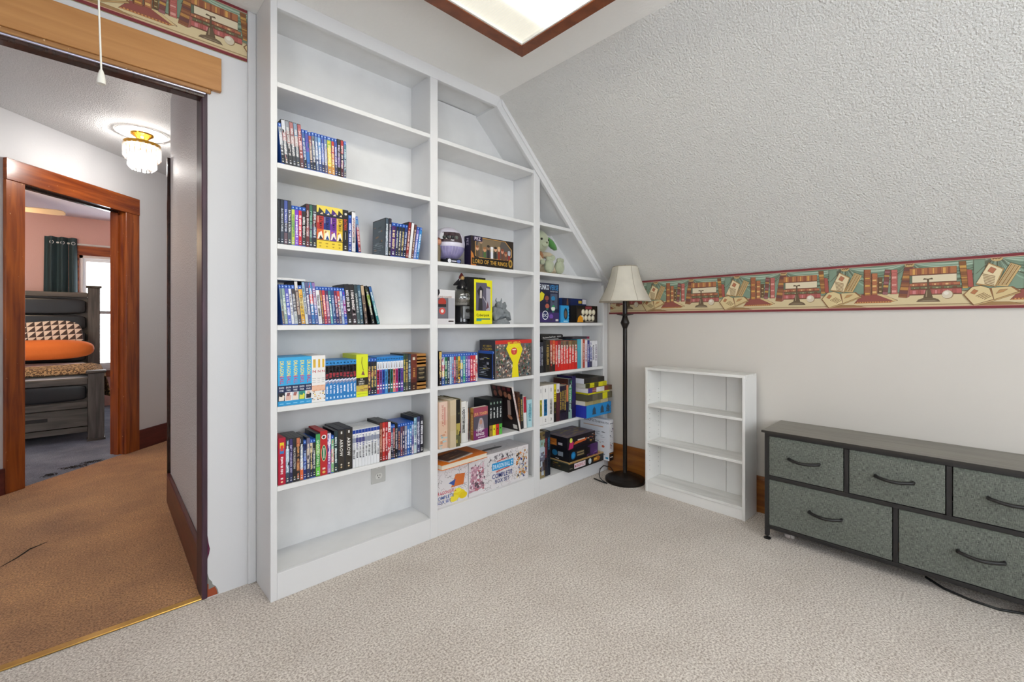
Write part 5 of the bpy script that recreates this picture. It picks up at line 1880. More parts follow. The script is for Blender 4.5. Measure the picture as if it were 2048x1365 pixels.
def arrow(K, w, h, cols, text, tcol, R):
    K.rect(0, 0, w, h, '1c222e')
    K.rect(w * 0.08, h * 0.02, w * 0.92, h * 0.975, '35302a')
    K.rect(w * 0.42, h * 0.88, w * 0.62, h * 0.94, 'd8d6d2')
    K.text('ARROW', w * 0.5, h * 0.55, w * 0.42, 'e6e4de', -math.pi / 2, fit=h * 0.45)
    K.disc(w * 0.5, h * 0.15, w * 0.12, 'd0c8b8', h * 0.02).disc(w * 0.5, h * 0.09, w * 0.12, 'd0b890', h * 0.02, up=False)


rowE = [('s', 28.6, 'b01c38', '', '', 'thick crimson boxed set,', {'draw': redbox, 'h': 0.196, 'side': '8a3a3c'}),
        ('d', 14.7, '3a4048 a8c0d4 7a98b0 3c4858', '~', 'e8f0f4', 'ice-blue and black film case'),
        ('d', 13.8, '3c3468 3a3060 2f3358', '~', 'a8a4c8', 'dark violet film case'),
        ('d', 14.4, '302e2e 3a3434 2c2a2a', 'FILM COLLECTION', 'd8d4d0', 'charcoal film case'),
        ('d', 14.4, 'c07050 3a3030 8a5640 3c3432', '~', 'd89a60', 'brown and copper film case'),
        ('d', 14.2, '2c3038 6a7c90 a8b0bc d86a40', '~', 'f0f0f0', 'grey film case with orange foot'),
        ('b', 12.8, '1e2a5c 2440a0 1f3070', '~', 'b0c8f0', 'dark blue film case'),
        ('d', 14.8, '6a6a88 a89890 4a4c68 3a3c58', '~', 'e8dcc8', 'grey-violet film case', {'h': 0.18}),
        ('b', 11.3, 'd8c8a8 3c3630 2c2824', '~', 'e0c890', 'cream-topped dark film case'),
        ('b', 12.6, '2a2824 1e1c1c 2c3034', '~', 'd8d8d8', 'narrow black film case'),
        ('d', 20, '4a9a58 8ab868 3a8a3c 6ac048', 'GHOSTBUSTERS 2', 'e4f4d8', 'leafy green film case', {'h': 0.19}),
        ('s', 31, 'b8282c', '', '', 'thick red boxed set with a green oval,', {'draw': ovalbox, 'h': 0.196}),
        ('d', 16.6, 'd8d0e4 5a48a8 8a3c90 a878b8', '~', 'f0e8f8', 'purple and pink film case', {'h': 0.185}),
        ('b', 13, '7ab88a d89a88 8ab880', '~', 'f0f0e8', 'green and salmon film case'),
        ('d', 17, '26383c 1f3034 2a3c40', '~', 'd8e8e8', 'black-teal film case', {'h': 0.188, 'busy': 1}),
        ('s', 33.4, '1c222e', '', '', 'first of two thick dark brown boxed sets,', {'draw': arrow, 'h': 0.192, 'd': 0.155}),
        ('s', 35.8, '1c222e', '', '', 'second of two thick dark brown boxed sets,', {'draw': arrow, 'h': 0.192, 'd': 0.155})]
for k in range(9):
    rowE.append(('w', 15.1, 'e8e8ea e0e2e6', '~', '8a90a4' if k not in (1, 2, 3) else '4a4c88', 'white and blue case of a matching set,', {'busy': 0, 'h': 0.178}))
rowE += [('d', 14, '7a3a2c 8a4434 6a3428', '~', 'd8a890', 'rust film case', {'h': 0.192}),
         ('d', 14.6, 'c8382c d0483c b83028', '~', 'f0d8d0', 'tall scarlet film case', {'h': 0.192, 'busy': 3}),
         ('d', 15.6, 'a8242c b83038 9a2028', '~', 'f0d0d0', 'tall dark red film case', {'h': 0.192, 'busy': 3}),
         ('d', 15.8, 'e0dadc d8484c e0d4d4', '~', 'b83038', 'tall white and red film case', {'h': 0.190, 'busy': 3}),
         ('b', 11.4, '3a4a68 34303c 2a2830', '~', 'e0e0e0', 'narrow slate film case'),
         ('b', 11.4, 'a8504c 6a3a3c 3a2c30', '~', 'e0c0b8', 'narrow brick-red film case'),
         ('d', 15.2, '1e1c1e 26242a 1c1a1e', '~', 'b8b8c0', 'black film case', {'h': 0.175}),
         ('b', 15, '24345c 5a3838 1f2c4c', '~', 'c08060', 'navy and rust film case'),
         ('b', 11.8, '6a3c44 3a3848 8a4a4c', '~', 'd8c8c8', 'dusky red film case'),
         ('b', 12, '5a3c44 2c2c44 4a3a50', '~', 'e0d8e0', 'dusky plum film case'),
         ('b', 14, '8a90a4 54587a 6a6c8c', '~', 'e8e8f0', 'lilac-grey film case'),
         ('b', 14.5, '3a78c8 4a88d4 2c60b0', '~', 'e0ecfc', 'bright blue film case'),
         ('b', 12, '58a0d0 3a6aa8 2c4c80', '~', 'e0ecf4', 'blue-cyan film case'),
         ('b', 12.6, 'a8b8d8 6a6aa8 d0c0d0', '~', '4a4a90', 'pale lilac film case'),
         ('d', 17.2, '7aa8c0 a8c4d0 d8e0e4 b8ccd4', '~', '4a6a88', 'tall pale aqua film case', {'h': 0.190}),
         ('d', 20, '3c4268 34385c 4a4c74', '~', 'd8d8e8', 'tall violet-grey film case', {'h': 0.192}),
         ('d', 21, '24242e 2c2c38 20202a', '~', 'e4e4ec', 'tall thick black film case', {'h': 0.194, 'busy': 2})]
run(rowE, 0.5735, SHELF_L[5], 'on sixth shelf', GE, seed=6)
def confetti(K, x0, y0, x1, y1, cols, n, R, s):
    """many small uneven patches: a crowded picture seen from afar"""
    for _ in range(n):
        r = s * R.uniform(0.5, 1.3)
        x, y = R.uniform(x0 + r, x1 - r), R.uniform(y0 + r, y1 - r)
        m_ = R.choice((3, 4, 5))
        a0 = R.uniform(0, 6.28)
        K.poly([(x + r * R.uniform(0.6, 1) * math.cos(a0 + 6.283 * k / m_), y + r * R.uniform(0.6, 1) * math.sin(a0 + 6.283 * k / m_)) for k in range(m_)], R.choice(cols))


# ================================================================== middle bay
# ---- upper shelf: round tin and a long window box
Z = SHELF_M[2] + 0.0006
BT = thing('ball_tin', 'lilac-grey ball-shaped toy tin with a dark window on the middle bay shelf', 'toy tin', (1.491, 2.092, Z))
mat('tin_lilac', 'd2cede', 0.3, vary=(14, 0.10, 5), coat=0.4)
mat('tin_violet', '948dba', 0.35, vary=(30, 0.2, 5))
mat('window_dark', '3a2a30', 0.12, coat=0.5)
MB().ball((0, 0, 0.116), 0.097, 32, 20).build('shell', 'tin_lilac', BT, smooth=60)
MB().lathe([(0.0975 * math.sin(t), 0.116 - 0.0975 * math.cos(t)) for t in [0.42 + 0.92 * k / 8 for k in range(9)]], 32, close=False).build('lower_band', 'tin_violet', BT, smooth=60)


def ball_patch(name, m, r, t0, t1, p0, p1, n=10, mm=6):
    vs, fs = [], []
    for i in range(n + 1):
        for k in range(mm + 1):
            a, b = t0 + (t1 - t0) * i / n, p0 + (p1 - p0) * k / mm
            vs.append((r * math.cos(b) * math.cos(a), r * math.cos(b) * math.sin(a), 0.116 + r * math.sin(b)))
    for i in range(n):
        for k in range(mm):
            q = i * (mm + 1) + k
            fs.append((q, q + mm + 1, q + mm + 2, q + 1))
    return MB().add(vs, fs).build(name, m, BT, smooth=80)


view = math.radians(-128)
ball_patch('window', 'window_dark', 0.0985, view - 0.34, view + 0.98, 0.0, 0.62, 14, 8)
ball_patch('window_glint', mat('glint_white', 'dcdce4', 0.3), 0.0989, view - 0.48, view - 0.22, 0.16, 0.56)  # pale patch laid over the window as a painted highlight
for k, (a, c) in enumerate(((-0.16, '2c302c'), (0.06, '35353a'), (0.30, '2a2a2e'), (0.56, '6a706a'))):
    p_ = MB().ball((0.0975 * math.cos(0.28) * math.cos(view + a), 0.0975 * math.cos(0.28) * math.sin(view + a), 0.116 + 0.0975 * math.sin(0.26)), 0.011, 12, 8).build('candy_head', cover_mat(c), BT, smooth=60)
for k in range(9):
    ball_patch('panel_line', 'tin_lilac', 0.0986, view - 0.9 + 0.2 * k, view - 0.885 + 0.2 * k, -0.75, -0.08, 1, 6)
MB().lathe([(0.055, 0), (0.058, 0.004), (0.050, 0.022), (0.046, 0.026)], 24).build('stand', 'case_black', BT, smooth=40)
KB = Canvas(0.09, 0.024)
KB.rect(0, 0, 0.09, 0.024, '1c1c28')
KB.disc(0.016, 0.012, 0.011, 'e8e8f0').rect(0.03, 0.009, 0.06, 0.014, 'd8d8e4').disc(0.075, 0.012, 0.013, '6a78b0', 0.009)
kb = KB.build('base_card', BT, (-0.06, -0.075, 0.0005), (1, -0.1, 0), (0, 0, 1))
MB().box(-0.062, -0.074, 0, 0.032, -0.071, 0.026).build('card_stock', 'case_black', BT)
KT = Canvas(0.03, 0.012)
KT.text('PEZ', 0.015, 0.006, 0.008, 'e8e4ec')
a = view + 0.30
KT.build('maker_mark', BT, Vector((0.101 * math.cos(a), 0.101 * math.sin(a), 0.119)) - Vector((-math.sin(a), math.cos(a), 0)) * 0.015, (-math.sin(a), math.cos(a), 0), (0, 0, 1))
TF = thing('bearded_figurine', 'small tan and brown figurine half hidden behind the first divider', 'figurine', (1.377, 2.022, Z))
MB().lathe([(0.012, 0), (0.014, 0.03), (0.016, 0.06), (0.011, 0.085), (0.006, 0.092)], 14).build('body', cover_mat('6a5f48'), TF, smooth=50)
MB().ball((0, 0, 0.108), 0.018, 14, 10, (1, 1, 1.15)).build('head', cover_mat('b98468'), TF, smooth=60)
MB().ball((0, 0.003, 0.118), 0.0185, 14, 8, (1, 1, 0.8)).build('hair', cover_mat('6a3a2c'), TF, smooth=60)


def ring_front(K, w, h):
    K.rect(0, 0, w, h, '2a211c')
    K.poly([(0, h * 0.0), (w * 0.12, 0), (w * 0.05, h * 0.4), (0, h * 0.5)], 'c07838')
    K.poly([(w * 0.09, h * 0.34), (w * 0.09, h * 0.80), (w * 0.16, h * 0.97), (w * 0.80, h * 0.97), (w * 0.96, h * 0.7), (w * 0.96, h * 0.45), (w * 0.85, h * 0.30), (w * 0.2, h * 0.28)], 'c0904e')
    K.poly([(w * 0.105, h * 0.36), (w * 0.105, h * 0.79), (w * 0.17, h * 0.95), (w * 0.79, h * 0.95), (w * 0.945, h * 0.69), (w * 0.945, h * 0.46), (w * 0.84, h * 0.32), (w * 0.2, h * 0.30)], '57524e')
    R = random.Random(3)
    K.poly([(w * 0.12, h * 0.55), (w * 0.6, h * 0.5), (w * 0.7, h * 0.94), (w * 0.18, h * 0.94)], '7a6a54')
    for k in range(10):
        x = w * (0.14 + 0.083 * k)
        hh = h * (0.60, 0.84, 0.58, 0.66, 0.62, 0.64, 0.66, 0.60, 0.52, 0.56)[k]
        K.rect(x - w * 0.028, h * 0.3, x + w * 0.028, hh - h * 0.06, ('5a4a34', '6a5a44', '4a6a3a', '2c2c30', 'd8d8e0', '34302c', '8a3c2c', '6a4434', '7a4c38', '8a3434')[k])
        K.disc(x, hh, w * 0.034, ('c89a7c', 'a8846a', 'c8926c', '8a6a54', 'e0d8d0', 'd0a080', 'd8b090', 'c88a70', 'b8805c', 'b0b4bc')[k], h * 0.085)
        K.disc(x, hh + h * 0.05, w * 0.034, ('8a5a38', '7a5a3c', '9a6a40', '2a2420', 'e8e8ea', '2c2420', 'd0a878', '8a4a34', '8a4a34', 'a8acb4')[k], h * 0.045)
    K.rect(w * 0.04, h * 0.83, w * 0.25, h * 1.0, '2c2440')
    K.text('PEZ', w * 0.145, h * 0.915, h * 0.11, 'd8d0e0')
    K.rect(w * 0.02, h * 0.05, w * 0.86, h * 0.26, '1c1814')
    K.text('LORD OF THE RINGS', w * 0.44, h * 0.155, h * 0.14, 'c89a3c', fit=w * 0.80)
    K.disc(w * 0.92, h * 0.2, w * 0.05, 'b08a3c', h * 0.15).disc(w * 0.92, h * 0.2, w * 0.025, '4a3a1c', h * 0.08)


def pez_side(K, w, h):
    K.rect(0, 0, w, h, '25203a')
    K.text('PEZ', w * 0.5, h * 0.8, h * 0.1, 'b8b0c8', -math.pi / 2)


carton('candy_gift_box', 'toy box', 'wide black and gold window box lettered in gold beside the ball tin', 1.590, FR - 0.002, Z, 0.338, 0.06, 0.172, '2a211c', ring_front, pez_side)

# ---- next shelf
Z = SHELF_M[3] + 0.0006


def helmet_front(K, w, h):
    K.rect(0, 0, w, h, 'd6d4d6')
    K.rect(0, h * 0.16, w * 0.62, h * 0.76, '6a6870')
    K.disc(w * 0.28, h * 0.64, w * 0.22, 'a83a30', h * 0.12).rect(w * 0.06, h * 0.50, w * 0.50, h * 0.58, '2a2628').disc(w * 0.28, h * 0.38, w * 0.18, 'c8504a', h * 0.10).disc(w * 0.28, h * 0.38, w * 0.08, 'd8d4d0', h * 0.05)
    K.rect(w * 0.62, h * 0.16, w * 0.98, h * 0.76, 'a8a8b0')
    K.poly([(0, h * 0.76), (w * 0.15, h * 0.9), (w * 0.12, h), (0, h)], '2c2a2e')
    K.text('POWER RANGERS', w * 0.42, h * 0.79, h * 0.055, '8a5a44', fit=w * 0.8)
    K.rect(0, 0, w, h * 0.15, 'd0cdd0').rect(w * 0.62, h * 0.07, w * 0.92, h * 0.10, 'b84a48', up=False)


carton('collector_helmet_box', 'toy box', 'pale grey collector box with a red helmet behind its window', 1.361, FR, Z, 0.118, 0.13, 0.188, 'd6d4d6', helmet_front)

GM = thing('candy_machine', 'black candy dispenser with a clear globe and cloaked figurine on top', 'candy dispenser', (1.598, 2.103, Z))
mat('machine_black', '14151c', 0.15, coat=0.6)
MB().lathe([(0.062, 0), (0.063, 0.010), (0.058, 0.014), (0.056, 0.098), (0.060, 0.104), (0.050, 0.112)], 28).build('column', 'machine_black', GM, smooth=40)
fp = MB().box(-0.036, -0.066, 0.030, 0.018, -0.050, 0.104).build('coin_plate', mat('plate_grey', '8f9092', 0.35, metal=0.5), GM, bevel=0.004)
MB().lathe([(0.012, 0), (0.012, 0.006)], 18).build('coin_slot', 'slot_black', fp).location = (-0.010, -0.066, 0.078)
fp.children[0].rotation_euler = (math.radians(90), 0, 0)
MB().tube([(-0.026, -0.070, 0.050), (0.008, -0.072, 0.044)], 0.004, 8).build('crank', 'plate_grey', fp, smooth=60)
glass('globe_glass', 'e6e6e6', 0.80, 0.08)
MB().ball((0, 0, 0.155), 0.066, 28, 18, (1, 1, 0.82)).build('globe', 'globe_glass', GM, smooth=60)
MB().lathe([(0.046, 0.112), (0.058, 0.13), (0.060, 0.145), (0.0, 0.146)], 22).build('candy_fill', mat('candy_grey', 'a59f97', 0.6, bump=(120, 0.6, 3)), GM, smooth=50)
KS = Canvas(0.07, 0.05)
KS.text('STAR', 0.035, 0.034, 0.017, 'f0eeea').text('WARS', 0.035, 0.013, 0.017, 'f0eeea')
KS.build('globe_lettering', GM, (-0.030, -0.076, 0.134), (1, 0.30, 0), (0, 0, 1))
MB().lathe([(0.030, 0.205), (0.034, 0.212), (0.030, 0.222), (0.020, 0.226)], 20).build('cap', 'machine_black', GM, smooth=40)
fg = MB().lathe([(0.026, 0.224), (0.024, 0.235), (0.017, 0.252), (0.010, 0.262)], 14).build('cloaked_figure', cover_mat('1c191c'), GM, smooth=50)
MB().ball((0, -0.004, 0.272), 0.0135, 14, 10).build('head', cover_mat('c9a468'), fg, smooth=60)
MB().lathe([(0.0165, 0.268), (0.0165, 0.278), (0.011, 0.290), (0.003, 0.302)], 14, 0, 0.003).build('hood', cover_mat('6a2424'), fg, smooth=50)
MB().add([(-0.012, 0.008, 0.268), (-0.05, 0.012, 0.232), (-0.046, 0.014, 0.226), (-0.016, 0.012, 0.228), (-0.012, 0.013, 0.268), (-0.05, 0.017, 0.232), (-0.046, 0.019, 0.226), (-0.016, 0.017, 0.228)],
         [(0, 1, 2, 3), (7, 6, 5, 4), (0, 4, 5, 1), (1, 5, 6, 2), (2, 6, 7, 3), (3, 7, 4, 0)]).build('cape', cover_mat('1c191c'), fg)


def cyber_front(K, w, h):
    K.rect(0, 0, w, h, 'e2dc1c')
    K.poly([(w * 0.10, h * 0.30), (w * 0.90, h * 0.30), (w * 0.90, h * 0.84), (w * 0.72, h * 0.86), (w * 0.68, h * 0.93), (w * 0.10, h * 0.93)], '5c5868')
    K.poly([(w * 0.66, h * 0.30), (w * 0.90, h * 0.30), (w * 0.90, h * 0.80), (w * 0.66, h * 0.82)], 'a6a2b0')
    K.poly([(w * 0.22, h * 0.31), (w * 0.46, h * 0.31), (w * 0.44, h * 0.62), (w * 0.50, h * 0.78), (w * 0.34, h * 0.86), (w * 0.16, h * 0.74), (w * 0.26, h * 0.6)], '2c2a2e')
    K.poly([(w * 0.30, h * 0.58), (w * 0.42, h * 0.58), (w * 0.42, h * 0.76), (w * 0.32, h * 0.76)], 'bcb4b0')
    K.line([(w * 0.48, h * 0.62), (w * 0.72, h * 0.44), (w * 0.86, h * 0.40)], 0.004, 'b8b4b8').poly([(w * 0.64, h * 0.33), (w * 0.82, h * 0.38), (w * 0.74, h * 0.52)], '6a4048')
    K.text('Cyberpunk', w * 0.48, h * 0.205, h * 0.058, '2c2814', fit=w * 0.72)
    K.rect(w * 0.12, h * 0.10, w * 0.88, h * 0.13, '4a7a6a').rect(w * 0.12, h * 0.065, w * 0.40, h * 0.10, '2ca0a0', up=False)


carton('action_figure_box', 'toy box', 'bright yellow window box with a dark figure inside', 1.601, FR - 0.018, Z, 0.137, 0.040, 0.258, 'e2dc1c', cyber_front, lambda K, w, h: K.rect(0, 0, w, h, '24231c'))
carton('black_box', 'box', 'plain black box peeking out behind the yellow window box', 1.690, FR + 0.164, Z, 0.150, 0.030, 0.292, '17181a', lambda K, w, h: K.rect(0, 0, w, h, '1a1b1c').rect(w * 0.6, h * 0.98, w * 0.64, h, '55564c'))

GG = thing('gargoyle_statue', 'grey crouching horned stone statuette beside the yellow window box', 'statuette', (1.862, 2.08, Z))
mat('stone_grey', '7f8488', 0.9, vary=(40, 0.25, 5), bump=(70, 0.7, 5, 0.006))
MB().lathe([(0.074, 0), (0.076, 0.010), (0.066, 0.022), (0.055, 0.03)], 20, wob=lambda a, k: 1 + 0.07 * math.sin(5 * a + k)).build('plinth', 'stone_grey', GG, smooth=50)
bdy = MB().ball((0, 0.008, 0.066), 0.048, 18, 12, (1.05, 0.9, 1.05)).build('body', 'stone_grey', GG, smooth=60)
MB().ball((0.0, -0.012, 0.116), 0.026, 16, 10, (1.0, 1.0, 0.95)).build('head', 'stone_grey', GG, smooth=60)
MB().ball((0.0, -0.030, 0.108), 0.011, 12, 8, (1.2, 0.8, 0.8)).build('muzzle', 'stone_grey', GG, smooth=60)
for s in (-1, 1):
    MB().tube([(s * 0.016, -0.01, 0.132), (s * 0.024, -0.008, 0.148), (s * 0.020, -0.012, 0.162)], 0.006, 8, [1, 0.8, 0.2]).build('horn', 'stone_grey', GG, smooth=60)
    MB().tube([(s * 0.034, -0.01, 0.092), (s * 0.056, -0.03, 0.066), (s * 0.040, -0.052, 0.034)], 0.015, 10, [1.1, 1, 0.8]).build('arm', 'stone_grey', GG, smooth=60)
    MB().tube([(s * 0.024, 0.0, 0.050), (s * 0.060, -0.036, 0.056), (s * 0.050, -0.050, 0.026)], 0.020, 10, [1.1, 1.0, 0.7]).build('leg', 'stone_grey', GG, smooth=60)
    MB().tube([(s * 0.030, 0.03, 0.070), (s * 0.062, 0.028, 0.100), (s * 0.076, 0.022, 0.122), (s * 0.080, 0.02, 0.140)], 0.026, 8, [1.1, 1.0, 0.7, 0.15]).build('wing', 'stone_grey', GG, smooth=60)

# ---- row of film cases and the big superhero game box
Z = SHELF_M[4] + 0.0006
GM5 = 'film cases on the fifth shelf of the middle bay'
rowM = [('d', 17.5, 'd0b060 6a3c2c 3c2420 2c1e1c', '~', 'e8d8a0', 'tan-topped dark film case'),
        ('b', 18.5, 'd0d8dc b83c50 d8c040 3a5a98', '~', 'f0e8e8', 'patchwork film case'),
        ('b', 18.5, '2a7048 246440 1e4a34', '~', 'c8e0c0', 'deep green film case'),
        ('b', 15, '2c3040 54606c 2c2c34', '~', 'c0c8d0', 'dark slate film case'),
        ('b', 14, 'b8d0e4 c8d8e8 a8c4dc', '~', '7a98c0', 'pale blue film case'),
        ('b', 13.5, '8ab8d8 6a94c8 4a74a8', '~', 'c84850', 'mid-blue film case'),
        ('b', 14.5, 'b82c3c a8344c 8a2c40', '~', 'e8d0d0', 'cherry red film case'),
        ('b', 13.5, '3a6a4c 2a2c34 4a3c30', '~', 'c0b080', 'black-green film case'),
        ('b', 18, 'd8a838 e0b840 2c2824 c89830', '~', '3a2c1c', 'golden film case'),
        ('b', 18, '3a80b8 d8c840 4a6aa0 3a5a98', '~', 'e8e8e0', 'blue and yellow film case'),
        ('b', 17.5, '4aa0b0 3a8c90 3a9c80', '~', 'd8f0e8', 'turquoise film case'),
        ('b', 17, '7a6a9c 6a4a90 4a50a0', '~', 'e8d8f0', 'dull purple film case'),
        ('b', 17.5, '8a4a9c 7a3c98 5a3490', '~', 'f0d8f8', 'bright purple film case'),
        ('b', 20, 'c83038 d8343c b82830', '~', 'f8dcd8', 'crimson film case'),
        ('b', 20, 'd0343c e04048 c02c34', '~', 'f8e4e0', 'poppy red film case'),
        ('b', 14, 'e4dcd8 d8484c e0d8d4', '~', 'c83840', 'white and red film case')]
run(rowM, 1.3735, Z, 'in the middle bay', GM5, seed=7)
case('b', 1.757, Z, 0.0135, ['24242c', '2c2c38'], '', 'ffffff', 0.0, 'black film case with its cover showing against the big game box', GM5, 777,
     side=['1e1e24', '3a3c48', 'c8a040', '8a8a98', '5a4a78', 'd8d040', 'aab0bc'])


def hero_front(K, w, h):
    K.rect(0, 0, w, h, '6a6460')
    R = random.Random(11)
    K.eps = 6e-6
    confetti(K, 0, 0, w, h * 0.92, ['2c2c30', '4a5a48', 'c89a80', 'd8d4d0', '8a4a40', '3a6a70', '5a4a3c', 'b0a89c', '2a2a3a', 'e0c8b0', '7a7a80', '3a5a3c', '54504c'], 420, R, 0.010)
    K.eps = 4e-5
    K.poly([(w * 0.44, 0), (w * 0.63, 0), (w * 0.60, h * 0.34), (w * 0.74, h * 0.74), (w * 0.66, h * 0.92), (w * 0.36, h * 0.92), (w * 0.28, h * 0.78), (w * 0.46, h * 0.4)], 'ecdc1c')
    K.rect(0, h * 0.90, w, h, 'c8342c')
    K.text('MY HERO', w * 0.5, h * 0.92, h * 0.075, 'f0e040', fit=w * 0.36).text('ACADEMIA', w * 0.5, h * 0.83, h * 0.075, 'f0e040', fit=w * 0.42)
    K.disc(w * 0.5, h * 0.70, w * 0.085, 'd04a3c', h * 0.10, n=20).rect(w * 0.45, h * 0.73, w * 0.55, h * 0.755, 'f0d8c8').text('5', w * 0.5, h * 0.685, h * 0.07, 'e89a88')


def hero_side(K, w, h):
    K.rect(0, 0, w, h, '34303a')
    K.poly([(0, h * 0.3), (w * 0.75, h * 0.45), (w * 0.6, h * 0.75), (0, h * 0.72)], '94464a')
    K.text('MY HERO', w * 0.5, h * 0.85, h * 0.055, 'c8a83c', fit=w * 0.6).text('ACADEMIA', w * 0.5, h * 0.78, h * 0.055, 'c8a83c', fit=w * 0.66)


carton('card_game_box', 'game box', 'big square game box with a yellow burst and red top on the middle bay', 1.772, FR - 0.006, Z, 0.313, 0.145, 0.234, '34303a', hero_front, hero_side)

# ---- books
Z = SHELF_M[5] + 0.0006
GB6 = 'books on the lowest shelf of the middle bay'
y6 = YF - 0.030


def atlas_spine(K, w, h):
    K.rect(0, 0, w, h, 'd8b8a0')
    K.rect(0, h * 0.60, w, h, 'dcc0b0')
    K.text('20TH CENTURY', w * 0.42, h * 0.70, w * 0.22, 'a8483c', -math.pi / 2, fit=h * 0.46)
    K.rect(w * 0.62, h * 0.5, w * 0.72, h * 0.88, 'b8605a')
    speckle(K, 0, 0, w, h * 0.42, ['8ab0b8', 'a8c4c8', 'c89070', 'd8c0a8', '7a8c94'], 16, random.Random(5))


b1 = book(1.360, Z, 0.055, 0.252, 0.19, ['dcc0b0', 'd8b8a0'], '', '', 0.0, 'thick pinkish hardcover with red lettering beside the divider', GB6, 601, y=y6 + 0.022, hard=True)
K = Canvas(0.0544, 0.252, start=9e-4)
atlas_spine(K, 0.0544, 0.252)
K.build('jacket_print', b1, (0, 0, 0), *FRONT)
book(1.416, Z, 0.040, 0.258, 0.19, ['c9b79a', 'c4b090', 'c9b79a'], '', '', 0.0, 'tall plain tan hardcover', GB6, 602, y=y6, hard=True, busy=0, side=['c9b79a'])
book(1.4565, Z, 0.028, 0.257, 0.19, ['201e1c', '2a2824', 'b0a050', '5a5a3c'], '', '', 0.0, 'tall black and olive hardcover beside the tan one', GB6, 603, y=y6, hard=True, busy=4)
book(1.4975, Z, 0.025, 0.250, 0.17, ['a89c84', '988a70', '6a3c58', '8a7c58'], '', '', 0.0, 'taupe hardcover with a purple band', GB6, 604, hard=True, busy=0)
book(1.5230, Z, 0.034, 0.232, 0.15, ['e4e2de', 'dcdad6'], '~', '3a3c44', 0.0, 'white hardcover with dark lettering', GB6, 605, hard=True, busy=0)
book(1.5575, Z, 0.013, 0.228, 0.15, ['e0dedc', 'd4d2d0'], '', '', 0.0, 'thin white book beside the white hardcover', GB6, 606, busy=0)


def paperback_cover(K, w, h):
    K.rect(0, 0, w, h, '7a3068')
    K.rect(0, h * 0.72, w, h, '9c4a5c')
    K.text('J.R.R. TOLKIEN', w * 0.5, h * 0.80, h * 0.085, 'e8b068', fit=w * 0.92)
    K.rect(0, h * 0.30, w, h * 0.72, '55505c')
    K.poly([(w * 0.25, h * 0.28), (w * 0.75, h * 0.28), (w * 0.68, h * 0.55), (w * 0.58, h * 0.66), (w * 0.42, h * 0.66), (w * 0.32, h * 0.5)], 'a89ca4')
    K.disc(w * 0.5, h * 0.53, w * 0.10, 'b88a78', h * 0.08)
    K.text('THE', w * 0.42, h * 0.37, h * 0.035, 'e8e4ec').text('LORD', w * 0.42, h * 0.30, h * 0.075, 'f0ecf0').text('OF THE', w * 0.42, h * 0.24, h * 0.035, 'e8e4ec').text('RINGS', w * 0.46, h * 0.16, h * 0.085, 'f0ecf0')
    K.rect(w * 0.3, h * 0.05, w * 0.8, h * 0.075, 'd8c0d0')


o = thing('book', 'purple fantasy paperback standing face out among the books', 'book', (1.606, FR - 0.008, Z), (0, 0, math.radians(2)), GB6)
MB().box(0, 0, 0, 0.110, 0.0008, 0.186).box(0, 0.0272, 0, 0.110, 0.028, 0.186).box(-0.0008, 0, 0, 0, 0.028, 0.186).build('cover', cover_mat('7a3068'), o)
MB().box(0, 0.0008, 0.0006, 0.109, 0.0272, 0.1854).build('page_block', 'page_paper', o)
K = Canvas(0.110, 0.186)
paperback_cover(K, 0.110, 0.186)
K.build('cover_print', o, (0, 0, 0), *FRONT)
K = Canvas(0.028, 0.186)
K.rect(0, 0, 0.028, 0.186, '9a6a34').rect(0, 0.16, 0.028, 0.186, 'c89a50')
K.under = ['9a6a34']
greek(K, 0.014, 0.03, 0.15, 0.016, 'e0c080', random.Random(2))
K.build('spine_print', o, (-0.0008, 0.028, 0), *SIDE)
book(1.586, Z, 0.014, 0.183, 0.11, ['a06c48', '8a5a70', '6a4048'], '~', 'd8b070', 0.0, 'thin brown paperback behind the face-out paperback', GB6, 609, y=FR + 0.030)


def quartet(K, w, h):
    K.rect(0, 0, w, h, '14191c')
    for k, c in enumerate(('9a7838', 'e0d428', 'c03030', '58b048')):
        x0, x1 = w * k / 4, w * (k + 1) / 4
        K.rect(x0 + 0.0006, 0, x1 - 0.0006, h * 0.30, c)
        K.disc((x0 + x1) / 2, h * 0.90, w * 0.05, '8aa494', h * 0.035)
        K.disc((x0 + x1) / 2, h * 0.18, w * 0.045, '3a3420', h * 0.022)
        K.under = ['14191c']
        greek(K, (x0 + x1) / 2, h * 0.48, h * 0.78, w * 0.11, 'd8dcdc', random.Random(k))
        if k:
            K.rect(x0 - 0.0004, 0, x0 + 0.0004, h, '060809')


carton('boxed_novels', 'boxed set', 'black boxed set of four novels with brown, yellow, red and green bases', 1.728, FR - 0.004, Z, 0.103, 0.145, 0.217, '14191c', quartet, lambda K, w, h: K.rect(0, 0, w, h, '171d20'))
o = book(1.952, Z, 0.013, 0.288, 0.20, ['e0d8d4', 'd8d0cc', 'e4dcd8'], '~', 'b87a74', math.radians(-14.0), 'large dark picture book tilted against the boxed novels', GB6, 611, y=YF - 0.022, hard=True, busy=0)
S = Canvas(0.20, 0.288, start=7e-4)
S.rect(0, 0, 0.20, 0.288, '1d1416')
R_ = random.Random(21)
for (x, y, r, c) in ((0.035, 0.235, 0.016, '8a5444'), (0.085, 0.24, 0.018, '9a6450'), (0.130, 0.235, 0.016, 'a06a54'), (0.165, 0.225, 0.016, 'b07c62')):
    S.disc(x, y + 0.014, r * 1.4, '2a1814', r * 1.5).disc(x, y, r, c, r * 1.25)
S.poly([(0.12, 0.10), (0.15, 0.10), (0.165, 0.20), (0.14, 0.20)], 'a8948c').disc(0.135, 0.085, 0.022, 'a87458', 0.014, rot=-0.4)
for k in range(4):
    S.rect(0.02 + 0.045 * k, 0.262, 0.05 + 0.045 * k, 0.284, '6a2c30')
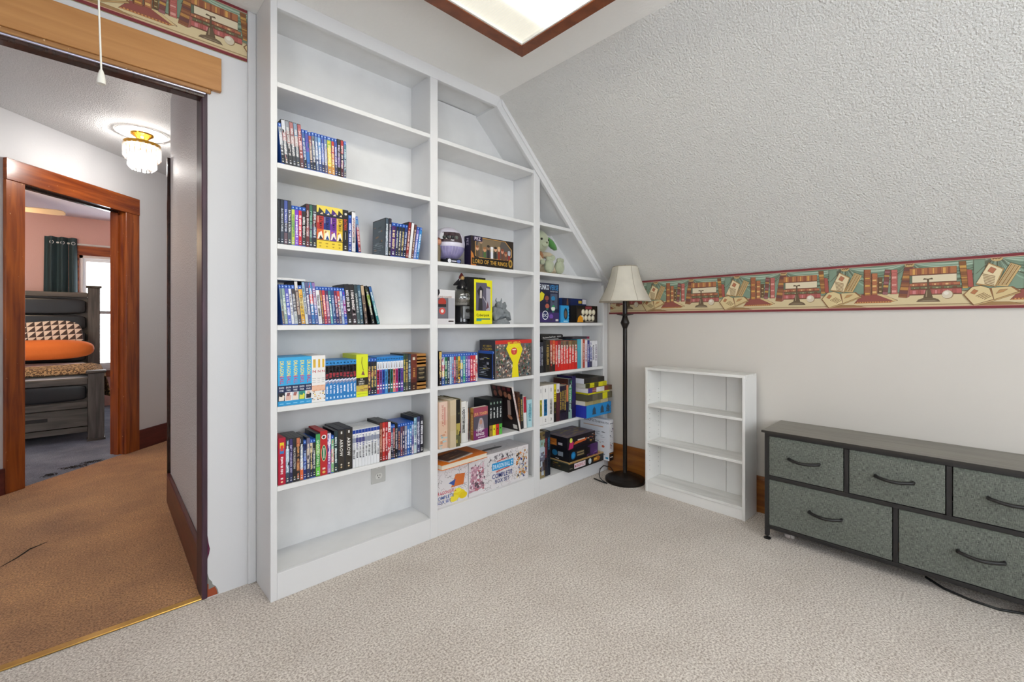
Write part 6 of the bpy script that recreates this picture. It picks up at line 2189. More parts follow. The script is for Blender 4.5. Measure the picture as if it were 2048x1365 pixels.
S.rect(0.150, 0.012, 0.186, 0.040, 'd8d4d0')
S.build('cover_print', o, (0, 0.20, 0), *SIDE)
book(1.978, Z, 0.020, 0.238, 0.17, ['3a1f18', '2c1814', '4a281c'], '~', 'a8682c', math.radians(-3.0), 'dark brown hardcover with gold lettering beside the tilted book', GB6, 612, hard=True)
book(2.0, Z, 0.022, 0.220, 0.16, ['1f2024', '2a2c30', '1c1c20'], '~', 'b8a860', math.radians(-3.0), 'black hardcover with yellow lettering', GB6, 613, hard=True)
book(2.0245, Z, 0.026, 0.203, 0.16, ['a01c30', 'b02438', 'e4e2e2', 'e0dede'], '', '', math.radians(-2.0), 'crimson and white book', GB6, 614, busy=0)
book(2.0570, Z, 0.042, 0.178, 0.14, ['a8d0d8', '9ac8d2', 'b0d4dc'], '~', '4a8a9c', 0.0, 'pale aqua paperback at the end of the middle bay', GB6, 615, busy=1)

# ---- big white boxed sets and an orange book at the bottom
Z = BASEZ[1] + 0.0006


def manga(first):
    def draw(K, w, h):
        K.rect(0, 0, w, h, 'dcd8da')
        R = random.Random(31 if first else 32)
        for _ in range(120 if first else 260):
            x, y = R.uniform(0, w), R.uniform(0, h)
            a, L = R.uniform(0, 6.28), R.uniform(0.008, 0.03)
            pts = [(x + L * t * math.cos(a + 1.3 * t), y + L * t * math.sin(a + 1.3 * t)) for t in (0, 0.33, 0.66, 1)]
            if all(0 < p[0] < w and 0 < p[1] < h for p in pts):
                K.line(pts, 0.0014, R.choice(['6a666c', '8a868c', '3a363c', '4a464c', 'a87a84']))
                K.z -= K.eps
        K.z += 2 * K.eps
        if first:
            K.poly([(w * 0.45, h * 0.42), (w * 0.85, h * 0.42), (w * 0.90, h * 0.70), (w * 0.60, h * 0.74)], 'd07034').poly([(w * 0.38, h * 0.55), (w * 0.55, h * 0.45), (w * 0.60, h * 0.62)], '3a58a0')
            K.disc(w * 0.70, h * 0.20, w * 0.20, 'e8d028', h * 0.11).disc(w * 0.55, h * 0.12, w * 0.14, 'ecd83c', h * 0.09).disc(w * 0.84, h * 0.13, w * 0.13, 'e0c41c', h * 0.09).disc(w * 0.66, h * 0.30, w * 0.12, 'f0e048', h * 0.06)
            K.text('DRAGON BALL', w * 0.30, h * 0.345, h * 0.085, 'c8304c', fit=w * 0.62)
            K.text('COMPLETE', w * 0.26, h * 0.225, h * 0.085, '24549c', fit=w * 0.56)
            K.text('BOX SET', w * 0.24, h * 0.115, h * 0.075, '3a5aa8', fit=w * 0.46)
        else:
            K.poly([(0, h * 0.1), (w * 0.2, h * 0.15), (w * 0.24, h * 0.7), (w * 0.05, h * 0.8)], 'b8889a')
            K.eps = 1e-5
            confetti(K, 0, h * 0.08, w * 0.27, h * 0.9, ['d8b8c4', '8a6a78', 'e4dce0', 'c89aac', '5a4a54', 'e8e4e8', 'b8707c'], 110, R, 0.011)
            confetti(K, w * 0.76, h * 0.04, w * 0.99, h * 0.92, ['d8803c', '3a5090', 'd8c070', '2c2830', 'e0d8cc', 'b08858', 'e4e0e0', 'c8a884'], 110, R, 0.010)
            confetti(K, w * 0.28, h * 0.74, w * 0.76, h * 0.98, ['e8e4e6', '5a565c', 'c8c4c8', '8a868c'], 50, R, 0.009)
            K.eps = 4e-5
            K.rect(w * 0.36, h * 0.52, w * 0.72, h * 0.72, '2c98d4')
            K.text('DRAGON BALL Z', w * 0.54, h * 0.62, h * 0.12, 'd8eef8', fit=w * 0.33)
            K.poly([(w * 0.44, h * 0.74), (w * 0.62, h * 0.78), (w * 0.60, h * 0.80), (w * 0.44, h * 0.765)], 'c8483c').poly([(w * 0.42, h * 0.45), (w * 0.66, h * 0.50), (w * 0.64, h * 0.525), (w * 0.42, h * 0.475)], 'c8483c')
            K.text('COMPLETE', w * 0.53, h * 0.355, h * 0.13, '2c3c80', fit=w * 0.34)
            K.text('BOX SET', w * 0.53, h * 0.20, h * 0.11, '2c3c80', fit=w * 0.24)
    return draw


def manga_top(K, w, d):
    K.rect(0, 0, w, d, 'd4d0d2')
    R = random.Random(8)
    for _ in range(60):
        x, y, L, a = R.uniform(0.02, w - 0.04), R.uniform(0.02, d - 0.03), R.uniform(0.01, 0.03), R.uniform(0, 6.28)
        K.line([(x, y), (min(w, max(0, x + L * math.cos(a))), min(d, max(0, y + L * math.sin(a))))], 0.0012, R.choice(['5a565c', '8a868c']))
        K.z -= K.eps
    K.z += 3 * K.eps
    K.poly([(w * 0.30, d * 0.50), (w * 0.36, d * 0.40), (w * 0.64, d * 0.40), (w * 0.70, d * 0.50), (w * 0.60, d * 0.58), (w * 0.40, d * 0.58)], '1c181a')


carton('comic_boxed_set', 'boxed set', 'white comic boxed set with orange and yellow artwork at the bay bottom', 1.361, FR + 0.011, Z, 0.219, 0.178, 0.214, 'd4d0d2', manga(True), None, manga_top)
carton('comic_boxed_set', 'boxed set', 'wide white comic boxed set with a blue banner at the bay bottom', 1.584, FR + 0.010, Z, 0.490, 0.178, 0.216, 'd4d0d2', manga(False), None, manga_top)
o = thing('book', 'large orange hardcover lying flat on the comic boxed sets', 'book', (1.362, YF - 0.030, Z + 0.2165), (0, 0, math.radians(3)))
MB().box(0, 0, 0, 0.335, 0.19, 0.003).box(0, 0, 0.027, 0.335, 0.19, 0.030).box(0, 0.187, 0.003, 0.335, 0.19, 0.027).build('cover', cover_mat('d8741c'), o, bevel=0.0005)
MB().box(0.004, 0.003, 0.003, 0.331, 0.187, 0.027).build('page_block', 'page_paper', o)
o = thing('magazine', 'thin brown magazine lying on the orange hardcover', 'magazine', (1.42, YF - 0.018, Z + 0.2472), (0, 0, math.radians(12)))
MB().box(0, 0, 0, 0.20, 0.12, 0.004).build('pages', cover_mat('b8b0a8'), o)
K = Canvas(0.20, 0.12)
K.rect(0, 0, 0.2, 0.12, '5a4038').rect(0, 0, 0.2, 0.012, 'd8d0c8')
speckle(K, 0.01, 0.02, 0.19, 0.11, ['8a6a50', '3a2c28', 'b08860', '6a5a4c'], 12, random.Random(4))
K.under = ['5a4038']
K.rect(0.03, 0.004, 0.17, 0.008, '3a342c')
K.build('cover_print', o, (0, 0, 0.004), *TOP)

# ================================================================== sloped bay
# ---- stuffed toy
Z = SHELF_R[1] + 0.0006
PL = thing('plush_toy', 'sage green plush toy with floppy green ears sitting under the slope', 'plush toy', (2.275, 2.085, Z))
mat('plush_sage', 'a9b096', 0.95, sheen=0.4, bump=(140, 0.3, 3), vary=(30, 0.08))
mat('plush_green', '4f8a44', 0.95, sheen=0.4, bump=(140, 0.3, 3))
mat('plush_tan', 'c9b99c', 0.95, sheen=0.3, bump=(120, 0.3, 3))
mat('plush_rust', '9a6a44', 0.95, sheen=0.3)
mat('button_black', '141210', 0.15)
MB().ball((-0.020, 0.035, 0.088), 0.066, 22, 14, (0.95, 0.75, 1.15)).build('body', 'plush_tan', PL, smooth=60)
MB().ball((-0.030, -0.008, 0.118), 0.034, 16, 10, (1, 0.7, 1.2)).build('shirt', 'plush_rust', PL, smooth=60)
hd = MB().ball((-0.022, 0.010, 0.222), 0.075, 26, 18, (1.0, 0.92, 1.08)).build('head', 'plush_sage', PL, smooth=60)
MB().ball((-0.022, -0.050, 0.198), 0.027, 16, 10, (1.2, 0.7, 0.8)).build('muzzle', 'plush_sage', hd, smooth=60)
MB().ball((-0.022, -0.069, 0.206), 0.007, 10, 8).build('nose', cover_mat('6a6a54'), hd, smooth=60)
for s in (-1, 1):
    MB().ball((-0.022 + s * 0.033, -0.050, 0.230), 0.0085, 12, 8).build('button_eye', 'button_black', hd, smooth=60)
# the far ear flops down behind the head, the near one hangs out to the side
MB().tube([(-0.060, 0.045, 0.255), (-0.072, 0.070, 0.235), (-0.068, 0.080, 0.200), (-0.060, 0.080, 0.170)], 0.020, 12, [0.6, 1.0, 1.1, 0.4]).build('ear', 'plush_green', hd, smooth=60)
MB().tube([(0.036, 0.015, 0.252), (0.062, 0.006, 0.246), (0.088, -0.002, 0.226), (0.112, -0.006, 0.204), (0.132, -0.008, 0.190), (0.148, -0.010, 0.184)], 0.022, 12, [0.6, 0.95, 1.15, 1.05, 0.75, 0.2]).build('ear', 'plush_green', hd, smooth=60)
MB().tube([(0.026, 0.020, 0.140), (0.056, -0.020, 0.128), (0.050, -0.050, 0.110)], 0.022, 12, [1, 1.1, 1.0]).build('arm', 'plush_tan', PL, smooth=60)
MB().ball((0.042, -0.062, 0.108), 0.021, 14, 10).build('paw', 'plush_sage', PL, smooth=60)
MB().tube([(-0.062, 0.015, 0.140), (-0.074, -0.030, 0.110), (-0.066, -0.052, 0.080)], 0.020, 12, [1, 1.05, 0.95]).build('arm', 'plush_tan', PL, smooth=60)
MB().ball((-0.062, -0.062, 0.074), 0.020, 14, 10).build('paw', 'plush_sage', PL, smooth=60)
for fx in (0.018, 0.128):
    MB().tube([(fx * 0.4, 0.020, 0.036), (fx * 0.8, -0.020, 0.034), (fx, -0.042, 0.040)], 0.027, 12, [1.1, 1.05, 1.0]).build('leg', 'plush_tan', PL, smooth=60)
    MB().ball((fx, -0.052, 0.052), 0.042, 18, 12, (1.0, 0.7, 1.22)).build('foot', 'plush_sage', PL, smooth=60)
    for k in (-1, 0, 1):
        MB().ball((fx + k * 0.021, -0.060, 0.102 - 0.004 * abs(k)), 0.0135, 12, 8, (1, 1, 1.25)).build('toe', 'plush_sage', PL, smooth=60)
vs = [(-0.09, -0.070, 0.004), (-0.04, -0.076, 0.003), (0.0, -0.070, 0.003), (0.06, -0.066, 0.003), (0.13, -0.070, 0.003), (0.170, -0.076, 0.002), (0.10, -0.05, 0.004), (0.0, -0.02, 0.005), (-0.08, -0.02, 0.005)]
n_ = len(vs)
MB().add(vs + [(x, y, z - 0.0025) for x, y, z in vs], [tuple(range(n_)), tuple(range(2 * n_ - 1, n_ - 1, -1))] + [(i, (i + 1) % n_, n_ + (i + 1) % n_, n_ + i) for i in range(n_)]).build('robe_hem', 'plush_tan', PL)

# ---- game boxes
Z = SHELF_R[2] + 0.0006


def strategy_front(K, w, h):
    K.rect(0, 0, w, h, '20233c')
    K.rect(0, h * 0.02, w, h * 0.26, '3a2c64')
    K.text('FUNKO', w * 0.26, h * 0.90, h * 0.13, 'dce4ee', fit=w * 0.46).text('VERSE', w * 0.74, h * 0.90, h * 0.13, '3a8cc8', fit=w * 0.44)
    K.text('STRATEGY GAME', w * 0.74, h * 0.795, h * 0.025, 'd8d8e0', fit=w * 0.42)
    K.poly([(w * 0.02, h * 0.52), (w * 0.20, h * 0.58), (w * 0.27, h * 0.72), (w * 0.12, h * 0.78), (0, h * 0.70)], 'd8cc2c')
    R = random.Random(6)
    K.rect(w * 0.56, h * 0.35, w * 0.92, h * 0.74, '4a5468')
    for (x, y, c) in ((0.38, 0.62, '8a4a3c'), (0.70, 0.62, '2c80b0'), (0.70, 0.36, 'd8dcd0'), (0.40, 0.42, 'a85a48'), (0.60, 0.16, '6a48a0')):
        K.disc(w * x, h * y, w * 0.10, c, h * 0.06).rect(w * (x - 0.05), h * (y - 0.10), w * (x + 0.05), h * (y - 0.05), R.choice(['3a3444', '2c6a58', '5a2c3c']))
    K.poly([(w * 0.62, h * 0.40), (w * 0.80, h * 0.40), (w * 0.72, h * 0.46)], '2c9a5c')
    K.disc(w * 0.30, h * 0.19, w * 0.15, 'e8ecf4', n=22).disc(w * 0.30, h * 0.19, w * 0.125, '26305c', n=22).text('DC', w * 0.30, h * 0.19, h * 0.075, 'e8ecf4')
    K.rect(w * 0.82, h * 0.04, w * 0.96, h * 0.09, 'd8d4d0')


carton('strategy_game_box', 'game box', 'tall dark navy strategy game box with a round white emblem', 2.166, FR, Z, 0.203, 0.11, 0.268, '20233c', strategy_front)


def blue_front(K, w, h):
    K.rect(0, 0, w, h, '2c94cc')
    K.rect(0, 0, w * 0.12, h, '2478b0')
    K.disc(w * 0.64, h * 0.52, w * 0.23, '1c2c3c', h * 0.34, n=18).disc(w * 0.64, h * 0.5, w * 0.13, '6a5a4c', h * 0.22)
    K.rect(w * 0.40, h * 0.06, w * 0.88, h * 0.12, 'a8d4ec')


carton('small_toy_box', 'toy box', 'small sky-blue toy box with a dark oval window', 2.378, FR - 0.003, Z, 0.095, 0.06, 0.121, '2c94cc', blue_front, lambda K, w, h: K.rect(0, 0, w, h, '2068a8'))


def navy_front(K, w, h):
    K.rect(0, 0, w, h, '1c2a58')
    K.rect(0, 0, w * 0.33, h, '18203c')
    for k in range(5):
        K.disc(w * 0.21, h * (0.10 + 0.125 * k), w * 0.065, 'c8ccd8', h * 0.055).disc(w * 0.21, h * (0.10 + 0.125 * k), w * 0.04, '4a5478', h * 0.034)
    K.poly([(w * 0.17, h * 0.72), (w * 0.25, h * 0.72), (w * 0.23, h * 0.98), (w * 0.19, h * 0.98)], '6a4a3c')
    K.rect(w * 0.03, h * 0.2, w * 0.09, h * 0.5, 'c8a8b8')
    K.rect(w * 0.83, h * 0.78, w * 0.99, h * 0.98, 'e0dce4').rect(w * 0.66, h * 0.80, w * 0.80, h * 0.92, 'c8a83c')


carton('board_game_box', 'game box', 'navy board game box with a column of round icons', 2.478, FR + 0.062, Z, 0.285, 0.12, 0.180, '1c2a58', navy_front, lambda K, w, h: K.rect(0, 0, w, h, '24488c').disc(w * 0.3, h * 0.75, h * 0.06, 'b8a8c8'))


def balls_front(K, w, h):
    K.rect(0, 0, w, h, '1c1814')
    K.rect(w * 0.03, h * 0.1, w * 0.90, h * 0.80, '342a22')
    for r in range(2):
        for k in range(4):
            x, y = w * (0.30 + 0.17 * k - 0.04 * r), h * (0.62 - 0.34 * r)
            K.disc(x, y, w * 0.082, 'd8d0b4', h * 0.165, n=16).disc(x - w * 0.015, y + h * 0.03, w * 0.045, 'ece8d4', h * 0.09)
    K.poly([(w * 0.02, h * 0.04), (w * 0.30, h * 0.04), (w * 0.28, h * 0.30), (w * 0.16, h * 0.44), (w * 0.06, h * 0.28)], 'e0981c')
    K.rect(w * 0.40, h * 0.80, w * 0.72, h * 0.96, '8a3c44').rect(w * 0.40, h * 0.05, w * 0.80, h * 0.08, 'b0a898')


carton('ball_set_box', 'toy box', 'black box showing two rows of cream balls', 2.560, FR - 0.006, Z, 0.252, 0.06, 0.126, '1c1814', balls_front)

# ---- paperbacks
Z = SHELF_R[3] + 0.0006
GR4 = 'books on the fourth shelf of the sloped bay'
rowR = [('k', 20, '262838 2c3048 24242c', '~', '9a98b0', 'dark blue-black paperback', {'h': 0.205}),
        ('k', 20, '2a2a34 363848 242428', '~', 'b0b0b8', 'charcoal paperback', {'h': 0.205}),
        ('k', 27, '1c1a1c 161416', '', 'ffffff', 'plain black book', {'h': 0.214, 'busy': 0}),
        ('k', 41, '2c281c 3a321f 2a2418', '~', 'a88a48', 'thick dark olive book', {'h': 0.215, 'hard': True}),
        ('k', 27, 'a83a2c 8a3428 4a2420', '~', 'e0c8b8', 'brick red book', {'h': 0.214}),
        ('k', 27, 'd0582c b84a30 2c2420', '~', 'e8c8a8', 'orange-red and black book', {'h': 0.214}),
        ('k', 27, 'c82c28 d0302c c02824', '~', 'f0d8d0', 'bright red book', {'h': 0.208, 'busy': 1}),
        ('k', 31, '8a2028 b8a8a8 d02c28', '~', 'f4e4e0', 'red book with a grey portrait patch', {'h': 0.210, 'busy': 1}),
        ('k', 30, '6a5a48 d82c24 d42a24 d82c24', '~', 'f8e4dc', 'scarlet series book with busy top,', {'h': 0.206, 'busy': 2}),
        ('k', 28, '7a6a50 d82c24 d42a24 d82c24', '~', 'f8e4dc', 'scarlet series book with busy top,', {'h': 0.206, 'busy': 2}),
        ('k', 31, '584a40 d82c24 d42a24 d82c24', '~', 'f8e4dc', 'scarlet series book with busy top,', {'h': 0.206, 'busy': 2}),
        ('k', 32, '8a7448 d82c24 d42a24 d82c24', '~', 'f8e4dc', 'scarlet series book with busy top,', {'h': 0.206, 'busy': 2}),
        ('k', 33, '64583c d42820 d82c24', '~', 'f8e4dc', 'scarlet series book with busy top,', {'h': 0.206, 'busy': 2}),
        ('k', 34, '6c6044 d42820 cc2620', '~', 'f8e4dc', 'scarlet series book with busy top,', {'h': 0.206, 'busy': 2}),
        ('k', 44, '4aa8c0 48a4bc 44a0b8', '', 'ffffff', 'turquoise-striped white book,', {'h': 0.214, 'busy': 0}),
        ('k', 19, 'e0dcd8 d8d4d0', '', 'ffffff', 'thin white book', {'h': 0.213, 'busy': 0}),
        ('k', 28, 'b8503c a84838 b04c3c', '~', 'e8d0c0', 'terracotta book', {'h': 0.212, 'busy': 1}),
        ('k', 30, 'e4dce4 dcd8e0', '~', 'a84a78', 'white book with pink lettering', {'h': 0.205, 'busy': 1}),
        ('k', 27, '3a3a80 4a4a98 34347c', '~', 'd0d0e8', 'indigo book', {'h': 0.202}),
        ('k', 32, 'dcdce4 2c3c88 34448c 3a3c54', '~', 'e0e4f0', 'white-topped blue book', {'h': 0.199}),
        ('k', 33, 'e4e4e8 dcdce2', '~', '5a5a70', 'white comic volume', {'h': 0.197, 'busy': 1}),
        ('k', 33, 'e6e6ea e0e0e6', '~', '5a4a6a', 'white comic volume', {'h': 0.197, 'busy': 1})]
run(rowR, 2.1665, Z, 'of the sloped bay paperbacks', GR4, seed=8)
o = thing('book', 'black curved-cover book lying on the dark paperbacks', 'book', (2.172, FR - 0.012, Z + 0.2190), (0, math.radians(-2.2), math.radians(2)))
MB().prism([(0, 0.003), (0.06, 0.001), (0.23, 0.001), (0.238, 0.008), (0.238, 0.020), (0.228, 0.026), (0.1, 0.034), (0.0, 0.032)], 'y', 0, 0.155).build('cover', cover_mat('17171a'), o, bevel=0.001)
K = Canvas(0.24, 0.03)
K.rect(0.0, 0.004, 0.232, 0.024, '1b1a1c').text('The Stone Cold Truth', 0.085, 0.014, 0.010, 'e4e4e4', fit=0.15).rect(0.17, 0.009, 0.215, 0.018, '8a8a8c')
K.build('spine_print', o, (0, 0, 0), *FRONT)
o = thing('book', 'thin dark book lying flat across the red and white paperbacks', 'book', (2.517, FR + 0.0, Z + 0.2152), (0, 0, 0))
MB().box(0, 0, 0, 0.205, 0.13, 0.003).box(0, 0, 0.013, 0.205, 0.13, 0.016).box(0, 0, 0.003, 0.004, 0.13, 0.013).build('cover', cover_mat('2a2630'), o)
MB().box(0.004, 0.002, 0.003, 0.203, 0.128, 0.013).build('page_block', cover_mat('3a3640'), o)
K = Canvas(0.03, 0.016)
K.rect(0, 0, 0.03, 0.016, '8a2c4c')
K.build('spine_print', o, (0.172, 0, 0), *FRONT)

# ---- comics and the pile of boxed games
Z = SHELF_R[4] + 0.0006
GR5 = 'books on the fifth shelf of the sloped bay'


def volume(num, col, x, w, lab):
    o = book(x, Z, w, 0.262, 0.17, ['e6e4e2', 'e2e0de'], '', '', 0.0, lab, GR5, int(x * 1000), busy=0, hard=False)
    K = Canvas(w, 0.262, start=6e-4)
    K.rect(0.001, 0.004, w - 0.001, 0.258, 'e6e4e2')
    K.rect(w * 0.2, 0.058, w * 0.8, 0.168, col)
    K.under = [col]
    greek(K, w * 0.5, 0.062, 0.165, w * 0.46, 'e6e4e2' if col != 'd8d6d2' else '5a5a64', random.Random(num))
    K.rect(w * 0.44, 0.215, w * 0.54, 0.24, '4a4a4c')
    if num > 1:
        K.text(str(num), w * 0.5, 0.028, 0.020, '26262a')
    K.build('title_print', o, (0, 0, 0), *FRONT)


volume(1, 'c8c044', 2.166, 0.036, 'white comic volume with olive lettering nearest the divider')
volume(2, '2c80bc', 2.2025, 0.0555, 'white comic volume with a blue block and number 2')
volume(3, 'd8d6d2', 2.2585, 0.0555, 'white comic volume with grey lettering and number 3')
rowS = [('k', 26, 'd8c820 d8c820 1f1c1a 1c1a18', '~', '3a3414', 'yellow and black book', {'h': 0.262, 'busy': 1}),
        ('k', 36, 'dcd8dc 5a2c34 54282e 4a2428', '', 'ffffff', 'maroon book with white top', {'h': 0.262, 'busy': 2, 'side': ['4a2428']}),
        ('k', 24, '2c2438 30283a 2a2434', '~', 'c8a83c', 'dark plum comic with gold lettering', {'h': 0.240, 'busy': 0}),
        ('k', 24, '2a2434 30283a 2c2438', '~', 'c8a83c', 'dark plum comic with gold lettering', {'h': 0.240, 'busy': 0}),
        ('k', 24, '342430 30283a 2c2438', '~', 'c8a83c', 'dark plum comic with gold lettering', {'h': 0.240, 'busy': 0}),
        ('k', 24, 'd08058 c87850 2c2438 2a2230', '', 'ffffff', 'salmon and plum comic', {'h': 0.242, 'busy': 1}),
        ('k', 40, '2c2c3a 3a8a5c 30303c 8aa8a0', '~', 'b8d8c8', 'dark book with green patches', {'h': 0.282, 'busy': 6, 'side': ['4a2a24', '2c2028', '8a4a38'], 'hard': True}),
        ('k', 44, '241c4c 2a2058 221a48', '', 'ffffff', 'wide midnight-purple book', {'h': 0.300, 'busy': 0, 'hard': True, 'side': ['241c4c']})]
run(rowS, 2.3150, Z, 'past the white volumes', GR5, seed=9)
PX0, PX1, PY = 2.572, 2.880, 1.925


def flat_box(label, x0, x1, y0, z0, hh, col, front, side, group, rz=0.0):
    return carton('boxed_book', 'box', label, x0, y0, z0, x1 - x0, 2.19 - y0, hh, col, front, side, None, group, rz)


GP = 'boxes piled at the end of the sloped bay'


def blue_box(K, w, h):
    K.rect(0, 0, w, h, '2488cc')
    R = random.Random(2)
    for x in (0.3, 0.62, 0.86):
        K.disc(w * x, h * 0.5, w * 0.07, '1c5484', h * 0.28).poly([(w * (x - 0.08), h * 0.2), (w * (x + 0.08), h * 0.2), (w * x, h * 0.9)], '3a4a5c')
    speckle(K, w * 0.7, h * 0.1, w, h * 0.95, ['1f4a74', '2c6aa0', '14304c'], 14, R, 0.5)


def stripes(cols, marks=8, seed=0):
    def draw(K, w, h):
        K.rect(0, 0, w, h, cols[0])
        R = random.Random(seed)
        n = len(cols)
        for k, c in enumerate(cols):
            K.rect(w * k / n, 0, w * (k + 1) / n, h, c)
        speckle(K, 0, 0, w, h, cols, marks, R, 0.4)
    return draw


plain = lambda c: (lambda K, w, h: K.rect(0, 0, w, h, c))
zz = Z
flat_box('bright blue box at the bottom of the overhanging pile', PX0, PX1, PY, zz, 0.088, '2488cc', blue_box, plain('2a36a8'), GP)
zz += 0.0886
flat_box('khaki box directly on the bright blue box', PX0 - 0.004, PX1 - 0.03, PY + 0.008, zz, 0.030, 'a89c6c', stripes(['b0a478', 'a89a64', 'c8bc94'], 10, 1), plain('d8d4cc'), GP)
zz += 0.0306
flat_box('olive-brown box with a yellow lid in the middle of the pile', PX0 + 0.002, PX1 + 0.004, PY - 0.006, zz, 0.046, '5c5844', stripes(['4c483c', '6a6450', '5c5844', 'd8d01c', '5c5844'], 8, 2), plain('54503f'), GP)
zz += 0.0466
flat_box('flat yellow box below the patterned one', PX0 + 0.02, PX1 - 0.02, PY, zz, 0.012, 'd8d01c', stripes(['d8d01c', 'b8b018', 'e0d83c'], 4, 3), plain('c8c018'), GP)
zz += 0.0126
flat_box('maroon and white patterned box in the pile', PX0 + 0.014, PX1 + 0.004, PY - 0.004, zz, 0.034, '6a3430', stripes(['4a3890', '8a4a44', 'e8e4e0', 'dcd8d4', '7a3c2c', '6a4a30'], 12, 4), plain('d8d6dc'), GP)
zz += 0.0346
flat_box('yellow and black box second from the top', PX0 + 0.004, PX1 - 0.04, PY + 0.012, zz, 0.032, 'd0c824', stripes(['3a3a20', 'd8d01c', '54501c', 'e0d81c', 'c8c01c'], 10, 5), plain('b8b8b4'), GP)
zz += 0.0326
flat_box('black hardcover box on top of the pile', PX0 - 0.002, PX1 - 0.06, PY + 0.02, zz, 0.036, '2a2826', stripes(['2c2a28', '3a342e', '2a2826'], 6, 6), plain('c8ccd8'), GP)

# ---- bottom of the sloped bay
Z = BASEZ[2] + 0.0006
GS = 'tall books at the foot of the sloped bay'
book(2.1665, Z, 0.058, 0.306, 0.18, ['6a5a34', '8aa8a0', 'b0bcc8', '6a6a7c', '3a2c28', '8a7a54'], '', '', 0.0, 'thick tall book with a pale teal picture spine', GS, 901, hard=True, busy=18)
book(2.2250, Z, 0.030, 0.300, 0.18, ['1c1c28', '20202c'], '~', '8a3038', 0.0, 'tall black book with red lettering', GS, 902, y=FR + 0.004, hard=True, busy=0)
book(2.2555, Z, 0.030, 0.300, 0.18, ['161c28', '1a2230'], '~', '2c6a90', 0.0, 'tall black book with blue lettering', GS, 903, y=FR + 0.006, hard=True, busy=0)


def mono_front(K, w, h):
    K.rect(0, 0, w, h, '201f1e')
    K.rect(0, h * 0.88, w, h, 'b89054')
    K.rect(w * 0.15, h * 0.18, w * 0.46, h * 0.78, 'e4d4d8').text('MONOPOLY', w * 0.305, h * 0.47, h * 0.32, 'b83c58', fit=w * 0.28)
    K.disc(w * 0.59, h * 0.46, w * 0.045, 'b8c4cc', h * 0.34).disc(w * 0.60, h * 0.55, w * 0.02, 'e0e8ec', h * 0.15)
    K.poly([(w * 0.69, h * 0.25), (w * 0.86, h * 0.22), (w * 0.90, h * 0.55), (w * 0.84, h * 0.80), (w * 0.70, h * 0.7)], 'a86428').rect(w * 0.71, h * 0.40, w * 0.80, h * 0.62, 'e0b84c')
    K.rect(w * 0.03, h * 0.3, w * 0.10, h * 0.4, '6a685c')


def mono_top(K, w, d):
    K.rect(0, 0, w, d, 'c8a468')
    R = random.Random(5)
    for k in range(16):
        K.rect(w * k / 16, 0, w * (k + 0.5) / 16, d * 0.06, R.choice(['c8443c', 'd8d0c0', 'e0c070']))


def mono_side(K, w, h):
    K.rect(0, 0, w, h, '24261f')
    K.rect(0, h * 0.90, w, h, '5a5c50')
    K.rect(0, h * 0.4, w * 0.12, h * 0.7, 'c088a0')
    speckle(K, w * 0.25, h * 0.2, w * 0.7, h * 0.8, ['a8582c', 'c8a03c', '8a3c34', '5a6a44'], 10, random.Random(3), 0.7)


carton('board_game_box', 'game box', 'flat black board game box with gold top at the bottom of the stack', 2.405, 1.952, Z, 0.415, 0.245, 0.062, '201f1e', mono_front, mono_side, mono_top)


def deck_front(K, w, h):
    K.rect(0, 0, w, h, '17181c')
    K.rect(w * 0.72, 0, w, h, '4a2c60')
    speckle(K, w * 0.6, 0, w, h, ['6a3c84', '2c2038', '8a5aa4', '3a2850'], 14, random.Random(9), 0.6)
    K.disc(w * 0.13, h * 0.48, w * 0.075, '1c6a9c', h * 0.32).disc(w * 0.13, h * 0.48, w * 0.045, '2c88c0', h * 0.20)
    K.rect(w * 0.23, h * 0.25, w * 0.52, h * 0.78, '2c2a28')
    K.under = ['2c2a28']
    for k in range(2):
        K.rect(w * 0.26, h * (0.34 + 0.22 * k), w * 0.49, h * (0.47 + 0.22 * k), '8a7a58')


def deck_side(K, w, h):
    K.rect(0, 0, w, h, '181a22')
    K.disc(w * 0.38, h * 0.55, w * 0.12, '1f6a98', h * 0.24)
    K.rect(w * 0.52, h * 0.35, w * 0.74, h * 0.72, '7a8490').rect(w * 0.42, h * 0.08, w * 0.56, h * 0.13, 'c8c8cc')


carton('card_game_box', 'game box', 'black and purple card game box in the middle of the stack', 2.425, 1.962, Z + 0.0626, 0.335, 0.215, 0.085, '17181c', deck_front, deck_side)


def dragon_front(K, w, h):
    K.rect(0, 0, w, h, '1c1820')
    K.poly([(w * 0.22, h * 0.30), (w * 0.66, h * 0.42), (w * 0.70, h * 0.62), (w * 0.26, h * 0.52)], 'c8602c').rect(w * 0.36, h * 0.56, w * 0.62, h * 0.66, 'd8ccc0')
    K.poly([(w * 0.04, 0), (w * 0.20, h * 0.06), (w * 0.22, h * 0.5), (w * 0.12, h * 0.86), (w * 0.08, h * 0.5)], 'b82c64').disc(w * 0.13, h * 0.72, w * 0.05, 'd0d85c', h * 0.20)
    speckle(K, w * 0.7, h * 0.05, w, h * 0.98, ['d88038', 'b0502c', 'c8a04c', '3a2a44', 'd8c0b0'], 16, random.Random(6), 0.6)


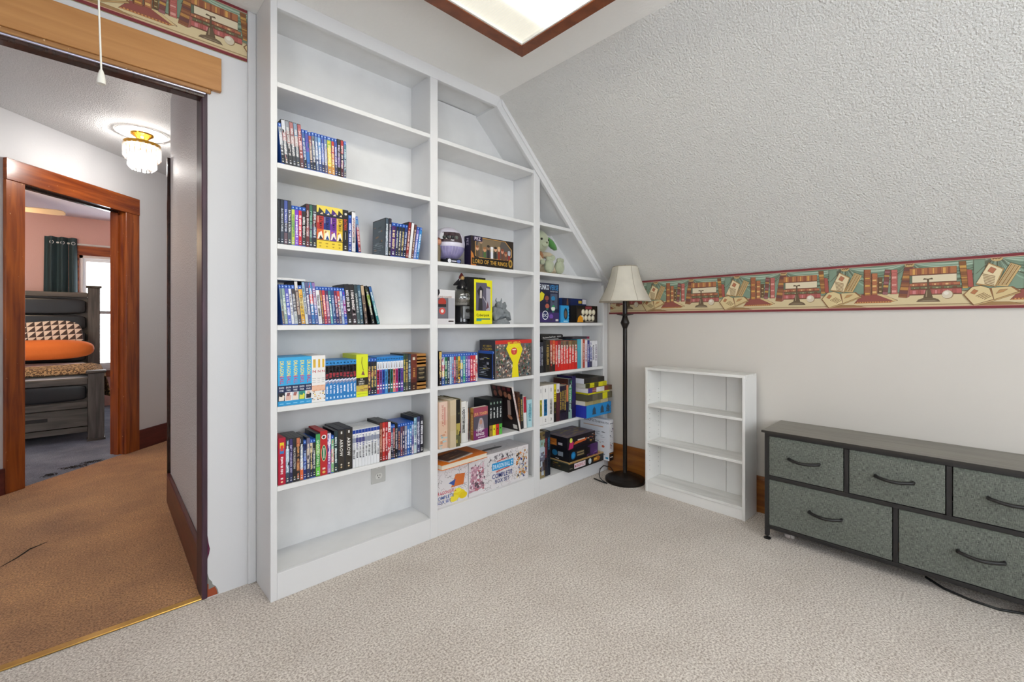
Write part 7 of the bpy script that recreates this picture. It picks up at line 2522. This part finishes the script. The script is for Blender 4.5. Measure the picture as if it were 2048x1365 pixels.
def dragon_side(K, w, h):
    K.rect(0, 0, w, h, '1a1820')
    K.rect(w * 0.05, h * 0.20, w * 0.55, h * 0.74, 'b86a28')
    speckle(K, w * 0.05, h * 0.2, w * 0.55, h * 0.74, ['d8943c', '8a4420', 'c87a2c'], 8, random.Random(2))
    K.rect(w * 0.62, h * 0.3, w * 0.8, h * 0.5, 'a8a4b0')


def dragon_top(K, w, d):
    K.rect(0, 0, w, d, '6a5c68')
    speckle(K, 0, 0, w, d, ['8a7a64', 'b09a58', '54506a', '8a6a74', '4a4458', 'a08c50'], 40, random.Random(12), 0.6)


carton('card_game_box', 'game box', 'black game box with orange artwork on top of the stack', 2.412, 1.970, Z + 0.1482, 0.325, 0.215, 0.086, '1c1820', dragon_front, dragon_side, dragon_top)


def white_side(K, w, h):
    """the broad face of the box, turned to the room's left"""
    K.rect(0, 0, w, h, 'dfe2ea')
    K.text('MONOPOLY', w * 0.34, h * 0.94, h * 0.075, '4a4a54', fit=w * 0.42).text('OVERWATCH', w * 0.76, h * 0.92, h * 0.05, '2c2c34', fit=w * 0.42)
    K.rect(w * 0.12, h * 0.80, w * 0.80, h * 0.825, 'c8a898')
    speckle(K, w * 0.30, h * 0.40, w * 0.92, h * 0.70, ['4a4c58', '8a90a0', 'd8d8e0', '2c2e38', 'b0785c', '5a6a78'], 34, random.Random(7), 0.5)
    K.disc(w * 0.80, h * 0.33, w * 0.05, 'b8604c', h * 0.03).rect(w * 0.74, h * 0.12, w * 0.86, h * 0.15, '9a9aa4').rect(w * 0.88, h * 0.04, w * 0.97, h * 0.085, '2c80a8')


def white_edge(K, w, h):
    K.rect(0, 0, w, h, 'e0e0e4')
    K.rect(0, 0, w, h * 0.20, '1f1a1a').rect(0, h * 0.165, w, h * 0.18, 'c88038').rect(w * 0.2, h * 0.07, w * 0.85, h * 0.095, 'd0ccc8')
    speckle(K, w * 0.08, h * 0.22, w * 0.95, h * 0.80, ['2c2e44', '3a4468', 'b03434', 'd8d4dc', '6a5a64'], 26, random.Random(4), 0.6)
    K.rect(w * 0.1, h * 0.90, w * 0.9, h * 0.925, '8a8a94')


carton('board_game_box', 'game box', 'white board game box standing on edge beside the wall', 2.8265, 1.905, Z, 0.055, 0.270, 0.305, 'dfe2ea', white_edge, white_side)
